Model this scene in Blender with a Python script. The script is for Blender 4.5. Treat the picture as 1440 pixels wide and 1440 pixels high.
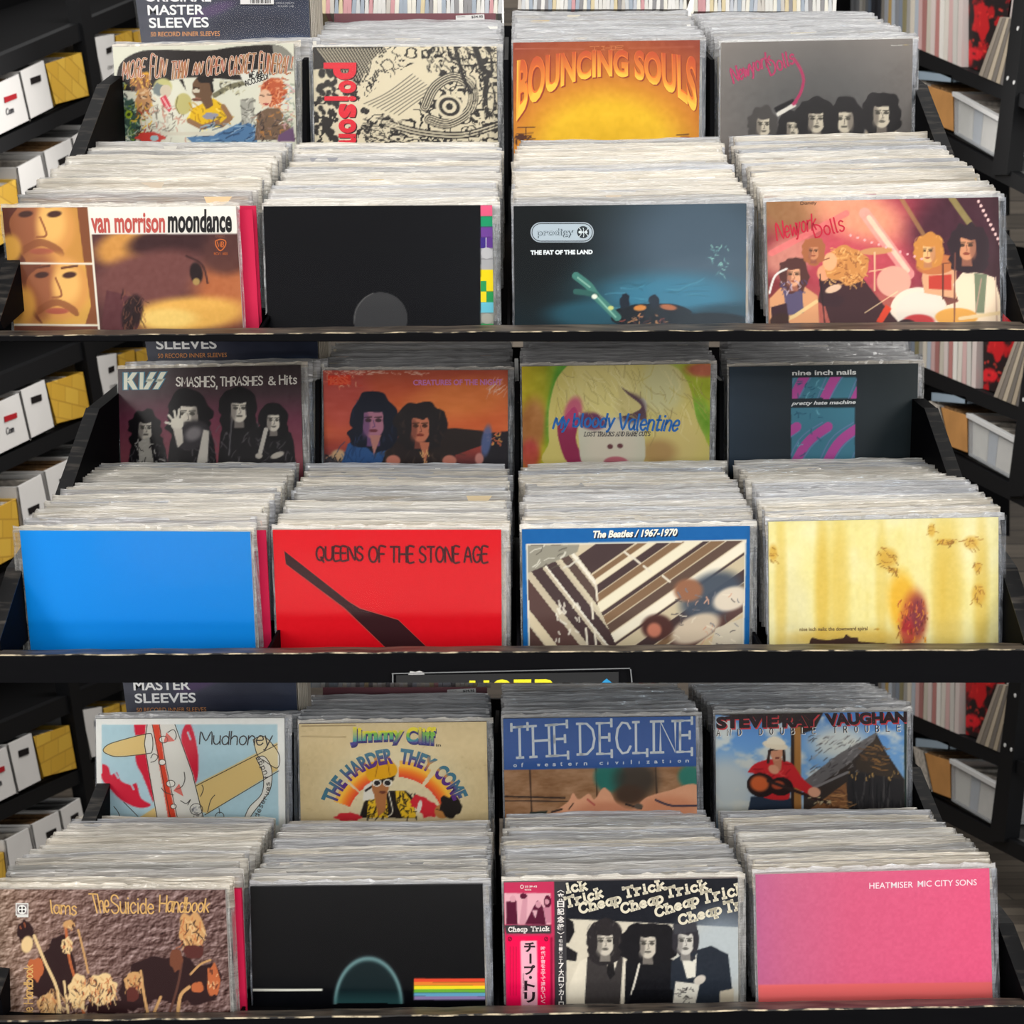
import bpy, math, random
import numpy as np
from mathutils import Vector, Matrix

for o in list(bpy.data.objects):
    bpy.data.objects.remove(o, do_unlink=True)
S = bpy.context.scene
COL = S.collection
rnd = random.Random(7)
nrs = np.random.RandomState(11)

# ---------------------------------------------------------------- camera
F = 1467.0            # focal length in pixels of the 1440 frame
Z0 = 1.45             # camera height
cd = bpy.data.cameras.new('camera')
cd.sensor_width = 36.0
cd.lens = F * 36.0 / 1440.0
cd.clip_start = 0.02
cd.dof.use_dof = True
cd.dof.focus_distance = 1.57
cd.dof.aperture_fstop = 8.0
cam = bpy.data.objects.new('camera', cd)
cam.location = (0, 0, Z0)
cam.rotation_euler = (math.pi / 2, 0, 0)
COL.objects.link(cam)
S.camera = cam

# ---------------------------------------------------------------- world, lights, exposure
W = bpy.data.worlds.new('shop_air')
S.world = W
W.use_nodes = True
W.node_tree.nodes['Background'].inputs[0].default_value = (1.0, 0.985, 0.96, 1)
W.node_tree.nodes['Background'].inputs[1].default_value = 0.46

def area(name, loc, rot, sx, sy, power, col=(1, 0.97, 0.92)):
    l = bpy.data.lights.new(name, 'AREA')
    l.shape = 'RECTANGLE'; l.size = sx; l.size_y = sy
    l.energy = power; l.color = col
    o = bpy.data.objects.new(name, l)
    o.location = loc; o.rotation_euler = rot
    COL.objects.link(o)
    return o

R = math.radians
def aim(name, loc, to, sx, sy, power, col=(1, 0.97, 0.92)):
    o = area(name, loc, (0, 0, 0), sx, sy, power, col)
    o.rotation_euler = (Vector(to) - Vector(loc)).to_track_quat('-Z', 'Y').to_euler()
    return o
aim('side_fill_left', (-3.6, -2.6, 1.80), (0.1, 1.5, 1.25), 1.8, 2.5, 92)  # added fill light, off to the side so covers show no glare
aim('side_fill_right', (3.6, -2.6, 1.80), (-0.1, 1.5, 1.25), 1.8, 2.5, 92)  # added fill light, mirror of the left one
aim('ceiling_panel_front', (0, -1.6, 3.6), (0, 1.6, 1.4), 4.2, 0.9, 66)
area('shelving_fill', (0, 3.3, 4.4), (0, 0, 0), 3.0, 1.0, 55)  # added overhead fill that brightens the side shelving
aim('rear_row_fill', (0, 3.7, 3.05), (0, 1.75, 1.35), 2.0, 0.6, 42)  # added fill hidden behind the top rack, brightens the rear stacks
aim('low_fill', (0.0, -1.0, 0.35), (0, 1.7, 1.2), 3.4, 0.3, 12)  # added low fill light, shines up at the racks
aim('shop_window', (1.15, -3.2, 1.85), (0.25, 1.4, 1.65), 0.9, 0.6, 18, (0.70, 0.86, 1.0))

S.view_settings.view_transform = 'Standard'
S.view_settings.look = 'None'
S.view_settings.exposure = 0.0
S.view_settings.gamma = 1.0
S.view_settings.use_curve_mapping = False
S.cycles.transparent_max_bounces = 16
S.cycles.max_bounces = 6
S.cycles.diffuse_bounces = 3
S.cycles.glossy_bounces = 3

# ---------------------------------------------------------------- helpers
def at(px, py, Y):
    return Vector(((px - 720) / F * Y, Y, Z0 - (py - 720) / F * Y))

def lin(c):
    c = np.asarray(c, float) / 255.0
    return np.where(c <= 0.04045, c / 12.92, ((c + 0.055) / 1.055) ** 2.4)

def L4(c):
    r = lin(c)
    return (float(r[0]), float(r[1]), float(r[2]), 1.0)

def mesh_of(name, verts, faces, mat=None, smooth=False):
    m = bpy.data.meshes.new(name)
    m.from_pydata([tuple(v) for v in verts], [], faces)
    if mat: m.materials.append(mat)
    if smooth:
        m.polygons.foreach_set('use_smooth', [True] * len(m.polygons))
    m.update()
    return m

def link(name, data, parent=None):
    o = bpy.data.objects.new(name, data)
    COL.objects.link(o)
    if parent is not None: o.parent = parent
    return o

def tag(o, label, cat, group=None, kind=None):
    if label: o['label'] = label
    if cat: o['category'] = cat
    if group: o['group'] = group
    if kind: o['kind'] = kind
    return o

HEXF = [(0, 1, 2, 3), (7, 6, 5, 4), (0, 4, 5, 1), (1, 5, 6, 2), (2, 6, 7, 3), (3, 7, 4, 0)]

class MB:
    """collects solids that become ONE mesh"""
    def __init__(s): s.v = []; s.f = []
    def hexa(s, q, d):
        """q: four corners in order, d: offset vector or four far corners"""
        b = len(s.v)
        q = [Vector(p) for p in q]
        far = [p + Vector(d) for p in q] if not isinstance(d, list) else [Vector(p) for p in d]
        s.v += q + far
        s.f += [tuple(b + i for i in f) for f in HEXF]
        return s
    def box(s, x0, x1, y0, y1, z0, z1):
        return s.hexa([(x0, y0, z0), (x1, y0, z0), (x1, y0, z1), (x0, y0, z1)], (0, y1 - y0, 0))
    def prism(s, prof, d):
        b = len(s.v); n = len(prof); d = Vector(d)
        s.v += [Vector(p) for p in prof] + [Vector(p) + d for p in prof]
        s.f.append(tuple(b + i for i in range(n)))
        s.f.append(tuple(b + n + i for i in reversed(range(n))))
        for i in range(n):
            j = (i + 1) % n
            s.f.append((b + i, b + n + i, b + n + j, b + j))
        return s
    def build(s, name, mat, parent=None, origin=None, bevel=0.0):
        vs = s.v
        if origin is not None: vs = [v - Vector(origin) for v in vs]
        m = mesh_of(name, vs, s.f, mat)
        import bmesh
        bm = bmesh.new(); bm.from_mesh(m)
        bmesh.ops.recalc_face_normals(bm, faces=bm.faces)
        if bevel > 0:
            bmesh.ops.bevel(bm, geom=list(bm.edges), offset=bevel, segments=2, affect='EDGES', clamp_overlap=True)
        bm.to_mesh(m); bm.free()
        o = link(name, m, parent)
        if origin is not None: o.location = origin
        return o

# ---------------------------------------------------------------- materials
def newmat(name):
    m = bpy.data.materials.new(name); m.use_nodes = True
    nt = m.node_tree
    return m, nt, nt.nodes['Principled BSDF'], nt.nodes['Material Output']

def plain(name, c, rough=0.6, spec=0.4, noise=0.0, nscale=30, bump=0.0, bscale=200):
    m, nt, b, out = newmat(name)
    b.inputs['Base Color'].default_value = L4(c)
    b.inputs['Roughness'].default_value = rough
    b.inputs['Specular IOR Level'].default_value = spec
    if noise or bump:
        tc = nt.nodes.new('ShaderNodeTexCoord')
    if noise:
        n = nt.nodes.new('ShaderNodeTexNoise'); n.inputs['Scale'].default_value = nscale; n.inputs['Detail'].default_value = 4
        nt.links.new(tc.outputs['Object'], n.inputs['Vector'])
        mx = nt.nodes.new('ShaderNodeMixRGB'); mx.blend_type = 'MULTIPLY'
        mx.inputs[1].default_value = L4(c)
        rp = nt.nodes.new('ShaderNodeValToRGB')
        rp.color_ramp.elements[0].position = 0.3; rp.color_ramp.elements[1].position = 0.7
        lo = max(0.0, 1 - noise)
        rp.color_ramp.elements[0].color = (lo, lo, lo, 1)
        mx.inputs[0].default_value = 1
        nt.links.new(n.outputs['Fac'], rp.inputs[0]); nt.links.new(rp.outputs[0], mx.inputs[2])
        nt.links.new(mx.outputs[0], b.inputs['Base Color'])
    if bump:
        n2 = nt.nodes.new('ShaderNodeTexNoise'); n2.inputs['Scale'].default_value = bscale
        nt.links.new(tc.outputs['Object'], n2.inputs['Vector'])
        bp = nt.nodes.new('ShaderNodeBump'); bp.inputs['Strength'].default_value = bump; bp.inputs['Distance'].default_value = 0.002
        nt.links.new(n2.outputs['Fac'], bp.inputs['Height']); nt.links.new(bp.outputs[0], b.inputs['Normal'])
    return m

def print_mat(name, rough=0.42, spec=0.35, bump=0.0, bscale=900):
    m, nt, b, out = newmat(name)
    a = nt.nodes.new('ShaderNodeAttribute'); a.attribute_name = 'Col'
    nt.links.new(a.outputs['Color'], b.inputs['Base Color'])
    b.inputs['Roughness'].default_value = rough
    b.inputs['Specular IOR Level'].default_value = spec
    if bump:
        tc = nt.nodes.new('ShaderNodeTexCoord')
        n2 = nt.nodes.new('ShaderNodeTexNoise'); n2.inputs['Scale'].default_value = bscale
        nt.links.new(tc.outputs['Object'], n2.inputs['Vector'])
        bp = nt.nodes.new('ShaderNodeBump'); bp.inputs['Strength'].default_value = bump; bp.inputs['Distance'].default_value = 0.0006
        nt.links.new(n2.outputs['Fac'], bp.inputs['Height']); nt.links.new(bp.outputs[0], b.inputs['Normal'])
    return m

M_PRINT = print_mat('printed_card', 0.5, 0.2)
M_PRINT_GLOSS = print_mat('printed_gloss_card', 0.33, 0.14)
M_INK = print_mat('printing_ink', 0.5, 0.25)

def obj_colour_mat(name, rough=0.6):
    m, nt, b, out = newmat(name)
    oi = nt.nodes.new('ShaderNodeObjectInfo')
    nt.links.new(oi.outputs['Color'], b.inputs['Base Color'])
    b.inputs['Roughness'].default_value = rough
    b.inputs['Specular IOR Level'].default_value = 0.3
    return m
M_JACKET = obj_colour_mat('jacket_card', 0.6)

def film_mat():
    m = bpy.data.materials.new('clear_film'); m.use_nodes = True
    nt = m.node_tree; nt.nodes.clear()
    out = nt.nodes.new('ShaderNodeOutputMaterial')
    tr = nt.nodes.new('ShaderNodeBsdfTransparent'); tr.inputs[0].default_value = (0.985, 0.985, 0.985, 1)
    gl = nt.nodes.new('ShaderNodeBsdfGlossy'); gl.inputs['Roughness'].default_value = 0.16
    fr = nt.nodes.new('ShaderNodeFresnel'); fr.inputs['IOR'].default_value = 1.2
    tc = nt.nodes.new('ShaderNodeTexCoord')
    n = nt.nodes.new('ShaderNodeTexNoise'); n.inputs['Scale'].default_value = 26; n.inputs['Detail'].default_value = 3
    bp = nt.nodes.new('ShaderNodeBump'); bp.inputs['Strength'].default_value = 0.15; bp.inputs['Distance'].default_value = 0.003
    mx = nt.nodes.new('ShaderNodeMixShader')
    nt.links.new(tc.outputs['Object'], n.inputs['Vector']); nt.links.new(n.outputs['Fac'], bp.inputs['Height'])
    nt.links.new(bp.outputs[0], gl.inputs['Normal'])
    nt.links.new(fr.outputs[0], mx.inputs[0]); nt.links.new(tr.outputs[0], mx.inputs[1]); nt.links.new(gl.outputs[0], mx.inputs[2])
    nt.links.new(mx.outputs[0], out.inputs[0])
    return m
M_FILM = film_mat()

def milky_mat(name, c, opaque, rough, bump, scl=(14, 30, 190)):
    m, nt, b, out = newmat(name)
    rc = nt.nodes.new('ShaderNodeValToRGB'); e = rc.color_ramp.elements
    e[0].position = 0.0; e[0].color = L4([v * .76 for v in c])
    e[1].position = 1.0; e[1].color = L4(c)
    x = e.new(.25); x.color = L4((c[0] * .86, c[1] * .88, c[2] * .93)); x = e.new(.6); x.color = L4((c[0], c[1] * .975, c[2] * .93))
    oi0 = nt.nodes.new('ShaderNodeObjectInfo')
    tc0 = nt.nodes.new('ShaderNodeTexCoord'); mp0 = nt.nodes.new('ShaderNodeMapping'); mp0.inputs['Scale'].default_value = (7, 40, 330)
    n0 = nt.nodes.new('ShaderNodeTexNoise'); n0.inputs['Scale'].default_value = 1.0; n0.inputs['Detail'].default_value = 2
    ad0 = nt.nodes.new('ShaderNodeVectorMath'); ad0.operation = 'ADD'; sc0 = nt.nodes.new('ShaderNodeVectorMath'); sc0.operation = 'SCALE'; sc0.inputs['Scale'].default_value = 91.0
    nt.links.new(oi0.outputs['Random'], sc0.inputs[0]); nt.links.new(tc0.outputs['Object'], mp0.inputs[0]); nt.links.new(mp0.outputs[0], ad0.inputs[0]); nt.links.new(sc0.outputs[0], ad0.inputs[1]); nt.links.new(ad0.outputs[0], n0.inputs['Vector'])
    r0 = nt.nodes.new('ShaderNodeMapRange'); r0.inputs['From Min'].default_value = .34; r0.inputs['From Max'].default_value = .62; r0.inputs['To Min'].default_value = .68; r0.inputs['To Max'].default_value = 1.0
    m0 = nt.nodes.new('ShaderNodeMixRGB'); m0.blend_type = 'MULTIPLY'; m0.inputs[0].default_value = 1.0
    nt.links.new(n0.outputs['Fac'], r0.inputs['Value']); nt.links.new(oi0.outputs['Random'], rc.inputs[0]); nt.links.new(rc.outputs[0], m0.inputs[1]); nt.links.new(r0.outputs[0], m0.inputs[2])
    nt.links.new(m0.outputs[0], b.inputs['Base Color'])
    b.inputs['Roughness'].default_value = rough
    b.inputs['Specular IOR Level'].default_value = 1.0
    tc = nt.nodes.new('ShaderNodeTexCoord')
    mp = nt.nodes.new('ShaderNodeMapping'); mp.inputs['Scale'].default_value = scl
    n = nt.nodes.new('ShaderNodeTexNoise'); n.inputs['Scale'].default_value = 1.0; n.inputs['Detail'].default_value = 3; n.inputs['Distortion'].default_value = 0.8
    oi = nt.nodes.new('ShaderNodeObjectInfo')
    ad = nt.nodes.new('ShaderNodeVectorMath'); ad.operation = 'ADD'
    sc = nt.nodes.new('ShaderNodeVectorMath'); sc.operation = 'SCALE'; sc.inputs['Scale'].default_value = 37.0
    nt.links.new(oi.outputs['Random'], sc.inputs[0])
    nt.links.new(tc.outputs['Object'], mp.inputs['Vector'])
    nt.links.new(mp.outputs[0], ad.inputs[0]); nt.links.new(sc.outputs[0], ad.inputs[1])
    nt.links.new(ad.outputs[0], n.inputs['Vector'])
    bp = nt.nodes.new('ShaderNodeBump'); bp.inputs['Strength'].default_value = bump; bp.inputs['Distance'].default_value = 0.006
    nt.links.new(n.outputs['Fac'], bp.inputs['Height']); nt.links.new(bp.outputs[0], b.inputs['Normal'])
    tr = nt.nodes.new('ShaderNodeBsdfTransparent')
    mx = nt.nodes.new('ShaderNodeMixShader')
    rp = nt.nodes.new('ShaderNodeMapRange'); rp.inputs['From Min'].default_value = 0.35; rp.inputs['From Max'].default_value = 0.68
    rp.inputs['To Min'].default_value = opaque - 0.25; rp.inputs['To Max'].default_value = min(1.0, opaque + 0.3)
    nt.links.new(n.outputs['Fac'], rp.inputs['Value'])
    nt.links.new(rp.outputs[0], mx.inputs[0])
    nt.links.new(tr.outputs[0], mx.inputs[1]); nt.links.new(b.outputs[0], mx.inputs[2])
    nt.links.new(mx.outputs[0], out.inputs[0])
    return m
M_SLEEVE = milky_mat('polythene_sleeve', (240, 236, 229), 0.78, 0.11, 0.6)
M_EDGE = milky_mat('polythene_seam', (205, 208, 212), 0.36, 0.2, 0.5, (150, 60, 22))

def wood_black():
    m, nt, b, out = newmat('worn_black_paint')
    tc = nt.nodes.new('ShaderNodeTexCoord')
    mp = nt.nodes.new('ShaderNodeMapping'); mp.inputs['Scale'].default_value = (14, 90, 90)
    n = nt.nodes.new('ShaderNodeTexNoise'); n.inputs['Scale'].default_value = 1.6; n.inputs['Detail'].default_value = 8; n.inputs['Roughness'].default_value = 0.7
    nt.links.new(tc.outputs['Object'], mp.inputs[0]); nt.links.new(mp.outputs[0], n.inputs['Vector'])
    rp = nt.nodes.new('ShaderNodeValToRGB')
    e = rp.color_ramp.elements
    e[0].position = 0.0; e[0].color = L4((5, 5, 8))
    e[1].position = 0.7; e[1].color = L4((9, 9, 12))
    x = rp.color_ramp.elements.new(0.73); x.color = L4((92, 86, 80))
    nt.links.new(n.outputs['Fac'], rp.inputs[0]); nt.links.new(rp.outputs[0], b.inputs['Base Color'])
    b.inputs['Roughness'].default_value = 0.65
    b.inputs['Specular IOR Level'].default_value = 0.06
    return m
M_BLACK = wood_black()

def worn_top(lo=(30, 28, 28), hi=(112, 100, 88), p0=.3, p1=.7):
    m, nt, b, out = newmat('rubbed_board_top')
    tc = nt.nodes.new('ShaderNodeTexCoord')
    mp = nt.nodes.new('ShaderNodeMapping'); mp.inputs['Scale'].default_value = (9, 60, 60)
    n = nt.nodes.new('ShaderNodeTexNoise'); n.inputs['Scale'].default_value = 2.0; n.inputs['Detail'].default_value = 8
    nt.links.new(tc.outputs['Object'], mp.inputs[0]); nt.links.new(mp.outputs[0], n.inputs['Vector'])
    rp = nt.nodes.new('ShaderNodeValToRGB'); e = rp.color_ramp.elements
    e[0].position = p0; e[0].color = L4(lo)
    e[1].position = p1; e[1].color = L4(hi)
    nt.links.new(n.outputs['Fac'], rp.inputs[0]); nt.links.new(rp.outputs[0], b.inputs['Base Color'])
    b.inputs['Roughness'].default_value = 0.4
    return m
M_TOP = worn_top()
M_SCUFF = worn_top((14, 14, 16), (84, 78, 72), .52, .8)

def worn_edge():
    m, nt, b, out = newmat('chipped_edge')
    tc = nt.nodes.new('ShaderNodeTexCoord')
    mp = nt.nodes.new('ShaderNodeMapping'); mp.inputs['Scale'].default_value = (26, 40, 40)
    n = nt.nodes.new('ShaderNodeTexNoise'); n.inputs['Scale'].default_value = 1.9; n.inputs['Detail'].default_value = 6
    nt.links.new(tc.outputs['Object'], mp.inputs[0]); nt.links.new(mp.outputs[0], n.inputs['Vector'])
    rp = nt.nodes.new('ShaderNodeValToRGB'); e = rp.color_ramp.elements
    e[0].position = 0.44; e[0].color = L4((34, 31, 29))
    e[1].position = 0.6; e[1].color = L4((206, 190, 160))
    nt.links.new(n.outputs['Fac'], rp.inputs[0]); nt.links.new(rp.outputs[0], b.inputs['Base Color'])
    b.inputs['Roughness'].default_value = 0.6
    return m
M_WORN = worn_edge()

def planks():
    m, nt, b, out = newmat('grey_wood_planks')
    tc = nt.nodes.new('ShaderNodeTexCoord')
    br = nt.nodes.new('ShaderNodeTexBrick')
    br.inputs['Scale'].default_value = 1.0
    br.inputs['Brick Width'].default_value = 0.75; br.inputs['Row Height'].default_value = 0.075
    br.inputs['Mortar Size'].default_value = 0.004
    br.inputs['Color1'].default_value = L4((150, 138, 124)); br.inputs['Color2'].default_value = L4((104, 95, 86)); br.inputs['Mortar'].default_value = L4((92, 85, 78))
    sp = nt.nodes.new('ShaderNodeSeparateXYZ'); cb = nt.nodes.new('ShaderNodeCombineXYZ')
    ad = nt.nodes.new('ShaderNodeMath'); ad.operation = 'ADD'
    nt.links.new(tc.outputs['Object'], sp.inputs[0])
    nt.links.new(sp.outputs['Y'], ad.inputs[0]); nt.links.new(sp.outputs['Z'], ad.inputs[1])
    nt.links.new(sp.outputs['X'], cb.inputs['X']); nt.links.new(ad.outputs[0], cb.inputs['Y'])
    nt.links.new(cb.outputs[0], br.inputs['Vector'])
    n = nt.nodes.new('ShaderNodeTexNoise'); n.inputs['Scale'].default_value = 4; n.inputs['Detail'].default_value = 6
    mp = nt.nodes.new('ShaderNodeMapping'); mp.inputs['Scale'].default_value = (1, 14, 1)
    nt.links.new(cb.outputs[0], mp.inputs[0]); nt.links.new(mp.outputs[0], n.inputs['Vector'])
    mx = nt.nodes.new('ShaderNodeMixRGB'); mx.blend_type = 'MULTIPLY'; mx.inputs[0].default_value = 0.6
    nt.links.new(br.outputs['Color'], mx.inputs[1]); nt.links.new(n.outputs['Fac'], mx.inputs[2])
    nt.links.new(mx.outputs[0], b.inputs['Base Color'])
    b.inputs['Roughness'].default_value = 0.6
    return m
M_PLANK = planks()
M_SHELF = plain('black_steel', (15, 16, 19), 0.55, 0.2)
M_SHELFTOP = plain('grey_shelf_board', (112, 112, 112), 0.7, 0.2, 0.3, 12)
M_DARK = plain('shade_and_card_black', (7, 7, 9), 0.85, 0.1)  # black for shade painted into the shelving; also the picture sleeve card
M_WHITEBOX = plain('white_card', (226, 224, 222), 0.7, 0.25, 0.06, 8)
M_YELLOWBOX = plain('yellow_tape', (214, 172, 62), 0.6, 0.3, 0.25, 22)
def tape_mat():
    m, nt, b, out = newmat('yellow_printed_tape')
    tc = nt.nodes.new('ShaderNodeTexCoord'); sp = nt.nodes.new('ShaderNodeSeparateXYZ'); cb = nt.nodes.new('ShaderNodeCombineXYZ')
    nt.links.new(tc.outputs['Object'], sp.inputs[0]); nt.links.new(sp.outputs['Y'], cb.inputs['X']); nt.links.new(sp.outputs['Z'], cb.inputs['Y'])
    br = nt.nodes.new('ShaderNodeTexBrick'); br.inputs['Scale'].default_value = 1.0; br.inputs['Brick Width'].default_value = .12; br.inputs['Row Height'].default_value = .062; br.inputs['Mortar Size'].default_value = .003
    br.inputs['Color1'].default_value = L4((220, 178, 66)); br.inputs['Color2'].default_value = L4((206, 160, 50)); br.inputs['Mortar'].default_value = L4((188, 144, 48))
    nt.links.new(cb.outputs[0], br.inputs['Vector']); nt.links.new(br.outputs['Color'], b.inputs['Base Color']); b.inputs['Roughness'].default_value = .5
    return m
M_YELLOWBOX = tape_mat()
M_REDHOLE = plain('red_label_inside', (170, 30, 40), .6, .2)
M_KRAFT = plain('kraft_card', (196, 142, 84), 0.7, 0.2, 0.2, 10)
M_HOLE = plain('hole_shade_bar_ink', (30, 26, 26), 0.9, 0.1)  # painted shade of the hand holes; also the ink of barcode bars
M_STEEL = plain('bolt_steel', (215, 215, 215), 0.35, 0.6)

# ---------------------------------------------------------------- single-stroke letters (grid: cap height 6, x height 4)
G = {}
def gl(ch, w, s):
    G[ch] = (w, [[tuple(float(t) for t in p.split(',')) for p in st.split()] for st in s.split('|')])
gl('A', 4, '0,0 2,6 4,0|.8,2.2 3.2,2.2'); gl('B', 3.6, '0,0 0,6 2,6 3,5.3 3,4 2,3.2 0,3.2|2,3.2 3.4,2.4 3.4,.8 2.2,0 0,0')
gl('C', 4, '3.7,4.8 3,5.8 1.6,6 .4,4.8 0,3 .4,1.2 1.6,0 3,.2 3.8,1.3'); gl('D', 4, '0,0 0,6 1.8,6 3.4,4.8 3.9,3 3.4,1.2 1.8,0 0,0')
gl('E', 3.2, '3.2,6 0,6 0,0 3.2,0|0,3.2 2.6,3.2'); gl('F', 3.2, '3.2,6 0,6 0,0|0,3.2 2.5,3.2')
gl('G', 4, '3.8,4.8 3,5.8 1.6,6 .4,4.8 0,3 .4,1.2 1.6,0 3,.2 3.8,1.2 3.8,2.8 2.2,2.8'); gl('H', 4, '0,0 0,6|4,0 4,6|0,3.1 4,3.1')
gl('I', 1, '.5,0 .5,6'); gl('J', 3, '2.6,6 2.6,1.4 1.8,.1 .8,.1 0,1.2'); gl('K', 3.6, '0,0 0,6|3.4,6 0,2.6|1.1,3.6 3.6,0')
gl('L', 3, '0,6 0,0 3,0'); gl('M', 5, '0,0 .4,6 2.5,1.6 4.6,6 5,0'); gl('N', 4, '0,0 0,6 4,0 4,6')
gl('O', 4.4, '2.2,6 .7,5.2 0,3 .7,.8 2.2,0 3.7,.8 4.4,3 3.7,5.2 2.2,6'); gl('P', 3.6, '0,0 0,6 2.2,6 3.5,5.2 3.5,3.8 2.2,2.8 0,2.8')
gl('Q', 4.4, '2.2,6 .7,5.2 0,3 .7,.8 2.2,0 3.7,.8 4.4,3 3.7,5.2 2.2,6|2.6,1.4 4.4,-.8'); gl('R', 3.7, '0,0 0,6 2.2,6 3.4,5.3 3.4,4 2.2,3.1 0,3.1|1.9,3.1 3.7,0')
gl('S', 3.6, '3.4,5 2.6,5.9 1.2,6 .2,5.1 .3,3.9 1.7,3.1 3.1,2.4 3.5,1.2 2.6,.1 1,0 0,1'); gl('T', 4, '0,6 4,6|2,6 2,0')
gl('U', 4, '0,6 0,1.6 1,.2 2,0 3,.2 4,1.6 4,6'); gl('V', 4, '0,6 2,0 4,6'); gl('W', 5.4, '0,6 1.3,0 2.7,4.6 4.1,0 5.4,6')
gl('X', 4, '0,0 4,6|0,6 4,0'); gl('Y', 4, '0,6 2,3 4,6|2,3 2,0'); gl('Z', 3.6, '0,6 3.6,6 0,0 3.6,0')
gl('a', 3, '2.6,3.6 1.4,4 .3,3 .1,1.4 .9,.1 2,.5 2.7,2|2.7,4 2.7,.8 3.2,0'); gl('b', 3, '.2,6 .1,0|.1,2.4 1.1,3.8 2.3,3.7 2.9,2.2 2.3,.4 1.1,0 .1,1')
gl('c', 2.7, '2.6,3.2 1.7,4 .6,3.4 .1,2 .6,.5 1.6,0 2.7,.8'); gl('d', 3, '2.8,6 2.8,0|2.8,2.8 1.8,3.9 .6,3.4 .1,1.8 .8,.1 2,.2 2.8,1.4')
gl('e', 2.8, '.2,2 2.6,2.2 2.3,3.6 1.2,4 .3,3 .1,1.6 .9,.2 2,.1 2.8,.9'); gl('f', 2.2, '2.3,5.6 1.4,6 .8,5 .8,0|0,3.8 2,3.8')
gl('g', 3, '2.7,3.4 1.5,4 .4,3.2 .2,1.6 1.1,.3 2.2,.8 2.7,2|2.7,4 2.7,-1 1.8,-2 .4,-1.6'); gl('h', 3, '.1,6 .1,0|.1,2.4 1.2,3.8 2.3,3.7 2.7,2.6 2.8,0')
gl('i', .8, '.4,3.9 .4,0|.4,5.3 .4,5.6'); gl('j', 1.4, '1,3.9 1,-1.2 .2,-2|1,5.3 1,5.6'); gl('k', 2.8, '.1,6 .1,0|2.6,3.9 .1,1.7|.9,2.4 2.8,0')
gl('l', .9, '.3,6 .3,.6 .8,0'); gl('m', 4.6, '.1,4 .1,0|.1,2.6 1,3.9 1.9,3.6 2.2,2.4 2.2,0|2.2,2.6 3.2,3.9 4.1,3.6 4.4,2.4 4.5,0')
gl('n', 2.9, '.1,4 .1,0|.1,2.4 1.1,3.9 2.2,3.7 2.7,2.6 2.8,0'); gl('o', 3, '1.5,4 .5,3.4 .1,2 .5,.6 1.5,0 2.5,.6 2.9,2 2.5,3.4 1.5,4')
gl('p', 3, '.1,4 .1,-2|.1,2.6 1.1,3.9 2.3,3.6 2.9,2 2.3,.4 1.1,0 .1,1.2'); gl('q', 3, '2.8,4 2.8,-2|2.8,2.8 1.8,3.9 .6,3.4 .1,1.8 .8,.1 2,.2 2.8,1.4')
gl('r', 2.1, '.1,4 .1,0|.1,2.4 .9,3.7 2.1,3.9'); gl('s', 2.5, '2.3,3.4 1.4,4 .4,3.5 .5,2.5 1.8,1.8 2.4,1 1.7,.1 .7,0 .1,.6')
gl('t', 2.1, '.9,5.6 .9,.8 1.6,0 2.2,.4|0,4 2,4'); gl('u', 2.9, '.1,4 .2,1.2 .9,.1 2,.3 2.7,1.6|2.7,4 2.8,0')
gl('v', 2.8, '0,4 1.4,0 2.8,4'); gl('w', 4, '0,4 1,0 2,3.2 3,0 4,4'); gl('x', 2.7, '0,0 2.7,4|0,4 2.7,0'); gl('y', 2.8, '0,4 1.3,.4|2.8,4 1,-1.4 .2,-2')
gl('z', 2.5, '0,4 2.5,4 0,0 2.5,0'); gl('&', 3.4, '3.2,0 .6,4.4 .9,5.7 1.8,5.9 2.2,4.9 .3,2 .3,.8 1.2,0 2.3,.5 3.1,2.2')
gl(',', .8, '.6,.5 .2,-1'); gl('.', .6, '.3,0 .3,.3'); gl('!', .8, '.5,6 .4,2|.4,.3 .4,0'); gl('/', 2.4, '0,-.6 2.4,6.4'); gl("'", .6, '.4,6 .2,4.8')
gl('1', 1.6, '.2,4.8 1.2,6 1.2,0'); gl('9', 3.2, '3,4 1.6,2.6 .3,3.4 .3,5 1.5,6 2.8,5.2 3,3.6 2.6,1 1.2,0'); gl('6', 3.2, '2.6,6 .9,4.4 .2,2 1,.1 2.4,.2 3,1.6 2.2,3 .5,2.6')
gl('7', 3, '0,6 3,6 1,0'); gl('0', 3.2, '1.6,6 .4,4.8 .1,3 .4,1.2 1.6,0 2.8,1.2 3.1,3 2.8,4.8 1.6,6'); gl('-', 1.8, '.2,2.8 1.7,2.8')

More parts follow.
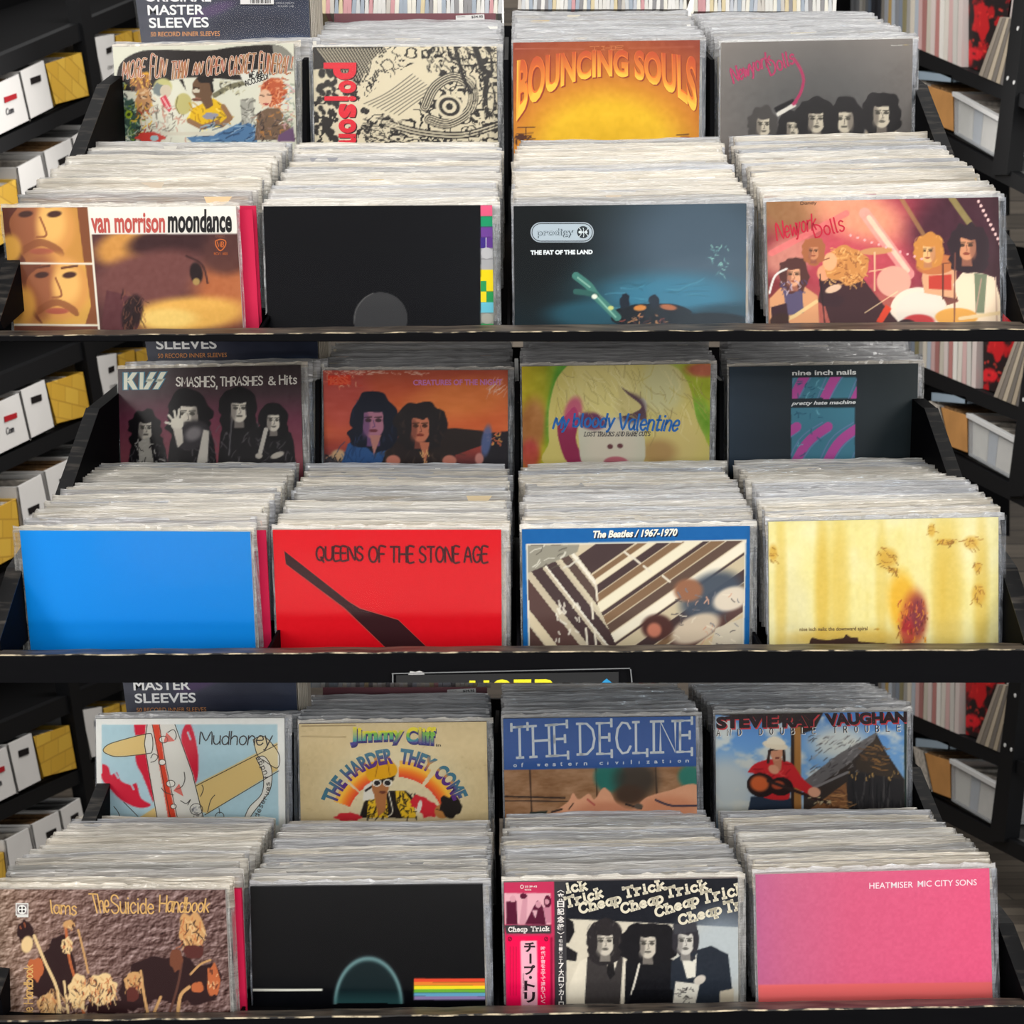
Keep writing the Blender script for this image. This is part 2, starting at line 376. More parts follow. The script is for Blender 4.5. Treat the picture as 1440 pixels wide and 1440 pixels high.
def stroke_layout(s, gap=1.1, space=2.4, serif=False, jit=0.0):
    """-> list of polylines in grid units"""
    x = 0.0; out = []
    for ch in s:
        if ch == ' ': x += space; continue
        w, sts = G[ch]
        dy = rnd.uniform(-jit, jit) * 6 if jit else 0
        for st in sts:
            out.append([(x + a + (rnd.uniform(-jit, jit) * 1.5 if jit else 0), b + dy) for a, b in st])
        if serif:
            ends = []
            for st in sts:
                for (a, b), (c, d) in ((st[0], st[1]), (st[-1], st[-2])):
                    if abs(a - c) < abs(b - d) * 0.75: ends.append((a, b))
                    elif abs(b - d) < 0.2 and abs(a - c) > 1 and ch in 'ETFLZ': ends.append(('v', a, b))
                for (a, b) in st[1:-1]:
                    if ch in 'BDEFLPRN' and abs(a) < .01 and (b < .01 or b > 5.9): ends.append((a, b))
            for e in ends:
                if e[0] == 'v':
                    out.append([(x + e[1], e[2] - .7), (x + e[1], e[2] + .7)])
                elif e[1] in (0.0, 6.0, 4.0, -2.0) :
                    out.append([(x + e[0] - .8, e[1]), (x + e[0] + .8, e[1])])
        x += w + gap
    return out

def catmull(p, n=4):
    if len(p) < 3: return p
    q = [p[0]] + list(p) + [p[-1]]; o = []
    for i in range(1, len(q) - 2):
        p0, p1, p2, p3 = [np.array(v) for v in q[i - 1:i + 3]]
        for k in range(n):
            t = k / n
            o.append(tuple(0.5 * ((2 * p1) + (-p0 + p2) * t + (2 * p0 - 5 * p1 + 4 * p2 - p3) * t * t + (-p0 + 3 * p1 - 3 * p2 + p3) * t ** 3)))
    o.append(p[-1])
    return o

def quadmap(q):
    """unit square (s right, t down) to four px corners TL TR BR BL"""
    (ax, ay), (bx, by), (cx, cy), (dx, dy) = q
    def f(s, t):
        return ((1 - s) * (1 - t) * ax + s * (1 - t) * bx + s * t * cx + (1 - s) * t * dx,
                (1 - s) * (1 - t) * ay + s * (1 - t) * by + s * t * cy + (1 - s) * t * dy)
    return f

_fontcache = {}
def font_tris(s, bold):
    k = (s, bold)
    if k in _fontcache: return _fontcache[k]
    c = bpy.data.curves.new('t', 'FONT'); c.body = s; c.offset = bold
    c.resolution_u = 4
    o = bpy.data.objects.new('t', c); COL.objects.link(o)
    bpy.context.view_layer.update()
    dg = bpy.context.evaluated_depsgraph_get()
    ev = o.evaluated_get(dg); m = ev.to_mesh()
    m.calc_loop_triangles()
    v = np.array([tuple(x.co)[:2] for x in m.vertices])
    tr = [tuple(t.vertices) for t in m.loop_triangles]
    ev.to_mesh_clear()
    bpy.data.objects.remove(o, do_unlink=True); bpy.data.curves.remove(c)
    _fontcache[k] = (v, tr)
    return v, tr

class Ink:
    """flat printed marks in picture coordinates of ONE sheet: list of (points, colours)"""
    def __init__(s): s.items = []          # (pts Nx2, faces, cols Nx3, layer)
    def add(s, pts, faces, col, layer):
        pts = np.asarray(pts, float)
        if callable(col): cols = np.array([col(x, y) for x, y in pts])
        else: cols = np.tile(np.asarray(col, float), (len(pts), 1))
        s.items.append((pts, faces, cols, layer))
    def poly(s, pts, col, layer=1):
        # fan is unsafe for concave shapes: keep the n-gon
        s.add(pts, [tuple(range(len(pts)))], col, layer)
    def rect(s, x0, y0, x1, y1, col, layer=1): s.poly([(x0, y0), (x1, y0), (x1, y1), (x0, y1)], col, layer)
    def disc(s, cx, cy, rx, ry, col, layer=1, n=28):
        s.poly([(cx + rx * math.cos(2 * math.pi * i / n), cy + ry * math.sin(2 * math.pi * i / n)) for i in range(n)], col, layer)
    def ring(s, cx, cy, rx, ry, w, col, layer=1, n=32):
        s.ribbon([(cx + rx * math.cos(2 * math.pi * i / n), cy + ry * math.sin(2 * math.pi * i / n)) for i in range(n + 1)], w, col, layer)
    def text(s, body, q, col, bold=0.0, layer=3, fn=None):
        v, tr = font_tris(body, bold)
        lo = v.min(0); hi = v.max(0); d = np.maximum(hi - lo, 1e-6)
        u = (v - lo) / d
        f = fn or quadmap(q)
        pts = [f(a, 1 - b) for a, b in u]
        s.add(pts, tr, col, layer)
    def ribbon(s, p, w, col, layer=3):
        p = [np.array(a, float) for a in p]
        n = len(p)
        if n < 2: return
        L = []; Rr = []
        for i in range(n):
            a = p[max(0, i - 1)]; b = p[min(n - 1, i + 1)]
            d = b - a; l = np.hypot(*d)
            d = d / l if l > 1e-9 else np.array([1.0, 0])
            nn = np.array([-d[1], d[0]]) * w / 2
            e = d * w * 0.35 * (-1 if i == 0 else (1 if i == n - 1 else 0))
            L.append(p[i] + nn + e); Rr.append(p[i] - nn + e)
        pts = L + Rr
        s.add(pts, [(i, i + 1, n + i + 1, n + i) for i in range(n - 1)], col, layer)
    def strokes(s, body, q, w, col, layer=3, fn=None, smooth=True, gap=1.1, space=2.4, serif=False, jit=0.0, shear=0.0):
        pls = stroke_layout(body, gap, space, serif, jit)
        if shear: pls = [[(a + b * shear, b) for a, b in pl] for pl in pls]
        al = np.array([p for pl in pls for p in pl]); lo = al.min(0); hi = al.max(0); d = np.maximum(hi - lo, 1e-6)
        f = fn or quadmap(q)
        for pl in pls:
            if smooth: pl = catmull(pl)
            s.ribbon([f((a - lo[0]) / d[0], 1 - (b - lo[1]) / d[1]) for a, b in pl], w, col, layer)

class Paint:
    """printed picture sampled on the vertices of ONE sheet (X, Y = picture coordinates of its vertices)"""
    def __init__(s, X, Y):
        s.X = X; s.Y = Y; s.C = np.zeros((len(X), 3))
    def fill(s, c): s.C[:] = c
    def mix(s, m, c):
        m = np.clip(m, 0, 1)[:, None]; s.C = s.C * (1 - m) + np.asarray(c, float) * m
    def mul(s, m): s.C = np.clip(s.C * m[:, None], 0, 255)
    def vgrad(s, stops):
        ys = [a for a, _ in stops]
        for k in range(3): s.C[:, k] = np.interp(s.Y, ys, [c[k] for _, c in stops])
    def hgrad(s, stops, a=1.0):
        xs = [q for q, _ in stops]
        T = np.stack([np.interp(s.X, xs, [c[k] for _, c in stops]) for k in range(3)], 1)
        s.C = s.C * (1 - a) + T * a
    def ell(s, cx, cy, rx, ry, c, rot=0, soft=0.12, a=1.0):
        cr, sr = math.cos(R(rot)), math.sin(R(rot))
        dx = s.X - cx; dy = s.Y - cy
        u = (dx * cr + dy * sr) / rx; v = (-dx * sr + dy * cr) / ry
        d = np.sqrt(u * u + v * v)
        m = np.clip((1 + soft / 2 - d) / max(soft, 1e-3), 0, 1); m = m * m * (3 - 2 * m)
        s.mix(m * a, c)
    def inside(s, pts):
        pts = np.asarray(pts, float)
        lo = pts.min(0); hi = pts.max(0)
        idx = np.where((s.X >= lo[0]) & (s.X <= hi[0]) & (s.Y >= lo[1]) & (s.Y <= hi[1]))[0]
        x = s.X[idx]; y = s.Y[idx]; ins = np.zeros(len(idx), bool)
        n = len(pts); j = n - 1
        for i in range(n):
            xi, yi = pts[i]; xj, yj = pts[j]
            if yi != yj:
                ins ^= ((yi > y) != (yj > y)) & (x < (xj - xi) * (y - yi) / (yj - yi) + xi)
            j = i
        return idx[ins]
    def poly(s, pts, c, a=1.0, smooth=False):
        if smooth: pts = catmull(list(pts) + [pts[0]], 6)
        X0, Y0 = s.X, s.Y; wgt = np.zeros(len(X0))
        for ox, oy in ((-.36, -.18), (.18, -.36), (.36, .18), (-.18, .36)):
            s.X = X0 + ox * 1.4; s.Y = Y0 + oy * 1.4; wgt[s.inside(pts)] += .25
        s.X, s.Y = X0, Y0
        i = np.where(wgt > 0)[0]; k = (wgt[i] * a)[:, None]
        s.C[i] = s.C[i] * (1 - k) + np.asarray(c, float) * k
        return i
    def line(s, pts, w, c, a=1.0, smooth=False):
        if smooth: pts = catmull(pts, 5)
        P_ = np.asarray(pts, float); lo = P_.min(0) - w; hi = P_.max(0) + w
        idx = np.where((s.X >= lo[0]) & (s.X <= hi[0]) & (s.Y >= lo[1]) & (s.Y <= hi[1]))[0]
        if not len(idx): return
        x = s.X[idx]; y = s.Y[idx]; best = np.full(len(idx), 1e9)
        for (ax, ay), (bx, by) in zip(P_[:-1], P_[1:]):
            dx, dy = bx - ax, by - ay; l2 = dx * dx + dy * dy + 1e-9
            t = np.clip(((x - ax) * dx + (y - ay) * dy) / l2, 0, 1)
            best = np.minimum(best, np.hypot(x - ax - t * dx, y - ay - t * dy))
        m = np.clip(w / 2 - best + 0.5, 0, 1)[:, None] * a
        s.C[idx] = s.C[idx] * (1 - m) + np.asarray(c, float) * m
    def field(s, scale, seed=0, sx=1.0, sy=1.0, octv=3):
        r = np.random.RandomState(seed); out = np.zeros(len(s.X)); amp = 1; tot = 0
        for o in range(octv):
            g = r.rand(64, 64)
            u = (s.X * sx / scale * 2 ** o) % 64; v = (s.Y * sy / scale * 2 ** o) % 64
            i = u.astype(int); j = v.astype(int); fu = u - i; fv = v - j
            fu = fu * fu * (3 - 2 * fu); fv = fv * fv * (3 - 2 * fv)
            i2 = (i + 1) % 64; j2 = (j + 1) % 64
            out += amp * (g[i % 64, j % 64] * (1 - fu) * (1 - fv) + g[i2, j % 64] * fu * (1 - fv) + g[i % 64, j2] * (1 - fu) * fv + g[i2, j2] * fu * fv)
            tot += amp; amp *= 0.55
        return out / tot
    def noise(s, amp, scale=8, seed=0, sx=1.0, sy=1.0):
        s.C = np.clip(s.C + ((s.field(scale, seed, sx, sy) - .5) * 2 * amp)[:, None], 0, 255)
    def scatter(s, n, box, cols, l=(3, 9), w=(1, 2.5), seed=0, ang=(0, 180), a=0.9):
        r = random.Random(seed)
        for _ in range(n):
            x = r.uniform(box[0], box[2]); y = r.uniform(box[1], box[3]); L_ = r.uniform(*l); t = R(r.uniform(*ang)); b = R(r.uniform(-40, 40))
            p = [(x, y), (x + L_ * .5 * math.cos(t), y + L_ * .5 * math.sin(t)), (x + L_ * .5 * math.cos(t) + L_ * .5 * math.cos(t + b), y + L_ * .5 * math.sin(t) + L_ * .5 * math.sin(t + b))]
            s.line(p, r.uniform(*w), r.choice(cols), a)
    def blobby(s, cx, cy, rx, ry, c, n=18, j=0.18, seed=0, a=1.0):
        r = random.Random(seed)
        p = []
        for i in range(n):
            t = 2 * math.pi * i / n; k = 1 + r.uniform(-j, j)
            p.append((cx + rx * k * math.cos(t), cy + ry * k * math.sin(t)))
        s.poly(p, c, a, smooth=True)
    def head(s, cx, cy, h, skin, hair, seed=0, curly=True, shade=None, look=0.0, hairw=1.0, hairdrop=0.3, hi=None):
        """a head about h high: hair mass, face, fringe, eyes, nose, mouth"""
        w = h * 0.36
        shade = shade or [v * 0.6 for v in skin]
        s.blobby(cx, cy - h * 0.06, w * 1.75 * hairw, h * 0.66, hair, 22, 0.12 if curly else 0.05, seed)
        if hairdrop > 0: s.blobby(cx, cy + h * hairdrop, w * 1.7 * hairw, h * 0.5, hair, 20, 0.14 if curly else 0.06, seed + 1)
        if hi is not None:
            s.scatter(26, (cx - w * 1.5 * hairw, cy - h * .6, cx + w * 1.5 * hairw, cy + h * .55), [hi], (h * .1, h * .25), (1, 1.6), seed, (50, 130), 0.5)
        fx = cx + look * w * 0.3
        s.poly([(fx - w * .4, cy + h * .2), (fx + w * .4, cy + h * .2), (fx + w * .5, cy + h * .72), (fx - w * .5, cy + h * .72)], shade)
        s.ell(fx, cy + h * .08, w * .84, h * .44, skin, 0, 0.15)
        s.ell(fx - w * .6 * (1 if look >= 0 else -1), cy + h * .14, w * .34, h * .34, shade, 0, 0.7, 0.75)
        for sg in (-1, 1):
            ex = fx + sg * w * .38 + look * w * .12
            s.ell(ex, cy + h * .02, w * .24, h * .055, [v * .35 for v in skin], 0, .5, .95)
            s.line([(ex - w * .26, cy - h * .06), (ex + w * .26, cy - h * .07)], max(1, h * .035), [v * .3 for v in skin], .85)
        s.line([(fx + look * w * .1, cy + h * .02), (fx + w * .12 + look * w * .2, cy + h * .19), (fx - w * .06, cy + h * .21)], max(.9, h * .03), shade, .9)
        s.ell(fx + look * w * .1, cy + h * .3, w * .32, h * .045, ([skin[0] * .62, skin[1] * .4, skin[2] * .4] if max(skin) - min(skin) > 34 else [v * .45 for v in skin]), 0, .5, .9)
        # fringe
        s.blobby(cx, cy - h * .36, w * 1.05, h * .19, hair, 14, 0.2, seed + 2)
        for sg in (-1, 1):
            s.blobby(cx + sg * w * 1.02, cy + h * .02, w * .3, h * .42, hair, 14, 0.14, seed + 3)
    def torso(s, cx, top, w, bottom, c, dark=None, slope=0.35, seed=0):
        h = bottom - top
        s.poly([(cx - w * .18, top), (cx + w * .18, top), (cx + w * .42, top + w * .1), (cx + w * .5, top + w * slope), (cx + w * .58, bottom), (cx - w * .58, bottom), (cx - w * .5, top + w * slope), (cx - w * .42, top + w * .1)], c)
        if dark is not None:
            s.scatter(int(10 + w * .3), (cx - w * .5, top + 3, cx + w * .5, bottom), [dark], (w * .1, w * .3), (1, 2), seed, (40, 140), .6)

# ---------------------------------------------------------------- one record whose cover faces the aisle
RW = 0.315
def fit_sheet(corners, Y0):
    """rigid 31.5 cm wide sheet whose four seen edge points match; returns top-left point and axes"""
    obs = np.array(corners, float)
    def axes(p):
        yaw, pit, rol = p[3], p[4], p[5]
        M = Matrix.Rotation(yaw, 3, 'Z') @ Matrix.Rotation(pit, 3, 'X') @ Matrix.Rotation(rol, 3, 'Y')
        return M @ Vector((1, 0, 0)), M @ Vector((0, 0, -1)), M @ Vector((0, -1, 0))
    def res(p):
        u, v, n = axes(p); P0 = Vector(p[:3])
        pts = [P0, P0 + u * RW, P0 + u * RW + v * float(p[7]), P0 + v * float(p[6])]
        r = []
        for q, o in zip(pts, obs):
            r += [720 + F * q.x / q.y - o[0], 720 - F * (q.z - Z0) / q.y - o[1]]
        r += [(p[1] - Y0) / 0.02, p[3] / R(3) * 1.2, p[4] / R(4), p[5] / R(6)]
        return np.array(r)
    a = at(*corners[0], Y0); b = at(*corners[3], Y0)
    p = np.array([a.x, a.y, a.z, 0, 0, 0, a.z - b.z, a.z - b.z], float)
    for _ in range(25):
        r0 = res(p); J = np.zeros((len(r0), 8))
        for k in range(8):
            d = np.zeros(8); d[k] = 1e-5
            J[:, k] = (res(p + d) - r0) / 1e-5
        p = p - np.linalg.lstsq(J, r0, rcond=None)[0]
    u, v, n = axes(p)
    return Vector(p[:3]), u, v, n

def colour_mesh(name, verts, faces, cols, mat):
    m = bpy.data.meshes.new(name)
    m.from_pydata([tuple(v) for v in verts], [], faces)
    ca = m.color_attributes.new('Col', 'FLOAT_COLOR', 'POINT')
    c4 = np.ones((len(verts), 4), np.float32); c4[:, :3] = lin(np.clip(np.array(cols), 0, 255))
    ca.data.foreach_set('color', c4.ravel())
    m.materials.append(mat); m.update()
    return m

def sleeve_front(H, left=0.003, right=0.011, top=0.006, seed=0):
    """clear front film plus milky seams round the jacket and a milky back sheet, one mesh"""
    r = random.Random(seed)
    x0, x1 = -RW / 2 - left, RW / 2 + right
    V = []; Fc = []; Mi = []
    def quad(a, b, c, d, m):
        k = len(V); V.extend([a, b, c, d]); Fc.append((k, k + 1, k + 2, k + 3)); Mi.append(m)
    y = -0.0016
    quad((x0, y, 0), (x1, y, 0), (x1, y, H + top * .5), (x0, y, H + top * .5), 0)
    nz = 14
    for sx, xa, xb in ((-1, x0, -RW / 2 - .0002), (1, RW / 2 + .0002, x1)):
        for i in range(nz):
            za, zb = H * i / nz, H * (i + 1) / nz
            j = lambda z: 0.0012 * math.sin(z * 90 + seed) + 0.0006 * math.sin(z * 260 + 2 * seed)
            quad((xa, .002 + j(za), za), (xb, .002 + j(za) * .4, za), (xb, .002 + j(zb) * .4, zb), (xa, .002 + j(zb), zb), 1)
    nx = 40
    for i in range(nx):
        xa, xb = x0 + (x1 - x0) * i / nx, x0 + (x1 - x0) * (i + 1) / nx
        f = lambda x: 0.0010 * math.sin(x * 120 + seed) + 0.0008 * math.sin(x * 310 + seed * 3)
        quad((xa, .0055, H - .004), (xb, .0055, H - .004), (xb, .006 + f(xb), H + top + f(xb)), (xa, .006 + f(xa), H + top + f(xa)), 2)
    m = mesh_of('outer_sleeve', V, Fc, None)
    for mm in (M_FILM, M_EDGE, M_SLEEVE): m.materials.append(mm)
    m.polygons.foreach_set('material_index', Mi); m.update()
    return m

STEP = 1.45
ALLCOV = {}
DEBUG = False
def cover(key, corners, Y0, H, art, label, gloss=False, edge=(214, 208, 196), group=None, left=0.003, right=0.011):
    P0, u, v, n = fit_sheet(corners, Y0)
    base = P0 + u * (RW / 2) + v * H
    M = Matrix(((u.x, -n.x, -v.x, base.x), (u.y, -n.y, -v.y, base.y), (u.z, -n.z, -v.z, base.z), (0, 0, 0, 1)))
    root = bpy.data.objects.new('record', None); root.empty_display_size = 0.05
    root.matrix_world = M; COL.objects.link(root)
    tag(root, label, 'record', group)
    Mi = M.inverted()
    nx = int(RW * F / Y0 / STEP); nz = int(H * F / Y0 / STEP)
    xs = np.linspace(-RW / 2, RW / 2, nx + 1); zs = np.linspace(0, H, nz + 1)
    gx, gz = np.meshgrid(xs, zs); gx = gx.ravel(); gz = gz.ravel()
    Mw = np.array(M)
    w = Mw[:3, 0][:, None] * gx + Mw[:3, 2][:, None] * gz + Mw[:3, 3][:, None]
    PX = 720 + F * w[0] / w[1]; PY = 720 - F * (w[2] - Z0) / w[1]
    pa = Paint(PX, PY); ink = Ink()
    art(pa, ink)
    jm = MB().box(-RW / 2, RW / 2, 0.0003, 0.0042, 0, H)
    jk = jm.build('jacket', M_JACKET, root); jk.color = L4(edge)
    V = np.stack([gx, np.full_like(gx, 0.0), gz], 1)
    i, j = np.meshgrid(np.arange(nx), np.arange(nz)); i = i.ravel(); j = j.ravel()
    a = j * (nx + 1) + i
    fc = np.stack([a, a + 1, a + nx + 2, a + nx + 1], 1).tolist()
    # card under the ink: same picture, coarser, a hair behind
    n2, m2 = int(nx * .53), int(nz * .53)
    i2, j2 = np.meshgrid(np.arange(n2 + 1), np.arange(m2 + 1)); i2 = i2.ravel(); j2 = j2.ravel()
    src = np.rint(j2 * nz / m2).astype(int) * (nx + 1) + np.rint(i2 * nx / n2).astype(int)
    nv = len(V); V = np.vstack([V, np.stack([-RW / 2 + RW * i2 / n2, np.full(len(i2), .00014), H * j2 / m2], 1)])
    pa.C = np.vstack([pa.C, pa.C[src]])
    fc += [(nv + q * (n2 + 1) + r, nv + q * (n2 + 1) + r + 1, nv + (q + 1) * (n2 + 1) + r + 1, nv + (q + 1) * (n2 + 1) + r) for q in range(m2) for r in range(n2)]
    cm = colour_mesh('cover_print', V.tolist(), fc, pa.C, M_PRINT_GLOSS if gloss else M_PRINT)
    link('cover_print', cm, jk)
    if ink.items:
        V = []; Fc = []; Cc = []
        o3 = Vector((0, 0, Z0)); oL = Mi @ o3
        for pts, faces, cols, layer in ink.items:
            b = len(V)
            for x, y in pts:
                d = Mi.to_3x3() @ Vector(((x - 720) / F, 1, -(y - 720) / F))
                yl = -0.00012 * layer
                t = (yl - oL.y) / d.y
                q = oL + d * t
                V.append((min(max(q.x, -RW / 2), RW / 2), yl, min(max(q.z, 0.0), H)))
            Cc += cols.tolist()
            Fc += [tuple(b + k for k in f) for f in faces]
        im = colour_mesh('lettering', V, Fc, Cc, M_INK)
        link('lettering', im, jk)
    sd = len(ALLCOV)
    link('outer_sleeve', sleeve_front(H, left, right, seed=sd), root)
    ALLCOV[key] = (M, H)
    if DEBUG: print('FIT', key, [round(c, 3) for c in P0], 'v', [round(c, 3) for c in v], 'u', [round(c, 3) for c in u])
    return root

# ================================================================ artwork (plain stand-ins) and the writing on the covers
BW = [(30, 27, 26), (215, 205, 182)]

def a_comic(p, k):
    p.fill((220, 219, 202))
    p.poly([(163, 116), (168, 92), (185, 77), (215, 70), (290, 71), (330, 66), (385, 63), (405, 72), (412, 86), (404, 100), (385, 104), (340, 112), (300, 110), (262, 109), (230, 116), (205, 126), (180, 128), (168, 124)], (43, 37, 36), smooth=True)
    p.poly([(383, 62), (398, 66), (410, 76), (413, 100), (386, 98)], (140, 138, 128))
    p.poly([(252, 112), (262, 128), (257, 111)], (43, 37, 36))
    p.scatter(90, (166, 108, 178, 200), [(60, 90, 85), (150, 175, 165), (200, 190, 80), (40, 45, 45)], (3, 8), (1, 2.4), 1)
    p.blobby(184, 170, 14, 30, (58, 84, 74), seed=3); p.scatter(60, (170, 142, 198, 200), [(165, 190, 160), (120, 150, 50), (30, 40, 36), (205, 210, 180)], (4, 10), (1, 2), 2)
    p.ell(181, 161, 5, 6, (150, 170, 40)); p.ell(181, 161, 2.4, 3, (50, 60, 30))
    p.blobby(197, 113, 13, 12, (190, 130, 70), seed=5); p.ell(206, 109, 6, 8, (226, 168, 46), 0, .5)
    p.scatter(50, (186, 104, 210, 124), [(150, 95, 60), (235, 190, 90), (100, 60, 44)], (6, 12), (1, 2), 8, (60, 120))
    p.blobby(202, 142, 11, 18, (190, 140, 90), seed=6); p.scatter(70, (191, 124, 216, 190), [(225, 180, 60), (120, 70, 40), (220, 190, 150), (180, 60, 40), (60, 40, 34)], (3, 8), (1, 2.2), 4)
    p.ell(229, 122, 13, 12, (196, 192, 130), 0, .3); p.blobby(223, 126, 9, 9, (120, 130, 130), seed=7); p.ell(233, 128, 8, 9, (205, 192, 170))
    p.poly([(225, 138), (233, 133), (242, 152), (238, 158), (230, 150)], (206, 70, 84)); p.line([(229, 138), (238, 153)], 1.6, (240, 200, 200))
    p.scatter(80, (214, 145, 262, 196), [(190, 185, 170), (225, 222, 210), (120, 112, 100), (200, 150, 130)], (4, 11), (1, 2), 5)
    p.blobby(212, 193, 22, 7, (206, 66, 56), seed=9); p.ell(217, 194, 6, 4, (170, 200, 205))
    p.ell(258, 146, 12, 15, (190, 182, 120), 0, .2); p.line([(250, 136), (247, 150), (252, 160)], 1.2, (110, 100, 60))
    # the sitting figure in a yellow top
    p.poly([(262, 168), (272, 152), (284, 146), (300, 138), (318, 150), (326, 168), (312, 178), (285, 180)], (228, 186, 34)); p.scatter(24, (266, 142, 320, 176), [(190, 140, 20), (250, 226, 110), (120, 96, 40)], (5, 12), (1, 2), 11, (20, 120))
    p.blobby(285, 124, 15, 18, (112, 84, 62), seed=13, j=.07); p.blobby(289, 111, 12, 6, (40, 34, 32), seed=14); p.line([(296, 112), (299, 128)], 4, (40, 34, 32))
    p.ell(276, 128, 5, 3, (210, 200, 180)); p.line([(272, 123), (280, 124)], 1.6, (40, 30, 26)); p.ell(277, 140, 7, 3, (150, 104, 84)); p.line([(270, 140), (284, 141)], 1, (60, 40, 34))
    p.poly([(282, 140), (297, 135), (300, 148), (290, 154)], (112, 84, 62))
    p.line([(266, 170), (284, 179), (306, 172)], 7, (150, 112, 80)); p.line([(314, 150), (324, 166), (312, 176)], 7, (150, 112, 80)); p.blobby(296, 163, 10, 5, (150, 150, 165), seed=15)
    p.line([(302, 134), (322, 122), (345, 116)], 7, (120, 116, 92)); p.scatter(30, (308, 114, 346, 132), [(70, 66, 54), (190, 184, 150)], (2, 5), (1, 2), 16)
    p.poly([(262, 193), (300, 190), (326, 178), (343, 170), (358, 176), (362, 200), (270, 200)], (86, 126, 166)); p.scatter(34, (272, 174, 360, 199), [(52, 84, 124), (150, 180, 204), (40, 60, 90)], (8, 20), (1, 1.8), 17, (-40, 0))
    p.line([(228, 188), (300, 188)], 5, (214, 208, 190)); p.poly([(338, 140), (356, 138), (358, 170), (340, 176)], (168, 166, 156)); p.scatter(26, (335, 136, 360, 174), [(110, 108, 100), (214, 212, 200)], (4, 9), (1, 2), 18)
    # red haired figure
    p.blobby(384, 128, 19, 20, (190, 96, 62), seed=19); p.scatter(60, (366, 108, 404, 150), [(224, 140, 90), (150, 60, 40), (230, 170, 130)], (4, 10), (1, 2), 20)
    p.ell(373, 138, 9, 12, (226, 186, 156)); p.line([(366, 134), (371, 135)], 1.4, (60, 40, 34)); p.line([(376, 133), (382, 134)], 1.4, (60, 40, 34)); p.ell(374, 146, 4, 1.6, (170, 60, 60))
    p.poly([(362, 160), (376, 152), (392, 152), (404, 168), (412, 196), (358, 197)], (120, 96, 76)); p.scatter(70, (358, 154, 412, 198), [(60, 46, 42), (190, 130, 70), (80, 70, 66), (150, 120, 104)], (3, 8), (1, 2), 21)
    p.poly([(392, 190), (412, 178), (415, 199), (390, 199)], (112, 82, 116))
    p.scatter(40, (398, 118, 414, 176), [(180, 196, 210), (206, 160, 160), (150, 160, 140), (225, 225, 215)], (4, 9), (1, 2.5), 22)
    p.poly([(337, 104), (346, 99), (372, 98), (379, 103), (372, 112), (352, 122), (342, 114)], (226, 225, 214), smooth=True)
    words = [('MORE', 173, 87, 206, 83, 112, 106), ('FUN', 212, 77, 235, 84, 111, 107), ('THAN', 242, 87, 265, 84, 111, 109), ('AN', 272, 88, 286, 87, 105, 104), ('OPEN', 291, 80, 318, 83, 107, 101), ('CASKET', 323, 80, 360, 75, 106, 100), ('FUNERAL!', 365, 74, 412, 80, 103, 103)]
    for wd, xa, ya, xb, yb, yc, yd in words:
        q = [(xa, ya), (xb, yb), (xb - 3, yd), (xa - 1, yc)]
        st = rnd.getstate(); k.strokes(wd, q, 3.1, (226, 205, 190), 2, gap=1.5, shear=.12)
        rnd.setstate(st); k.strokes(wd, q, 1.6, lambda x, y: (158 + (x % 9) * 4, 96 + (y % 7) * 5, 78), 3, gap=1.5, shear=.12)
    k.strokes('WE ARE', [(350, 101), (371, 100), (369, 108), (350, 110)], 1.1, (40, 36, 34), 3)
    k.strokes('ACCUSED!', [(343, 114), (376, 104), (377, 110), (346, 121)], 1.2, (40, 36, 34), 3)

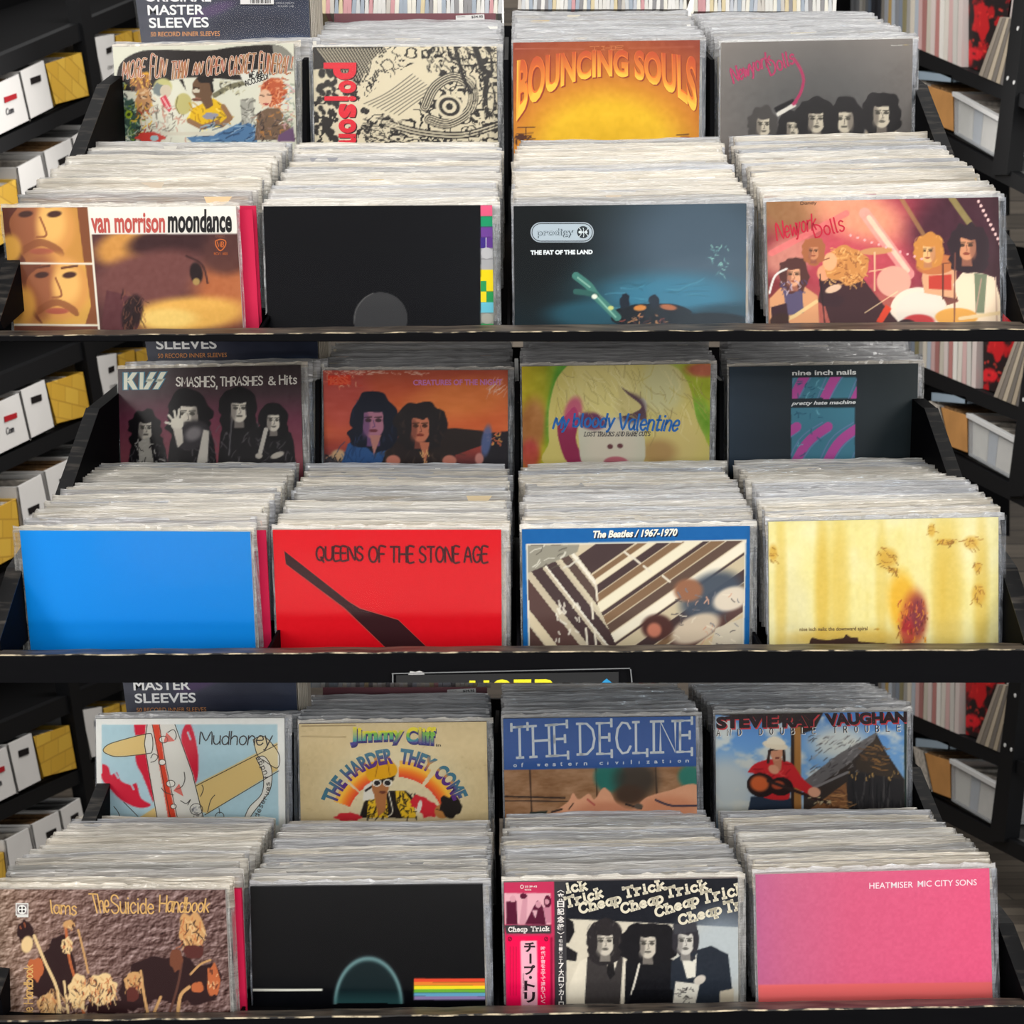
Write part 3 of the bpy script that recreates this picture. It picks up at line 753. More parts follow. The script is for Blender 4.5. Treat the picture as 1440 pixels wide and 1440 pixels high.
def a_inkmonster(p, k):
    cr = (214, 203, 176); bk = (42, 38, 35)
    f = p.field(34, 5, 1, 1.3); g = p.field(12, 6)
    p.fill(cr)
    # plain flowing engraving: bands that follow a smooth field
    band = np.sin(f * 46 + p.X * .02)
    p.mix((band > .55).astype(float) * (p.X > 512), bk)
    p.mix(((g > .62) & (f > .5)).astype(float), bk)
    p.poly([(440, 66), (540, 66), (520, 88), (505, 120), (470, 95), (440, 98)], bk)
    for i in range(26):
        x = 446 + i * 4.4
        p.line([(x, 68), (x + 16, 90 + i * .4), (x + 24, 112)], 1.3, cr, 1, True)
    r = random.Random(3)
    for i in range(46):
        x = r.uniform(443, 476); y = r.uniform(98, 198)
        p.blobby(x, y, r.uniform(2.5, 5), r.uniform(3, 5.5), bk, 10, .2, i)
    p.poly([(520, 130), (560, 102), (598, 82), (620, 96), (600, 130), (566, 168), (540, 160), (512, 150)], cr, smooth=True)
    for i in range(9): p.line([(512 + i * 6, 146 + i * 2), (545 + i * 6, 130 + i), (580 + i * 4, 104 + i * 3)], 1.1, bk, .8, True)
    for q in range(5): p.line([(598, 150), (612, 122), (640, 108), (664, 126), (660, 156), (630, 174), (604, 168)], 14 - q * 3, bk if q % 2 == 0 else cr, 1, True)
    for q in range(4): p.ell(632, 150, 20 - q * 5, 17 - q * 4, cr if q % 2 == 0 else bk, 20, .12)
    for q in range(3): p.line([(540, 172), (590, 186), (650, 190), (700, 176)], 10 - q * 4, bk if q % 2 == 0 else cr, 1, True)
    p.line([(640, 66), (652, 110), (662, 130)], 5, bk, 1, True); p.line([(668, 66), (676, 90), (684, 118)], 8, bk, 1, True)
    p.blobby(688, 140, 10, 28, bk, seed=8); p.ell(690, 140, 4, 18, cr)
    p.scatter(160, (600, 66, 697, 100), [bk], (2, 6), (1, 1.6), 9, (40, 80))
    p.scatter(120, (655, 100, 698, 198), [bk, cr], (2, 5), (1, 1.5), 10)
    p.scatter(90, (505, 165, 560, 200), [bk, cr], (5, 14), (1, 1.6), 12, (-20, 40))
    red = (218, 34, 52)
    for body, ya, yb in (('p', 88, 112), ('o', 113, 131), ('i', 135, 142), ('s', 146, 166), ('o', 167, 187), ('n', 188, 203)):
        xa = {'p': 455, 'i': 456}.get(body, 476)
        q = [(501, ya), (501, yb), (xa, yb), (xa, ya)]
        k.text(body, [(a + 1.6, b + 1.4) for a, b in q], (60, 20, 22), .04, 2); k.text(body, q, red, .045, 3)

def a_arch(p, k):
    d = np.hypot((p.X - 855) / 1.35, (p.Y - 205) / .95)
    st = [(0, (222, 178, 24)), (60, (228, 184, 36)), (95, (205, 134, 40)), (130, (178, 92, 44)), (190, (138, 58, 44))]
    for c in range(3): p.C[:, c] = np.interp(d, [a for a, _ in st], [q[c] for _, q in st])
    p.noise(9, 7, 3)
    p.scatter(20, (722, 190, 748, 198), [(60, 30, 26)], (3, 8), (1, 2), 2)
    p.ell(733, 193, 8, 4, (80, 44, 30)); p.line([(728, 179), (752, 179)], 1, (70, 36, 28)); p.line([(727, 188), (750, 187)], 1, (70, 36, 28)); p.line([(740, 179), (739, 192)], 1, (70, 36, 28))
    p.line([(952, 190), (968, 189)], 1.6, (60, 34, 28)); p.poly([(948, 197), (958, 192), (968, 192), (976, 197)], (150, 76, 40))
    p.line([(724, 69), (822, 68.5)], 1, (190, 110, 90)); p.line([(884, 67.5), (975, 66)], 1, (190, 110, 90))
    def warp(s, t):
        e = 4 * s * (1 - s)
        yt = 84 - 12 * e + (s > .5) * 0 - 4 * s; yb = 172 - 60 * e ** .8 - 8 * s
        return 727 + 252 * s + (s - .5) * 2 * t, yt + (yb - yt) * t
    def colr(x, y):
        s = (x - 727) / 252; e = 4 * s * (1 - s); yt = 84 - 12 * e; yb = 172 - 60 * e ** .8
        t = min(max((y - yt) / (yb - yt), 0), 1)
        return tuple(np.array((196, 82, 42)) * (1 - t) + np.array((246, 190, 62)) * t) if t < .75 else (248, 196, 70)
    def off(fx, fy): return lambda s, t: (warp(s, t)[0] + fx, warp(s, t)[1] + fy)
    k.text('BOUNCING SOULS', None, (150, 60, 34), .055, 2, off(1.6, 1.6)); k.text('BOUNCING SOULS', None, (226, 118, 44), .05, 2.5, off(0, 0)); k.text('BOUNCING SOULS', None, colr, .028, 3, off(0, 0))
    k.strokes('THE', [(830, 65), (876, 64), (876, 70), (830, 71)], 1, (205, 120, 70), 3, gap=2, serif=True)

def a_greyband(p, k):
    d = np.hypot((p.X - 1150) / 1.5, p.Y - 150)
    for c, (a, b) in enumerate(((88, 124), (86, 117), (85, 112))): p.C[:, c] = np.interp(d, [0, 40, 120], [a, a + 8, b])
    p.noise(5, 6, 4)
    for x, y, h, w, sd in ((1073, 174, 34, 1.0, 1), (1114, 178, 30, 1.1, 2), (1147, 166, 40, 1.1, 3), (1190, 166, 40, 1.0, 4), (1239, 158, 42, 1.05, 5)):
        p.torso(x, y + h * .45, h * 1.2, 200, (62, 58, 56) if sd in (2, 3, 4) else (150, 138, 120), (190, 180, 160), seed=sd)
        p.head(x, y, h, (206, 196, 176), (36, 33, 34) if sd != 1 else (74, 70, 68), sd, True, (112, 104, 96), look=.2 if sd != 4 else -.5, hairw=w)
    p.line([(1116, 82), (1125, 96), (1130, 112), (1126, 130), (1119, 142)], 4.2, (178, 52, 96), 1, True)
    p.poly([(1088, 152), (1114, 139), (1121, 143), (1093, 162)], (28, 26, 28)); p.poly([(1091, 159), (1117, 144), (1120, 149), (1094, 164)], (224, 220, 210)); p.poly([(1113, 146), (1119, 139), (1122, 144), (1116, 149)], (178, 52, 96))
    pk = (190, 58, 104)
    for wd, q in (('New', [(1027, 96), (1052, 86), (1054, 106), (1032, 117)]), ('york', [(1052, 84), (1082, 72), (1084, 98), (1058, 110)]), ('Dolls', [(1077, 86), (1115, 69), (1117, 88), (1084, 106)])):
        k.strokes(wd, q, 2.9, (150, 36, 80), 2, gap=1.0); k.strokes(wd, q, 1.7, pk, 3, gap=1.0)
    k.text('Mono 5521', [(1253, 63), (1269, 62.5), (1269, 64.6), (1253, 65)], (230, 228, 220), 0, 3); k.text('STEREO', [(1271, 62.4), (1277, 62.2), (1277, 64), (1271, 64.4)], (200, 180, 120), 0, 3)

def a_amberfaces(p, k):
    amb = (214, 158, 78); dk = (62, 34, 36); mid = (186, 116, 62)
    p.fill((88, 52, 52))
    # right hand picture: a soft brown profile lying on its side
    p.ell(180, 348, 46, 26, (208, 150, 76), -12, .6); p.ell(240, 340, 60, 22, dk, -8, .5)
    p.poly([(140, 402), (215, 366), (300, 330), (342, 330), (342, 344), (250, 368), (180, 396), (140, 420)], dk, .8, True)
    p.ell(210, 392, 84, 38, (116, 70, 66), -12, .5); p.ell(320, 412, 46, 46, (190, 112, 66), 0, .9, .9); p.ell(318, 356, 34, 30, (88, 52, 48), 0, .6, .9)
    p.ell(262, 442, 84, 24, (226, 176, 88), -4, .6); p.ell(236, 448, 40, 14, (240, 206, 120), 0, .8)
    p.poly([(150, 408), (182, 418), (196, 440), (190, 464), (146, 464)], (96, 52, 56), 1, True); p.ell(186, 440, 14, 26, (44, 26, 28), 14, .4)
    p.ell(276, 384, 9, 15, (38, 24, 26), -8, .4); p.ell(276, 396, 5, 5, (170, 140, 84), 0, .5); p.line([(262, 360), (284, 372), (292, 398)], 3, (60, 34, 34), .8, True)
    p.scatter(50, (172, 405, 205, 460), [(30, 18, 20), (150, 96, 70)], (6, 12), (.8, 1.3), 4, (50, 120), .6); p.noise(7, 5, 2)
    # title block and two portraits
    p.poly([(-6, 291), (126, 292), (141, 470), (-6, 470)], amb)
    def face(cx, cy, s, sh):
        p.ell(cx, cy, 46 * s, 44 * s, (216, 156, 84), 0, .25)
        p.ell(cx - 22 * s, cy, 24 * s, 48 * s, (150, 88, 60), 6, .7, .9); p.ell(cx + 16 * s, cy - 4 * s, 18 * s, 26 * s, (236, 186, 108), 0, .8)
        for e in (-16, 20):
            p.ell(cx + e * s, cy - 16 * s, 9 * s, 4 * s, (70, 40, 34), -8, .5); p.line([(cx + (e - 10) * s, cy - 25 * s), (cx + (e + 10) * s, cy - 28 * s)], 3 * s, (90, 50, 36), .9)
        p.line([(cx + 2 * s, cy - 12 * s), (cx + 10 * s, cy + 10 * s), (cx - 2 * s, cy + 13 * s)], 2.4 * s, (140, 80, 52), .9, True)
        p.poly([(cx - 22 * s, cy + 26 * s), (cx + 2 * s, cy + 15 * s), (cx + 28 * s, cy + 26 * s), (cx + 30 * s, cy + 38 * s), (cx + 4 * s, cy + 24 * s), (cx - 22 * s, cy + 36 * s)], (140, 82, 50), .8, True)
        p.ell(cx + 4 * s, cy + 31 * s, 15 * s, 4 * s, (176, 92, 72), 0, .5)
    p.poly([(0, 291), (126, 292), (130, 369), (6, 369)], (202, 146, 70)); i0 = p.C.copy()
    face(54, 319, 1.12, 0)
    p.poly([(0, 291), (24, 291), (13, 312), (22, 345), (36, 369), (8, 369), (0, 320)], (92, 48, 40), .9, True); p.poly([(108, 291), (127, 291), (131, 369), (118, 369)], (120, 66, 44), .85); p.ell(14, 350, 16, 20, (212, 160, 72), 0, .6)
    p.poly([(10, 371), (131, 372), (139, 456), (18, 455)], (216, 166, 80)); face(76, 404, 1.08, 0)
    p.poly([(22, 371), (58, 371), (38, 392), (42, 424), (60, 455), (44, 440), (34, 410)], (112, 62, 44), .9, True); p.poly([(120, 372), (131, 372), (140, 456), (120, 456), (128, 430)], (128, 72, 46), .9); p.ell(34, 430, 16, 26, (206, 150, 70), 0, .7)
    p.poly([(20, 458), (140, 458), (141, 470), (21, 470)], (110, 64, 50))
    p.line([(8, 370), (131, 371)], 2.4, (236, 230, 214)); p.line([(17, 456.5), (139, 457.5)], 2.4, (236, 230, 214)); p.line([(124, 291), (140, 470)], 2.6, (236, 230, 214))
    p.poly([(124.5, 290), (334, 288), (334, 329), (127.5, 329.5)], (238, 234, 226))
    k.text('van morrison', [(127, 299), (232, 299), (232, 327.5), (129, 328)], (190, 84, 76), .03, 3); k.text('moondance', [(236, 294), (326, 294), (326, 327), (236, 327.5)], (26, 24, 26), .035, 3)
    og = (206, 108, 50)
    k.text('STEREO', [(303, 331), (316, 331), (316, 334), (303, 334)], (150, 96, 80), 0, 3); k.text('RCV1 1835', [(301, 355), (320, 355), (320, 358.5), (301, 358.5)], og, 0, 3)
    sh = [(303, 339), (310, 336.5), (317, 339), (316.5, 346), (310, 352.5), (304, 346)]
    k.ribbon(catmull(sh + [sh[0]], 4), 1.5, og, 3)
    k.strokes('WB', [(305.5, 340), (314.8, 340), (314, 347), (306.5, 347)], 1.2, og, 3, gap=.5, smooth=False)

def a_blackblocks(p, k):
    p.fill((8, 8, 13)); p.noise(2, 9, 2)
    x0, x1 = 676, 693
    for ya, yb, c in ((288, 304, (226, 92, 130)), (304, 319, (28, 152, 104)), (319, 334, (112, 66, 150)), (334, 349, (96, 56, 140)), (349, 364, (176, 176, 178)), (364, 379, (170, 170, 172)), (379, 395, (236, 212, 20)), (395, 410, (236, 212, 20)), (410, 425, (40, 150, 84)), (425, 440, (110, 196, 216)), (440, 455, (160, 160, 150)), (455, 470, (40, 150, 84))):
        p.poly([(x0, ya), (x1 + 4, ya), (x1 + 4, yb), (x0, yb)], c)
    k.rect(676, 334, 683, 349, (58, 34, 130), 1); k.rect(683, 334, 684, 349, (210, 210, 220), 2)
    k.rect(676, 395, 684, 410, (30, 150, 84), 1); k.rect(676, 410, 684, 425, (236, 212, 20), 1)
    k.disc(684.5, 356, 8, 8, (186, 186, 188), 2); k.disc(685, 448, 8, 7.5, (172, 170, 160), 2)
    p.ell(535, 448, 38, 37, (58, 58, 60), 0, .02); p.line([(498, 455), (501, 436), (512, 420), (525, 412)], 1, (120, 118, 116), .7, True)

def a_tealglow(p, k):
    p.vgrad([(288, (30, 38, 40)), (350, (24, 32, 36)), (400, (34, 58, 66)), (455, (18, 40, 48))])
    p.ell(985, 340, 120, 90, (78, 96, 112), 0, 1.2, .9); p.ell(740, 330, 70, 120, (12, 16, 18), 0, .9, .9)  # bluish ellipse at right: window reflection painted into the print
    p.ell(945, 418, 96, 32, (54, 122, 150), 0, 1.0, .9); p.ell(1030, 446, 70, 18, (26, 62, 76), 0, .8); p.ell(832, 442, 60, 18, (40, 92, 110), 0, .9, .8)
    p.scatter(30, (850, 398, 980, 436), [(84, 150, 170), (40, 90, 110)], (14, 40), (1, 2.2), 3, (-8, 6), .5)
    p.blobby(916, 444, 58, 18, (14, 18, 24), seed=4, j=.06); p.ell(1000, 450, 50, 10, (10, 14, 18), 0, .4)
    for x in (879, 920): p.blobby(x, 424, 7, 11, (22, 28, 40), seed=int(x))
    p.ell(900, 433, 9, 4, (206, 132, 56), -4, .4); p.ell(940, 432, 12, 4, (170, 100, 60), 8, .6); p.scatter(24, (872, 440, 935, 456), [(150, 70, 56), (200, 140, 90), (90, 50, 44)], (4, 10), (1, 2), 6)
    # teal reed shapes
    p.line([(810, 388), (828, 402), (838, 416), (850, 428), (868, 446)], 11, (70, 126, 116), 1, True); p.line([(810, 410), (826, 412), (838, 416)], 8, (50, 96, 90), 1, True); p.line([(812, 390), (830, 404)], 1.5, (180, 220, 200), .8); p.line([(838, 416), (866, 446)], 2, (170, 220, 196), .7)
    p.ell(836, 417, 4, 3.4, (232, 236, 220), 0, .5); p.ell(859, 433, 4, 3, (200, 206, 130), 0, .5)
    p.scatter(30, (998, 340, 1026, 388), [(150, 206, 190), (110, 160, 160)], (2, 6), (1, 1.8), 7, (0, 180), .7)
    # name plate
    def cap(x0, y0, x1, y1, c, l):
        r = (y1 - y0) / 2; cy = (y0 + y1) / 2
        pts = [(x0 + r + r * math.cos(R(a)), cy + r * math.sin(R(a))) for a in range(90, 271, 12)] + [(x1 - r + r * math.cos(R(a)), cy + r * math.sin(R(a))) for a in range(-90, 91, 12)]
        k.poly(pts, c, l)
    cap(746, 312.5, 835, 341, (168, 180, 190), 1); cap(747.6, 314, 833.4, 339.5, (34, 42, 46), 2); cap(748.6, 315, 832.4, 338.5, (176, 190, 200), 3)
    st = ('prodigy', [(755, 322), (808, 320.5), (808, 334), (755, 335)])
    k.text(*st, (60, 74, 84), .034, 4); k.text(*st, (176, 190, 200), -.004, 5)
    k.disc(820, 326.5, 8.6, 8.6, (36, 46, 52), 4)
    wc = (214, 224, 228)
    k.disc(816, 326.5, 2.6, 2, wc, 5); k.disc(820, 326.5, 1.6, 1.3, wc, 5); k.disc(824, 326.5, 2.2, 1.9, wc, 5)
    for a, b, c, d in ((818, 326, 814, 320), (820, 326, 820, 320.5), (822, 326, 827, 321), (818, 327, 814, 333), (820, 327, 820.5, 333), (822, 327, 827, 332)): k.ribbon([(a, b), ((a + c) / 2 + .8, (b + d) / 2), (c, d)], .9, wc, 5)
    k.text('THE FAT OF THE LAND', [(746, 352), (833.5, 351), (833.5, 357.5), (746, 358.5)], (226, 232, 236), .06, 4)

def a_stage(p, k):
    p.hgrad([(1078, (120, 46, 50)), (1180, (170, 56, 74)), (1260, (130, 40, 60)), (1330, (74, 30, 44)), (1405, (60, 28, 38))])
    p.ell(1200, 330, 120, 80, (206, 84, 96), 20, 1.1, .8); p.ell(1110, 290, 50, 40, (150, 120, 70), 0, 1, .8); p.ell(1205, 300, 70, 34, (236, 170, 130), 20, 1.0, .85); p.ell(1110, 360, 40, 24, (214, 150, 130), -20, .9, .8)
    p.ell(1260, 450, 200, 40, (196, 136, 96), 0, 1.0, .5); p.ell(1340, 330, 60, 50, (70, 30, 46), 0, .8, .9)
    for a, b, w, c in (((1216, 300), (1278, 385), 16, (242, 170, 160)), ((1222, 306), (1276, 380), 7, (250, 220, 190)), ((1268, 280), (1300, 332), 6, (170, 130, 80)), ((1338, 278), (1372, 326), 9, (170, 160, 90)), ((1085, 356), (1190, 300), 9, (230, 120, 120))): p.line([a, b], w, c, .75)
    p.noise(8, 6, 5)
    # drums and cymbals
    p.ell(1257, 396, 24, 22, (226, 170, 150), 0, .1); p.ell(1292, 436, 40, 32, (236, 222, 204), 0, .05); p.ell(1296, 438, 36, 28, (228, 218, 204), 0, .08); p.ell(1292, 452, 22, 10, (190, 60, 62), 0, .3); p.ell(1275, 455, 12, 6, (50, 32, 36), 0, .3)
    p.poly([(1296, 392), (1300, 370), (1330, 366), (1345, 380), (1345, 420), (1300, 412)], (222, 170, 130)); p.poly([(1306, 388), (1338, 386), (1338, 408), (1306, 406)], (196, 66, 52))
    p.ell(1317, 372, 29, 14, (196, 118, 70), -6, .12); p.line([(1290, 376), (1345, 368)], 1.2, (120, 66, 44)); p.line([(1326, 372), (1326, 420)], 2, (90, 50, 40)); p.ell(1232, 353, 24, 5, (206, 150, 100), -4, .3); p.line([(1230, 355), (1230, 408)], 2.4, (230, 190, 150)); p.line([(1222, 382), (1246, 378)], 1.6, (230, 190, 150))
    p.head(1307, 352, 34, (240, 190, 130), (206, 140, 66), 3, True, (190, 130, 90), look=-.6, hi=(240, 190, 110))
    # singer bending to a microphone
    p.poly([(1156, 395), (1190, 382), (1214, 392), (1232, 416), (1252, 440), (1266, 456), (1168, 456), (1160, 430), (1150, 424)], (66, 38, 42)); p.poly([(1150, 380), (1162, 378), (1170, 410), (1188, 420), (1180, 432), (1156, 430)], (58, 34, 40)); p.ell(1172, 406, 12, 5, (226, 190, 160), -20, .3); p.ell(1158, 384, 9, 11, (226, 160, 120), 0, .2)
    p.blobby(1190, 372, 30, 27, (206, 142, 78), 20, .12, 5); p.scatter(90, (1164, 348, 1218, 402), [(240, 190, 120), (150, 90, 50), (226, 170, 100)], (4, 9), (1, 1.8), 6); p.ell(1167, 368, 10, 13, (236, 176, 130), 10, .25); p.line([(1158, 366), (1166, 363)], 1.4, (110, 60, 44)); p.line([(1153, 386), (1160, 456)], 1.6, (40, 26, 30))
    p.poly([(1232, 452), (1246, 428), (1254, 434), (1240, 456)], (216, 70, 44)); p.line([(1216, 440), (1262, 410)], 1.4, (250, 220, 170), .8)
    # bare chested guitarist, left
    p.poly([(1082, 420), (1100, 402), (1130, 402), (1150, 416), (1152, 456), (1082, 456)], (214, 156, 112)); p.poly([(1102, 408), (1128, 406), (1130, 440), (1106, 444)], (90, 80, 110)); p.poly([(1084, 432), (1106, 426), (1110, 456), (1086, 456)], (58, 32, 40))
    p.head(1116, 385, 34, (226, 168, 130), (86, 50, 46), 8, True, (160, 100, 80)); p.head(1144, 352, 26, (206, 140, 100), (170, 104, 66), 9, True, (150, 90, 70)); p.scatter(20, (1098, 394, 1132, 410), [(80, 70, 110), (200, 180, 190)], (3, 8), (1, 2), 9)
    p.line([(1092, 456), (1118, 444), (1148, 424)], 5, (226, 196, 140)); p.ell(1096, 450, 14, 9, (60, 36, 30), -20, .2); p.line([(1082, 412), (1090, 388), (1106, 378)], 3, (230, 226, 220), 1, True)
    # guitarist in a white suit, right
    p.poly([(1340, 400), (1356, 380), (1380, 384), (1398, 390), (1407, 420), (1408, 456), (1318, 456), (1330, 430), (1348, 424)], (240, 218, 190)); p.poly([(1370, 384), (1388, 386), (1384, 440), (1372, 440)], (120, 130, 104)); p.line([(1380, 392), (1372, 440)], 2, (180, 150, 130)); p.line([(1400, 390), (1402, 456)], 2, (200, 170, 150))
    p.head(1362, 344, 42, (216, 150, 110), (48, 30, 38), 12, True, (150, 96, 76), look=-.5, hairw=1.1, hairdrop=.5)
    p.ell(1345, 446, 30, 13, (226, 166, 80), 0, .15); p.line([(1350, 448), (1406, 440)], 5, (232, 206, 160)); p.line([(1343, 356), (1342, 456)], 2, (120, 70, 60))
    for i in range(11): p.ell(1376 + i * 3.4, 283 + i * 6.6, 2.1, 2.3, (250, 206, 200), 0, .5)
    for i in range(11): p.ell(1196 + i * 10, 331 + i * 3.3, 1.8, 1.8, (246, 180, 180), 0, .5)
    rd = (196, 28, 58)
    for wd, q in (('New', [(1091, 313), (1120, 306), (1122, 330), (1093, 338)]), ('york', [(1118, 306), (1147, 300), (1148, 330), (1120, 336)]), ('Dolls', [(1142, 318), (1183, 302), (1188, 324), (1147, 334)])): k.strokes(wd, q, 2.2, rd, 3, gap=.9)
    k.strokes('Dandy', [(1126, 284), (1148, 283), (1148, 288), (1126, 289)], .7, (60, 40, 34), 3)

def a_bandgrey(p, k):
    p.vgrad([(515, (64, 56, 58)), (552, (78, 58, 64)), (590, (120, 60, 80)), (655, (160, 84, 94))]); p.noise(6, 6, 8)
    for x, y, h, tw, sd in ((204, 601, 34, 50, 1), (266, 581, 46, 62, 2), (335, 573, 40, 58, 3), (384, 590, 32, 50, 4)):
        p.torso(x + 4, y + h * .42, tw, 662, (32, 29, 32), (110, 104, 108), seed=sd)
        p.head(x, y, h, (222, 214, 200), (26, 23, 26), sd, sd < 3, (130, 122, 116), look=(.2, -.3, .3, .2)[sd - 1], hairw=1.08, hairdrop=.45)
    p.poly([(194, 622), (210, 614), (216, 650), (196, 652)], (196, 190, 180)); p.scatter(20, (190, 616, 230, 650), [(40, 36, 38), (210, 204, 196)], (4, 9), (1, 2), 4)
    p.ell(270, 612, 26, 20, (58, 54, 58), -20, .4); p.ell(272, 610, 12, 9, (150, 144, 146), -30, .9, .8); p.poly([(286, 604), (294, 606), (292, 650), (276, 654)], (206, 200, 190))
    p.ell(249, 596, 9, 9, (226, 220, 206), 0, .15)
    for a, b in ((233, 594), (237, 584), (245, 578), (252, 576), (260, 582)): p.line([(249, 598), (a, b)], 3.4, (226, 220, 206))
    p.poly([(243, 602), (256, 602), (258, 622), (250, 630)], (214, 206, 194))
    p.line([(326, 590), (322, 640)], 2, (140, 136, 140), .6); p.line([(374, 604), (366, 636)], 6, (206, 200, 190)); p.ell(390, 640, 10, 4, (200, 192, 180), -20, .4); p.ell(364, 641, 5, 4, (200, 192, 180), 0, .4)
    # block letters
    def logo(q, c, w_, l):
        f = quadmap(q)
        def bars(pts): k.poly([f(a, b) for a, b in pts], c, l)
        e = w_
        bars([(0 - e, 0 - e), (.09 + e, 0 - e), (.09 + e, 1 + e), (0 - e, 1 + e)]); bars([(.08 - e, .42), (.2 - e, 0 - e), (.32 + e, 0 - e), (.19 + e, .45)]); bars([(.08 - e, .5), (.19 + e, .4), (.34 + e, 1 + e), (.22 - e, 1 + e)])
        bars([(.38 - e, 0 - e), (.47 + e, 0 - e), (.47 + e, 1 + e), (.38 - e, 1 + e)])
        for o in (.5, .74):
            bars([(o + .13 - e, 0 - e), (o + .26 + e, 0 - e), (o + .17 + e, .42), (o + .02 - e, .56 + e)]); bars([(o + .06 - e, .4 - e), (o + .22 + e, .4 - e), (o + .15 + e, .56 + e), (o + .02 - e, .56 + e)]); bars([(o + .1, .44), (o + .23 + e, .4 - e), (o + .09 + e, 1 + e), (o - .03 - e, 1 + e)])
    q = [(174, 524), (234, 523), (232, 547), (174, 548)]
    logo(q, (60, 128, 156), .03, 1); logo(q, (232, 234, 216), .0, 3)
    for wd, qq in (('SMASHES,', [(248, 530), (305, 529), (305, 547), (248, 544)]), ('THRASHES', [(310, 530), (369, 529), (369, 542), (310, 543)]), ('&', [(378, 530), (387, 530), (387, 541), (378, 541)]), ('Hits', [(393, 528), (417, 527), (417, 540), (393, 541)])):
        k.strokes(wd, qq, 2, (236, 232, 224), 3, smooth=False, jit=.05)

def a_sunsetduo(p, k):
    p.vgrad([(519, (176, 82, 62)), (545, (200, 92, 60)), (575, (216, 108, 58)), (604, (222, 110, 60)), (630, (170, 70, 60)), (656, (90, 50, 54))])
    p.ell(650, 560, 70, 26, (230, 140, 70), -6, 1, .7); p.ell(480, 560, 40, 50, (186, 76, 76), 0, 1, .7); p.noise(9, 10, 3, .5, 1.6)
    p.poly([(456, 640), (500, 640), (500, 660), (456, 660)], (70, 66, 72)); p.ell(476, 640, 10, 8, (206, 170, 130), 0, .6); p.scatter(30, (456, 636, 500, 655), [(110, 120, 130), (40, 44, 50), (200, 150, 120)], (3, 8), (1, 2), 5)
    p.poly([(680, 610), (716, 606), (716, 660), (676, 660)], (40, 36, 42)); p.scatter(26, (684, 606, 704, 626), [(226, 170, 90), (230, 120, 80)], (2, 3), (1.4, 2), 6)
    p.torso(522, 616, 78, 660, (46, 88, 142), (30, 60, 104), seed=3); p.torso(590, 612, 104, 660, (44, 34, 34), (80, 62, 52), seed=4); p.poly([(610, 604), (640, 602), (680, 606), (684, 624), (640, 640), (610, 640)], (48, 38, 36))
    p.head(525, 590, 52, (178, 120, 140), (24, 28, 44), 4, True, (110, 76, 120), hairw=1.05, hairdrop=.35, hi=(50, 70, 110))
    p.head(591, 598, 46, (206, 126, 96), (38, 32, 34), 6, True, (130, 72, 60), hairw=1.25, hairdrop=.35, hi=(90, 66, 54))
    p.poly([(520, 612), (536, 612), (526, 640)], (190, 130, 120)); p.poly([(590, 622), (604, 622), (598, 655)], (200, 120, 90)); p.scatter(8, (590, 630, 602, 655), [(230, 180, 120)], (6, 10), (1, 1.6), 7, (60, 110))
    for x in (553, 632): p.ell(x, 648, 10, 8, (206, 130, 110), 0, .3)
    p.ell(684, 620, 7, 22, (96, 112, 160), 8, .6, .9); p.ell(674, 645, 6, 8, (206, 140, 130), 0, .5)
    p.poly([(461, 528), (493, 527), (493, 541), (461, 542)], (226, 64, 40)); p.scatter(40, (458, 521, 508, 543), [(240, 120, 90), (236, 190, 150), (206, 60, 40)], (3, 8), (.8, 1.4), 9, (0, 180), .7)  # pale strokes over the logo: glare painted into the print
    k.text('KISS', [(464, 530), (490, 529), (490, 540), (464, 541)], (236, 96, 60), .05, 3)
    k.text('CREATURES OF THE NIGHT', [(581, 534), (706, 533), (706, 541.5), (581, 542)], (206, 130, 190), .03, 3)
    p.scatter(30, (686, 530, 714, 550), [(240, 220, 206), (226, 170, 150)], (5, 12), (.8, 1.3), 12, (110, 150), .7); p.scatter(40, (456, 520, 600, 526), [(240, 214, 196)], (4, 10), (.8, 1.4), 13, (-10, 30), .7)

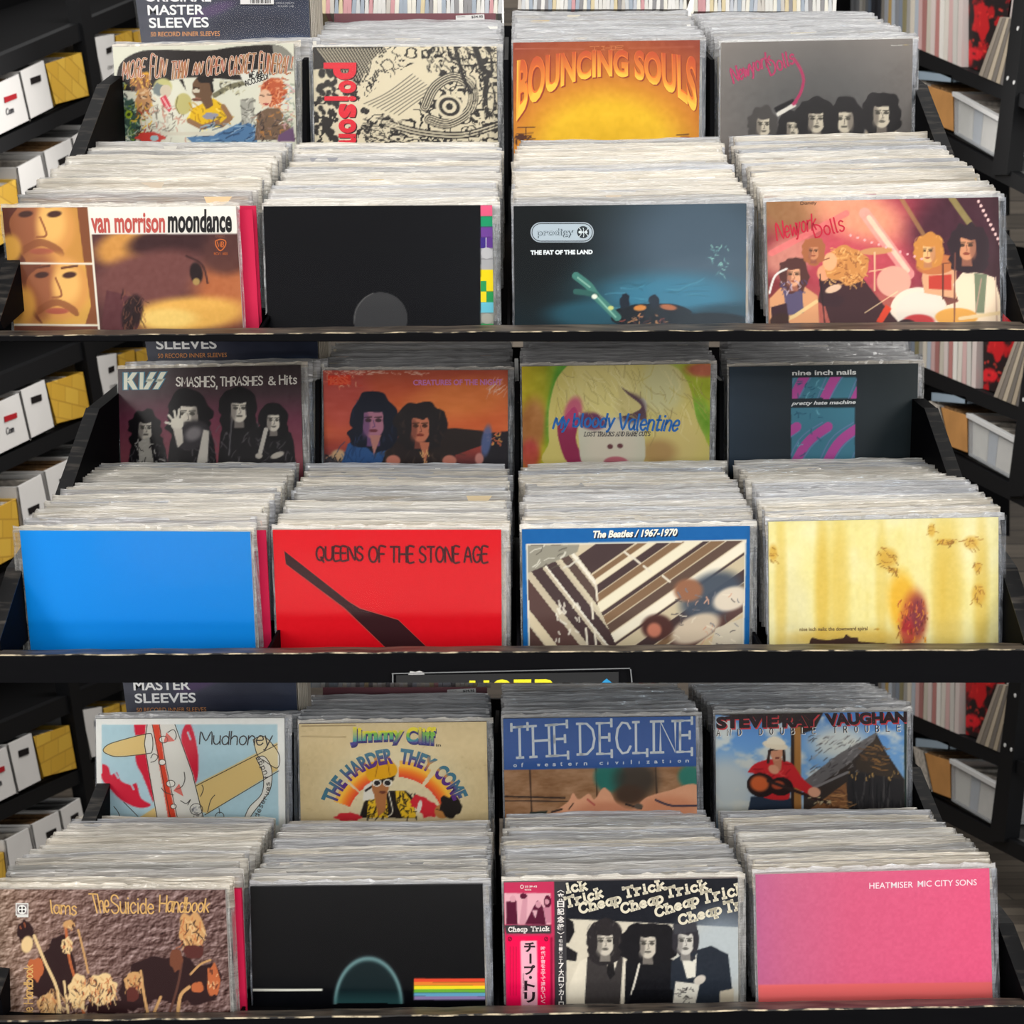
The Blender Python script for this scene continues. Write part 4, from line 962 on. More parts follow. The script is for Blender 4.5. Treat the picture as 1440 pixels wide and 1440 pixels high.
def a_blonde(p, k):
    p.fill((188, 188, 52))
    p.hgrad([(733, (206, 186, 40)), (765, (180, 176, 40)), (785, (120, 170, 50)), (1001, (176, 186, 50))]); p.ell(748, 600, 20, 40, (176, 112, 66), 6, .8, .9); p.ell(745, 640, 14, 22, (196, 70, 74), 0, .8, .8); p.ell(990, 520, 26, 10, (196, 100, 84), 0, .8, .9)
    p.ell(784, 560, 12, 60, (92, 162, 54), 12, .7, .9); p.ell(985, 590, 16, 30, (110, 166, 50), -12, .8, .8); p.noise(20, 14, 4)
    hair = (214, 200, 120)
    p.poly([(800, 512), (870, 510), (940, 512), (968, 540), (980, 590), (994, 622), (998, 656), (780, 656), (772, 620), (772, 575), (782, 535)], hair, 1, True)
    p.ell(850, 545, 50, 34, (222, 212, 150), -14, .7, .8); p.ell(930, 545, 30, 40, (206, 206, 170), 0, .9, .7); p.ell(952, 620, 34, 40, (214, 196, 130), 0, .8, .8); p.ell(925, 636, 26, 18, (170, 130, 84), 0, .9, .7)
    p.scatter(150, (780, 512, 990, 600), [(190, 172, 84), (232, 222, 170), (150, 130, 84)], (14, 34), (.8, 1.4), 5, (40, 110), .5)
    p.poly([(796, 584), (808, 572), (814, 590), (810, 620), (824, 655), (800, 652), (788, 628), (784, 598)], (150, 46, 84), 1, True); p.ell(806, 580, 12, 22, (196, 76, 124), 14, .6, .8)
    p.poly([(814, 580), (850, 586), (905, 560), (906, 604), (900, 656), (826, 656), (814, 620)], (206, 204, 184), 1, True); p.ell(860, 630, 36, 36, (216, 206, 188), 0, .8, .8)
    p.ell(832, 592, 20, 12, (110, 52, 90), 10, .5, .95); p.ell(886, 574, 22, 20, (84, 58, 74), 24, .5, .95); p.poly([(868, 540), (902, 566), (908, 592), (884, 582), (872, 560)], (92, 66, 78), .9, True)
    p.poly([(804, 512), (850, 520), (880, 552), (902, 572), (880, 584), (850, 586), (824, 560)], (222, 210, 140), .9, True); p.scatter(40, (816, 520, 890, 580), [(180, 166, 100), (238, 230, 180)], (16, 34), (.8, 1.4), 9, (40, 70), .6)
    p.ell(858, 628, 4, 3.4, (110, 66, 70), 0, .5); p.ell(872, 627, 4, 3.4, (110, 66, 70), 0, .5);
    p.ell(866, 650, 17, 8, (190, 108, 120), 0, .3); p.line([(850, 650), (882, 650)], 1.2, (130, 60, 76))
    bl = (40, 112, 190)
    for wd, q in (('My', [(780, 588), (801, 584), (798, 607), (777, 607)]), ('bloody', [(806, 582), (865, 582), (862, 607), (806, 606)]), ('Valentine', [(872, 582), (958, 584), (952, 606), (872, 604)])): k.strokes(wd, q, 3, bl, 3, gap=.9, shear=.12)
    k.strokes('LOST TRACKS AND RARE CUTS', [(822, 607), (915, 606.5), (914, 613.5), (821, 614)], 1, (84, 78, 80), 3, gap=1.3, serif=True, shear=.12, smooth=False)

def a_slate(p, k):
    p.hgrad([(1025, (44, 60, 76)), (1110, (38, 48, 56)), (1292, (40, 50, 54))]); p.noise(2, 6, 3)
    te = (76, 140, 162); pk = (206, 84, 170); lt = (130, 150, 200)
    for (x0, y0, x1, y1, sd) in ((1114, 531, 1204, 560, 2), (1112.5, 573.5, 1202, 660, 3)):
        idx = p.poly([(x0, y0), (x1, y0 - .5), (x1, y1), (x0, y1)], te)
        keep = p.C.copy()
        for i in range(4):
            o = i * 44 - 44; b = y1
            p.line([(x0 + o - 8, b + 20), (x0 + o + 20, b - 34), (x0 + o + 52, b - 60)], 13, pk, .95, True)
            p.line([(x0 + o - 1, b + 20), (x0 + o + 27, b - 30), (x0 + o + 56, b - 54)], 1.4, lt, .9, True)
            p.line([(x0 + o - 16, b + 20), (x0 + o + 10, b - 40), (x0 + o + 44, b - 66)], 1.4, lt, .8, True)
        p.scatter(14, (x0 + 2, y0 + 2, x0 + 40, y1), [(126, 196, 214), (50, 104, 130)], (4, 10), (1, 2), sd)
        m = np.ones(len(p.X), bool); m[idx] = False; p.C[m] = keep[m]
    k.text('nine inch nails', [(1114, 521), (1204, 519.5), (1204, 526.8), (1114, 528)], (238, 240, 240), .03, 3)
    k.text('pretty hate machine', [(1116, 564.5), (1204.5, 562.5), (1202.5, 569.5), (1112.5, 571.5)], (238, 240, 240), .03, 3)

def a_blue(p, k): p.hgrad([(27, (0, 146, 236)), (200, (0, 136, 224)), (358, (0, 132, 216))])

def a_redbar(p, k):
    p.fill((214, 6, 26)); p.noise(4, 4, 2)
    dk = (52, 16, 22)
    # plain stand-in: a dark bar with a broad foot
    for grow, c, l in ((1.2, (180, 60, 56), 1), (0, dk, 2)):
        k.poly([(400 - grow, 775 - grow), (402, 793 + grow), (486 - grow, 856 + grow), (548 - grow, 916), (606 + grow, 916), (560, 872 - grow), (506 + grow, 856 - grow), (490, 846 - grow)], c, l)
    for wd, xa, xb in (('QUEENS', 445, 510), ('OF', 519, 542), ('THE', 549, 582), ('STONE', 590, 646), ('AGE', 653, 686)):
        k.strokes(wd, [(xa, 769), (xb, 769), (xb, 790.5), (xa, 790.5)], 3.1, (72, 18, 24), 3, gap=1.0)

def a_balcony(p, k):
    bl = (24, 98, 164)
    p.fill(bl); p.noise(5, 5, 3)
    p.poly([(739.5, 765), (1049.5, 758.5), (1046, 915), (743, 915)], (222, 216, 200))
    idx = p.poly([(742, 767.5), (1047, 761), (1043.5, 915), (746, 915)], (206, 192, 164)); keep = p.C.copy()
    dkc = (74, 58, 58); br = (132, 104, 78)
    # plain diagonal stripes, two directions
    for i, (c, w) in enumerate(((dkc, 30), (br, 7), ((226, 216, 190), 6), (dkc, 10), (br, 9), ((228, 220, 196), 12), (dkc, 5), (br, 11), ((96, 76, 66), 12), ((232, 224, 204), 12), (dkc, 3), ((200, 186, 156), 13), (dkc, 14), (br, 8), ((92, 66, 62), 22), ((206, 186, 150), 14))):
        o = sum(v for _, v in (((0), 30), (0, 7), (0, 6), (0, 10), (0, 9), (0, 12), (0, 5), (0, 11), (0, 12), (0, 12), (0, 3), (0, 13), (0, 14), (0, 8), (0, 22), (0, 14))[:i]) + w / 2
        a = (800 + o * .55, 790 + o * 1.02); p.line([(a[0] - 90, a[1] + 62), (a[0] + 330, a[1] - 232)], w * 1.02, c)
    left = p.inside([(742, 766), (800, 766), (838, 816), (840, 850), (870, 915), (742, 915)])
    p.C[left] = (196, 184, 160)
    for i, (x, w, c) in enumerate(((738, 16, dkc), (756, 5, (226, 220, 204)), (765, 14, dkc), (782, 5, (206, 196, 170)), (792, 12, (92, 74, 68)), (806, 5, (232, 226, 210)), (818, 10, dkc), (830, 5, (226, 220, 200)), (700, 26, (90, 66, 62)), (676, 12, (214, 200, 170)), (655, 18, (84, 62, 58)))):
        q = [(x - 30, 740), (x + 100, 905 + 20)]
        dx = p.X[left] - (x + (p.Y[left] - 780) * .78)
        m = np.abs(dx) < w * .62
        p.C[left[m]] = c
    p.poly([(742, 767), (815, 766), (812, 776), (742, 806)], (150, 146, 132)); p.scatter(14, (745, 768, 810, 800), [(90, 84, 76), (214, 210, 196)], (8, 18), (1, 3), 4, (-40, -25))
    p.scatter(20, (780, 842, 815, 900), [(226, 220, 204)], (4, 8), (2, 3), 5, (40, 100))
    for x, y in ((838, 822), (832, 848), (824, 884), (836, 884)): p.line([(x, y), (x + 2, y + 22)], 3, (222, 214, 196))
    for x, y in ((905, 796), (932, 810), (890, 784), (878, 776)): p.line([(x, y), (x + 10, y + 8)], 3, (222, 214, 196))
    # plain patches of slate, tan and cream in the lower right
    p.ell(1000, 838, 46, 30, (70, 80, 94), -30, .5, .95); p.ell(968, 830, 20, 16, (150, 104, 78), 0, .5); p.ell(1028, 842, 26, 16, (214, 202, 184), -20, .4); p.ell(978, 884, 36, 18, (206, 190, 168), -24, .4); p.ell(924, 882, 22, 18, (84, 54, 50), 0, .4); p.ell(920, 886, 10, 10, (190, 120, 98), 0, .6)
    p.poly([(1006, 884), (1046, 868), (1045, 915), (998, 915)], (206, 196, 176)); p.scatter(40, (945, 824, 1046, 910), [(120, 120, 126), (226, 216, 196), (90, 84, 84), (206, 160, 136)], (5, 12), (1, 2), 7)
    m = np.ones(len(p.X), bool); m[idx] = False; p.C[m] = keep[m]
    q = [(833.5, 746), (953, 743), (952, 754), (833, 757)]
    k.text('The Beatles / 1967-1970', [(a + 1.3, b + 1.4) for a, b in q], (20, 30, 50), .045, 2); k.text('The Beatles / 1967-1970', q, (240, 236, 222), .04, 3, fn=lambda s, t: (lambda xy: (xy[0] + (0.5 - t) * 2, xy[1]))(quadmap(q)(s, t)))

def a_rust(p, k):
    p.fill((226, 216, 150)); f = p.field(40, 3, 3, .5)
    p.mix((f - .5) * 1.1, (216, 198, 110)); p.mix((p.field(60, 5) - .5) * 2, (232, 228, 190))
    p.ell(1110, 860, 30, 60, (214, 208, 170), 0, 1, .6)
    for x, w, a in ((1156, 10, .7), (1180, 14, .5), (1240, 8, .4), (1335, 18, .6), (1380, 10, .6), (1098, 8, .5), (1320, 10, .4)): p.ell(x, 830, w, 100, (206, 172, 60), 0, 1.2, a)
    p.ell(1270, 850, 20, 46, (222, 172, 40), -6, .8, .9); p.ell(1285, 872, 18, 40, (176, 80, 44), 4, .8, .9); p.ell(1290, 866, 11, 26, (120, 44, 60), 0, .9, .85); p.ell(1276, 890, 9, 22, (170, 40, 50), 0, .8, .9); p.scatter(90, (1262, 842, 1304, 904), [(150, 50, 40), (226, 150, 40), (90, 30, 50), (214, 110, 50), (110, 50, 20)], (2, 7), (1, 2), 3, (60, 120), .7)
    for cx, cy, rx, ry in ((1248, 785, 14, 14), (1256, 802, 8, 4), (1310, 746, 5, 9), (1330, 762, 14, 4), (1366, 763, 10, 9), (1375, 798, 5, 7), (1376, 836, 9, 14), (1087, 778, 6, 12), (1234, 885, 2, 2)):
        p.ell(cx, cy, rx, ry, (204, 160, 56), 0, .9, .8); p.scatter(int(rx * 1.3), (cx - rx, cy - ry, cx + rx, cy + ry), [(150, 96, 30), (120, 80, 30)], (3, 8), (.9, 1.5), int(cx), (0, 180), .7)
    p.ell(1190, 898, 80, 14, (206, 170, 70), 0, .9, .7)
    p.poly([(1138, 905), (1142, 897), (1152, 899), (1165, 900), (1178, 898), (1186, 897), (1190, 892), (1196, 896), (1206, 897), (1208, 902), (1220, 903), (1232, 904), (1243, 904), (1240, 908), (1138, 908)], (58, 36, 28), 1, True)
    p.noise(6, 5, 8)
    k.text('nine inch nails: the downward spiral', [(1124.5, 882.5), (1220, 881), (1220, 888), (1124.5, 889)], (112, 92, 60), .015, 3)

def a_planks(p, k):
    p.fill((240, 240, 236)); p.poly([(143, 1019), (390, 1018.5), (392, 1160), (143, 1160)], (182, 212, 222)); p.noise(4, 5, 2)
    idx = p.inside([(143, 1019), (390, 1018.5), (392, 1160), (143, 1160)]); keep = p.C.copy()
    cr = (214, 30, 62); tan = (226, 198, 132); wh = (226, 224, 216)
    def outl(pts, c, w=1.1):
        p.poly(pts, c, 1, True)
        q = catmull(list(pts) + [pts[0]], 6); k.ribbon(q, w, (70, 62, 54), 2)
    p.poly([(188, 1018), (207, 1018), (206, 1034), (190, 1034)], cr); p.poly([(340 - 80, 1020), (268, 1019), (275, 1040), (279, 1070), (276, 1100), (262, 1104), (255, 1040)], cr, 1, True)
    for pts in ([(143, 1074), (152, 1078), (156, 1090), (164, 1086), (170, 1098), (184, 1104), (192, 1102), (198, 1122), (212, 1132), (196, 1136), (172, 1126), (152, 1106), (143, 1094)], [(190, 1058), (206, 1054), (212, 1090), (216, 1128), (206, 1104), (200, 1090), (192, 1074)]): p.poly(pts, cr, 1, True)
    for a, b in (((160, 1084), (166, 1094)), ((184, 1102), (188, 1110)), ((264, 1030), (268, 1040))): p.line([a, b], 2.4, (182, 212, 222))
    outl([(148, 1050), (160, 1044), (206, 1032), (214, 1036), (214, 1056), (206, 1060), (166, 1064), (150, 1060), (145, 1055)], tan)
    p.poly([(272, 1105), (390, 1044), (392, 1082), (292, 1144), (276, 1140)], tan); k.ribbon([(276, 1105), (390, 1047)], 1.1, (70, 62, 54), 2); k.ribbon([(288, 1146), (392, 1084)], 1.1, (70, 62, 54), 2); p.poly([(180, 1160), (220, 1134), (224, 1160)], tan)
    p.poly([(205, 1018), (246, 1018), (272, 1090), (288, 1160), (222, 1160), (212, 1100), (203, 1048)], wh); k.ribbon([(207, 1019), (203, 1046), (212, 1100), (222, 1156)], 1.1, (70, 62, 54), 2); k.ribbon([(246, 1019), (270, 1086), (286, 1150)], 1.1, (70, 62, 54), 2)
    p.poly([(214, 1018), (224, 1018), (232, 1076), (250, 1160), (238, 1160), (228, 1100)], (224, 74, 48)); k.ribbon([(214, 1019), (228, 1090), (240, 1152)], .9, (70, 62, 54), 2); k.ribbon([(224, 1019), (234, 1080), (250, 1152)], .9, (70, 62, 54), 2)
    for cx, cy, r in ((230, 1040, 6), (228, 1072, 5), (240, 1102, 6), (244, 1134, 4)): k.disc(cx, cy, r, r * .8, (240, 236, 226), 2); k.ring(cx, cy, r, r * .8, 1, (70, 62, 54), 3, 16)
    k.poly([(234, 1030), (246, 1042), (230, 1044)], (226, 120, 110), 3); k.poly([(252, 1102), (258, 1120), (244, 1112)], (226, 120, 110), 3)
    lt = (80, 74, 70)
    for pts in ([(248, 1110), (256, 1106), (260, 1096), (259, 1086)], [(244, 1118), (232, 1114), (227, 1108)], [(236, 1030), (244, 1026), (248, 1034), (246, 1040)], [(160, 1134), (166, 1142), (170, 1152)], [(174, 1128), (186, 1140), (194, 1148)], [(282, 1120), (286, 1110), (284, 1104)], [(292, 1142), (296, 1126), (302, 1118)], [(308, 1136), (309, 1144)], [(254, 1126), (262, 1130), (268, 1124), (264, 1132)], [(212, 1066), (216, 1060), (222, 1064), (218, 1070), (212, 1072)]): k.ribbon(catmull(pts), 1.1, lt, 3)
    k.ring(309, 1148, 6, 6, 1, lt, 3, 16); k.ring(276, 1138, 9, 8, 1, lt, 3, 16)
    p.scatter(14, (270, 1132, 286, 1152), [(60, 60, 66), (150, 150, 160)], (2, 4), (1, 1.5), 5)
    outl([(356, 1040), (372, 1036), (392, 1060), (390, 1080), (372, 1070), (362, 1062)], (230, 214, 170)); outl([(360, 1066), (372, 1064), (382, 1082), (380, 1110), (366, 1130), (352, 1150), (360, 1156), (344, 1156), (350, 1136), (368, 1116), (370, 1090)], (236, 232, 222))
    m = np.ones(len(p.X), bool); m[idx] = False; p.C[m] = keep[m]
    k.strokes('Mudhoney.', [(279, 1029), (385, 1028), (383, 1055), (281, 1052)], 1.7, (62, 58, 60), 4, gap=.5, shear=.1)
    tx = 'deserves fudge.'
    path = catmull([(361, 1149), (368, 1132), (377, 1112), (375, 1092), (366, 1072), (361, 1062)], 8)
    pl = np.array(path); dl = np.r_[0, np.cumsum(np.hypot(*(pl[1:] - pl[:-1]).T))]
    def along(s, t):
        L_ = dl[-1] * s
        x = np.interp(L_, dl, pl[:, 0]); y = np.interp(L_, dl, pl[:, 1]); x2 = np.interp(L_ + 1, dl, pl[:, 0]); y2 = np.interp(L_ + 1, dl, pl[:, 1]); x1 = np.interp(L_ - 1, dl, pl[:, 0]); y1 = np.interp(L_ - 1, dl, pl[:, 1])
        d = np.hypot(x2 - x1, y2 - y1) + 1e-6; nx, ny = -(y2 - y1) / d, (x2 - x1) / d
        return x + nx * (t - .5) * 9, y + ny * (t - .5) * 9
    k.strokes(tx, None, 1, (80, 74, 70), 4, fn=along, gap=1.4)

def a_archcap(p, k):
    p.fill((210, 190, 146)); p.ell(555, 1110, 90, 60, (224, 212, 176), 0, .9, .9); p.noise(7, 5, 3); p.scatter(40, (424, 1020, 684, 1150), [(180, 158, 116)], (2, 5), (.8, 1.3), 3, (0, 180), .5)
    p.line([(424, 1021), (500, 1020)], 1, (120, 96, 60), .8); p.line([(424, 1036), (486, 1036)], 1, (120, 96, 60), .8)
    import bisect
    cx, cy = 556, 1156
    def arc(r0, r1, a0, a1):
        def f(s, t):
            a = R(a0 + (a1 - a0) * s); r = r1 + (r0 - r1) * t
            return cx + r * 1.06 * math.sin(a), cy - r * math.cos(a)
        return f
    def shade(x, y):
        r = math.hypot((x - cx) / 1.06, y - cy)
        t = (r - 60) / 29
        return (236, 120, 40) if t < .1 else ((246, 186, 62) if t < .62 else (226, 150, 60))
    ramp = [(64, (226, 78, 50)), (72, (240, 130, 44)), (80, (248, 196, 70)), (86, (232, 180, 90))]
    for a0, a1 in ((-70, -50), (-47, -2), (4, 33), (38, 68)):
        n = 16
        for (ra, ca), (rb, cb) in zip(ramp[:-1], ramp[1:]):
            f = arc(ra, rb, a0, a1)
            pts = [f(i / n, 0) for i in range(n + 1)] + [f(i / n, 1) for i in range(n, -1, -1)]
            i_ = p.poly(pts, ca)
            r = np.hypot((p.X[i_] - cx) / 1.06, p.Y[i_] - cy); t = ((r - ra) / (rb - ra))[:, None]
            p.C[i_] = np.array(ca) * (1 - t) + np.array(cb) * t
    def lc(x, y):
        r = math.hypot((x - cx) / 1.06, y - cy); t = min(max((r - 82) / 22, 0), 1)
        return (92, 50, 130) if t < .4 else ((214, 150, 70) if t < .58 else (70, 120, 140))
    for wd, a0, a1 in (('THE', -72, -50), ('HARDER', -46, -2), ('THEY', 4, 33), ('COME', 37, 69)): k.text(wd, None, lc, .05, 3, arc(82, 104, a0, a1))
    def jc(x, y): t = (y - 1022) / 30; return (226, 210, 50) if t < .25 else ((120, 180, 70) if t < .5 else ((60, 150, 150) if t < .7 else (70, 60, 140)))
    k.text('Jimmy', [(492, 1025), (569, 1023), (569, 1048), (493, 1052)], (54, 46, 110), .07, 2); k.text('Jimmy', [(492, 1022.5), (568, 1021.5), (568, 1044), (492, 1049)], jc, .045, 3)
    k.text('Cliff', [(571, 1025), (614, 1024), (614, 1050), (571, 1047)], (54, 46, 110), .07, 2); k.text('Cliff', [(571, 1022.5), (613, 1022), (613, 1047), (571, 1045)], jc, .045, 3)
    k.text('in', [(613, 1046), (620, 1045.5), (620, 1050), (613, 1050)], (90, 80, 60), .02, 3)
    # plain figure in a yellow cap
    p.poly([(505, 1150), (512, 1128), (530, 1112), (570, 1112), (578, 1118), (586, 1150)], (34, 28, 26)); yl = (232, 190, 44)
    p.poly([(516, 1150), (518, 1120), (530, 1108), (544, 1124), (546, 1150)], yl); p.poly([(556, 1112), (568, 1112), (580, 1128), (586, 1150), (566, 1150), (558, 1130)], yl); p.scatter(46, (516, 1110, 546, 1150), [(34, 28, 26)], (3, 6), (1.2, 2), 4); p.scatter(36, (558, 1112, 586, 1150), [(34, 28, 26)], (3, 6), (1.2, 2), 5)
    p.poly([(512, 1106), (524, 1098), (534, 1110), (526, 1124), (510, 1126)], (226, 222, 210)); p.line([(514, 1112), (526, 1104)], 3, (40, 34, 32))
    p.ell(535, 1107, 12, 15, (176, 116, 70), 0, .1); p.poly([(526, 1118), (544, 1118), (542, 1140), (532, 1148)], (176, 116, 70)); p.blobby(538, 1094, 17, 8, (34, 28, 26), seed=3)
    p.poly([(515, 1090), (516, 1076), (530, 1070), (548, 1070), (558, 1078), (556, 1090), (536, 1096), (520, 1098)], (226, 168, 26), 1, True); p.line([(532, 1071), (528, 1092)], 1, (150, 96, 20)); p.line([(545, 1071), (548, 1090)], 1, (150, 96, 20))
    for x in (530, 545): p.ell(x, 1101, 6.5, 5, (236, 232, 220), 0, .1); p.ell(x, 1101, 4.6, 3.5, (40, 36, 38), 0, .1)
    p.ell(538, 1114, 5, 2, (110, 60, 44), 0, .3); p.line([(546, 1112), (552, 1140), (546, 1148)], 1.4, (240, 232, 210), 1, True)
    p.blobby(588, 1128, 12, 10, (206, 44, 56), seed=7); p.blobby(604, 1138, 14, 12, (206, 44, 56), seed=8); p.blobby(490, 1149, 20, 6, (206, 44, 56), seed=9); p.ell(622, 1141, 11, 10, (190, 130, 70), 0, .2); p.blobby(634, 1134, 16, 15, (34, 28, 26), seed=10); p.line([(614, 1138), (622, 1140)], 1.2, (60, 40, 30)); p.ell(590, 1134, 3, 9, (226, 222, 210), 10, .3)

def a_decline(p, k):
    p.fill((150, 112, 80)); p.noise(22, 16, 4, .6, 1.6); p.noise(14, 4, 5, .5, 2)
    for x in (745, 838, 922): p.line([(x, 1080), (x + 3, 1150)], 2, (60, 42, 34))
    p.poly([(707, 1119), (795, 1121), (795, 1123), (707, 1121)], (30, 26, 28)); p.line([(707, 1126), (800, 1127)], 1.6, (30, 26, 28))
    p.ell(858, 1092, 22, 22, (40, 110, 100), 0, .5); p.ell(895, 1096, 30, 26, (58, 52, 46), 0, .9, .9); p.ell(970, 1092, 16, 16, (50, 120, 106), 0, .6); p.ell(886, 1118, 22, 14, (70, 52, 40), 0, .7)
    sk = (214, 158, 124)
    p.poly([(770, 1148), (790, 1134), (800, 1126), (806, 1115), (814, 1124), (828, 1116), (836, 1124), (848, 1108), (858, 1114), (868, 1130), (890, 1138), (908, 1122), (940, 1112), (980, 1104), (982, 1152), (770, 1152)], sk, 1, True)
    p.ell(850, 1142, 40, 14, (190, 126, 96), 0, .8, .8); p.ell(940, 1136, 40, 16, (196, 130, 96), 0, .9, .8); p.line([(800, 1138), (806, 1130)], 1.6, (60, 40, 34)); p.line([(776, 1142), (790, 1138)], 3, (60, 44, 38)); p.line([(826, 1124), (836, 1132)], 2.4, (170, 80, 74)); p.line([(880, 1131), (902, 1137)], 2.6, (40, 36, 36)); p.ell(898, 1134, 6, 4, (90, 80, 70), 0, .4); p.line([(922, 1125), (945, 1133), (980, 1133)], 3, (60, 54, 70), 1, True); p.poly([(745, 1142), (770, 1140), (765, 1152), (745, 1152)], (40, 50, 44))
    p.poly([(705, 1010), (982, 1003), (981, 1077.5), (706, 1083)], (38, 78, 142)); p.noise(3, 3, 7)
    for wd, q in (('THE', [(719, 1018), (797, 1013), (799, 1067), (720, 1071)]), ('DECLINE', [(811, 1013), (973, 1008), (973, 1062), (812, 1066)])): k.strokes(wd, q, 3.4, (186, 194, 198), 3, gap=1.3, serif=True, smooth=False)
    sub = 'of western civilization'
    f = quadmap([(722, 1073), (975, 1066.5), (975, 1072), (722, 1079)])
    cs = [c for c in sub]; n = len(cs)
    for i, c in enumerate(cs):
        if c == ' ': continue
        a, b = i / n, (i + (.14 if c in 'il' else (.26 if c in 'frt' else .44))) / n
        k.text(c, [f(a, 0 if c in 'ftl' else .3), f(b, 0 if c in 'ftl' else .3), f(b, 1), f(a, 1)], (190, 200, 206), .02, 3)

def a_barn(p, k):
    p.vgrad([(1000, (78, 130, 196)), (1060, (116, 164, 212)), (1145, (140, 176, 212))])
    f = p.field(34, 12, 1, 1.5, 4); p.mix(np.clip((f - .47) * 5, 0, .9), (214, 216, 208)); p.ell(1020, 1110, 46, 46, (206, 206, 198), 0, .9, .8); p.ell(1180, 1045, 40, 24, (226, 222, 206), 0, 1, .8)
    p.poly([(1004, 1004), (1140, 1000), (1160, 998), (1146, 1026), (1126, 1032), (1110, 1012), (1095, 1018)], (46, 36, 34)); p.poly([(1116, 1022), (1126, 1022), (1127, 1145), (1116, 1145)], (168, 118, 62)); p.poly([(1112, 1022), (1117, 1022), (1117, 1145), (1112, 1145)], (52, 38, 34)); p.poly([(1271, 1000), (1276, 1000), (1276, 1142), (1272, 1142)], (46, 60, 56))
    # barn
    p.poly([(1130, 1100), (1190, 1058), (1232, 1030), (1246, 1058), (1272, 1096), (1272, 1142), (1130, 1142)], (58, 50, 46)); p.poly([(1128, 1100), (1180, 1060), (1234, 1029), (1230, 1040), (1196, 1072), (1140, 1112)], (108, 104, 104)); p.scatter(120, (1134, 1036, 1226, 1106), [(60, 56, 58), (160, 156, 156)], (4, 9), (1, 1.8), 6, (-45, -25), .55)
    sky = p.inside([(1126, 1098), (1126, 1036), (1226, 1030)]); 
    p.poly([(1204, 1070), (1232, 1038), (1264, 1096), (1240, 1092), (1204, 1082)], (66, 56, 48)); p.scatter(26, (1206, 1044, 1246, 1082), [(176, 126, 70), (110, 80, 56)], (8, 18), (1, 2.4), 7, (10, 24), .7)
    p.poly([(1192, 1084), (1270, 1096), (1272, 1141), (1192, 1139)], (46, 44, 46)); p.scatter(40, (1192, 1086, 1270, 1138), [(84, 80, 80), (26, 26, 28)], (20, 40), (1, 1.8), 8, (86, 94), .7); p.scatter(14, (1194, 1084, 1266, 1094), [(190, 150, 90)], (3, 5), (1, 2), 9, (80, 100), .8); p.poly([(1136, 1140), (1190, 1100), (1192, 1140)], (140, 96, 62)); p.scatter(20, (1140, 1106, 1190, 1140), [(84, 56, 44), (190, 140, 90)], (10, 24), (1, 2.2), 10, (0, 8), .8); p.line([(1140, 1110), (1192, 1086)], 3.4, (130, 126, 126))
    # man in hat and red shirt with a guitar
    p.poly([(1050, 1150), (1056, 1120), (1112, 1122), (1116, 1150)], (42, 54, 72)); rd = (200, 40, 46)
    p.poly([(1051, 1086), (1062, 1074), (1082, 1068), (1104, 1070), (1116, 1076), (1130, 1096), (1146, 1110), (1140, 1118), (1112, 1106), (1108, 1124), (1072, 1120), (1066, 1092)], rd, 1, True); p.scatter(16, (1056, 1074, 1112, 1112), [(150, 24, 32), (226, 80, 76)], (8, 16), (1, 2), 11)
    p.poly([(1086, 1066), (1100, 1066), (1098, 1084), (1090, 1084)], (190, 130, 100)); p.ell(1092, 1057, 9, 13, (206, 148, 116), 0, .15); p.line([(1082, 1056), (1080, 1072)], 4, (60, 42, 36)); p.line([(1102, 1056), (1103, 1070)], 4, (60, 42, 36)); p.poly([(1082, 1048), (1101, 1047), (1100, 1054), (1092, 1055), (1083, 1056)], (26, 22, 26)); p.ell(1093, 1066, 4, 1.2, (130, 70, 60))
    p.ell(1090, 1048, 18, 6, (226, 214, 190), 10, .15); p.poly([(1078, 1046), (1080, 1038), (1092, 1036), (1102, 1042), (1103, 1047)], (232, 222, 200), 1, True)
    p.ell(1070, 1104, 20, 17, (40, 26, 26), 10, .06); p.ell(1098, 1106, 17, 13, (40, 26, 26), 0, .06); p.ell(1068, 1102, 13, 11, (206, 100, 52), 10, .5); p.ell(1094, 1104, 9, 6, (170, 74, 46), 0, .5); p.line([(1080, 1098), (1166, 1130)], 4.4, (52, 36, 34)); p.scatter(18, (1140, 1116, 1170, 1134), [(206, 190, 150), (90, 60, 44)], (2, 5), (1, 2), 13); p.ell(1088, 1082, 8, 6, (214, 156, 124), 30, .3); p.ell(1145, 1114, 9, 7, (220, 164, 134), 10, .25)
    for q, wd in (([(1007, 1008), (1094, 1004), (1094, 1023), (1007, 1025)], 'STEVIE'), ([(1100, 1006), (1152, 1003), (1152, 1021), (1100, 1023)], 'RAY'), ([(1159, 1003), (1276, 1000), (1275, 1016), (1162, 1021)], 'VAUGHAN')):
        k.text(wd, [(a + 1.6, b + 1.8) for a, b in q], (196, 60, 66), .06, 2); k.text(wd, q, (40, 24, 30), .06, 3)
    f = quadmap([(1008, 1026), (1276, 1019), (1276, 1030), (1008, 1037)]); cs = 'AND DOUBLE TROUBLE'; n = len(cs)
    for i, c in enumerate(cs):
        if c == ' ': continue
        a, b = i / n, (i + .3) / n
        q = [f(a, 0), f(b, 0), f(b, .8), f(a, .8)]
        k.strokes(c, [(u_ + .9, v_ + .6) for u_, v_ in q], 1.5, (236, 232, 224), 2, smooth=False); k.strokes(c, q, 1.2, (44, 34, 40), 3, smooth=False)

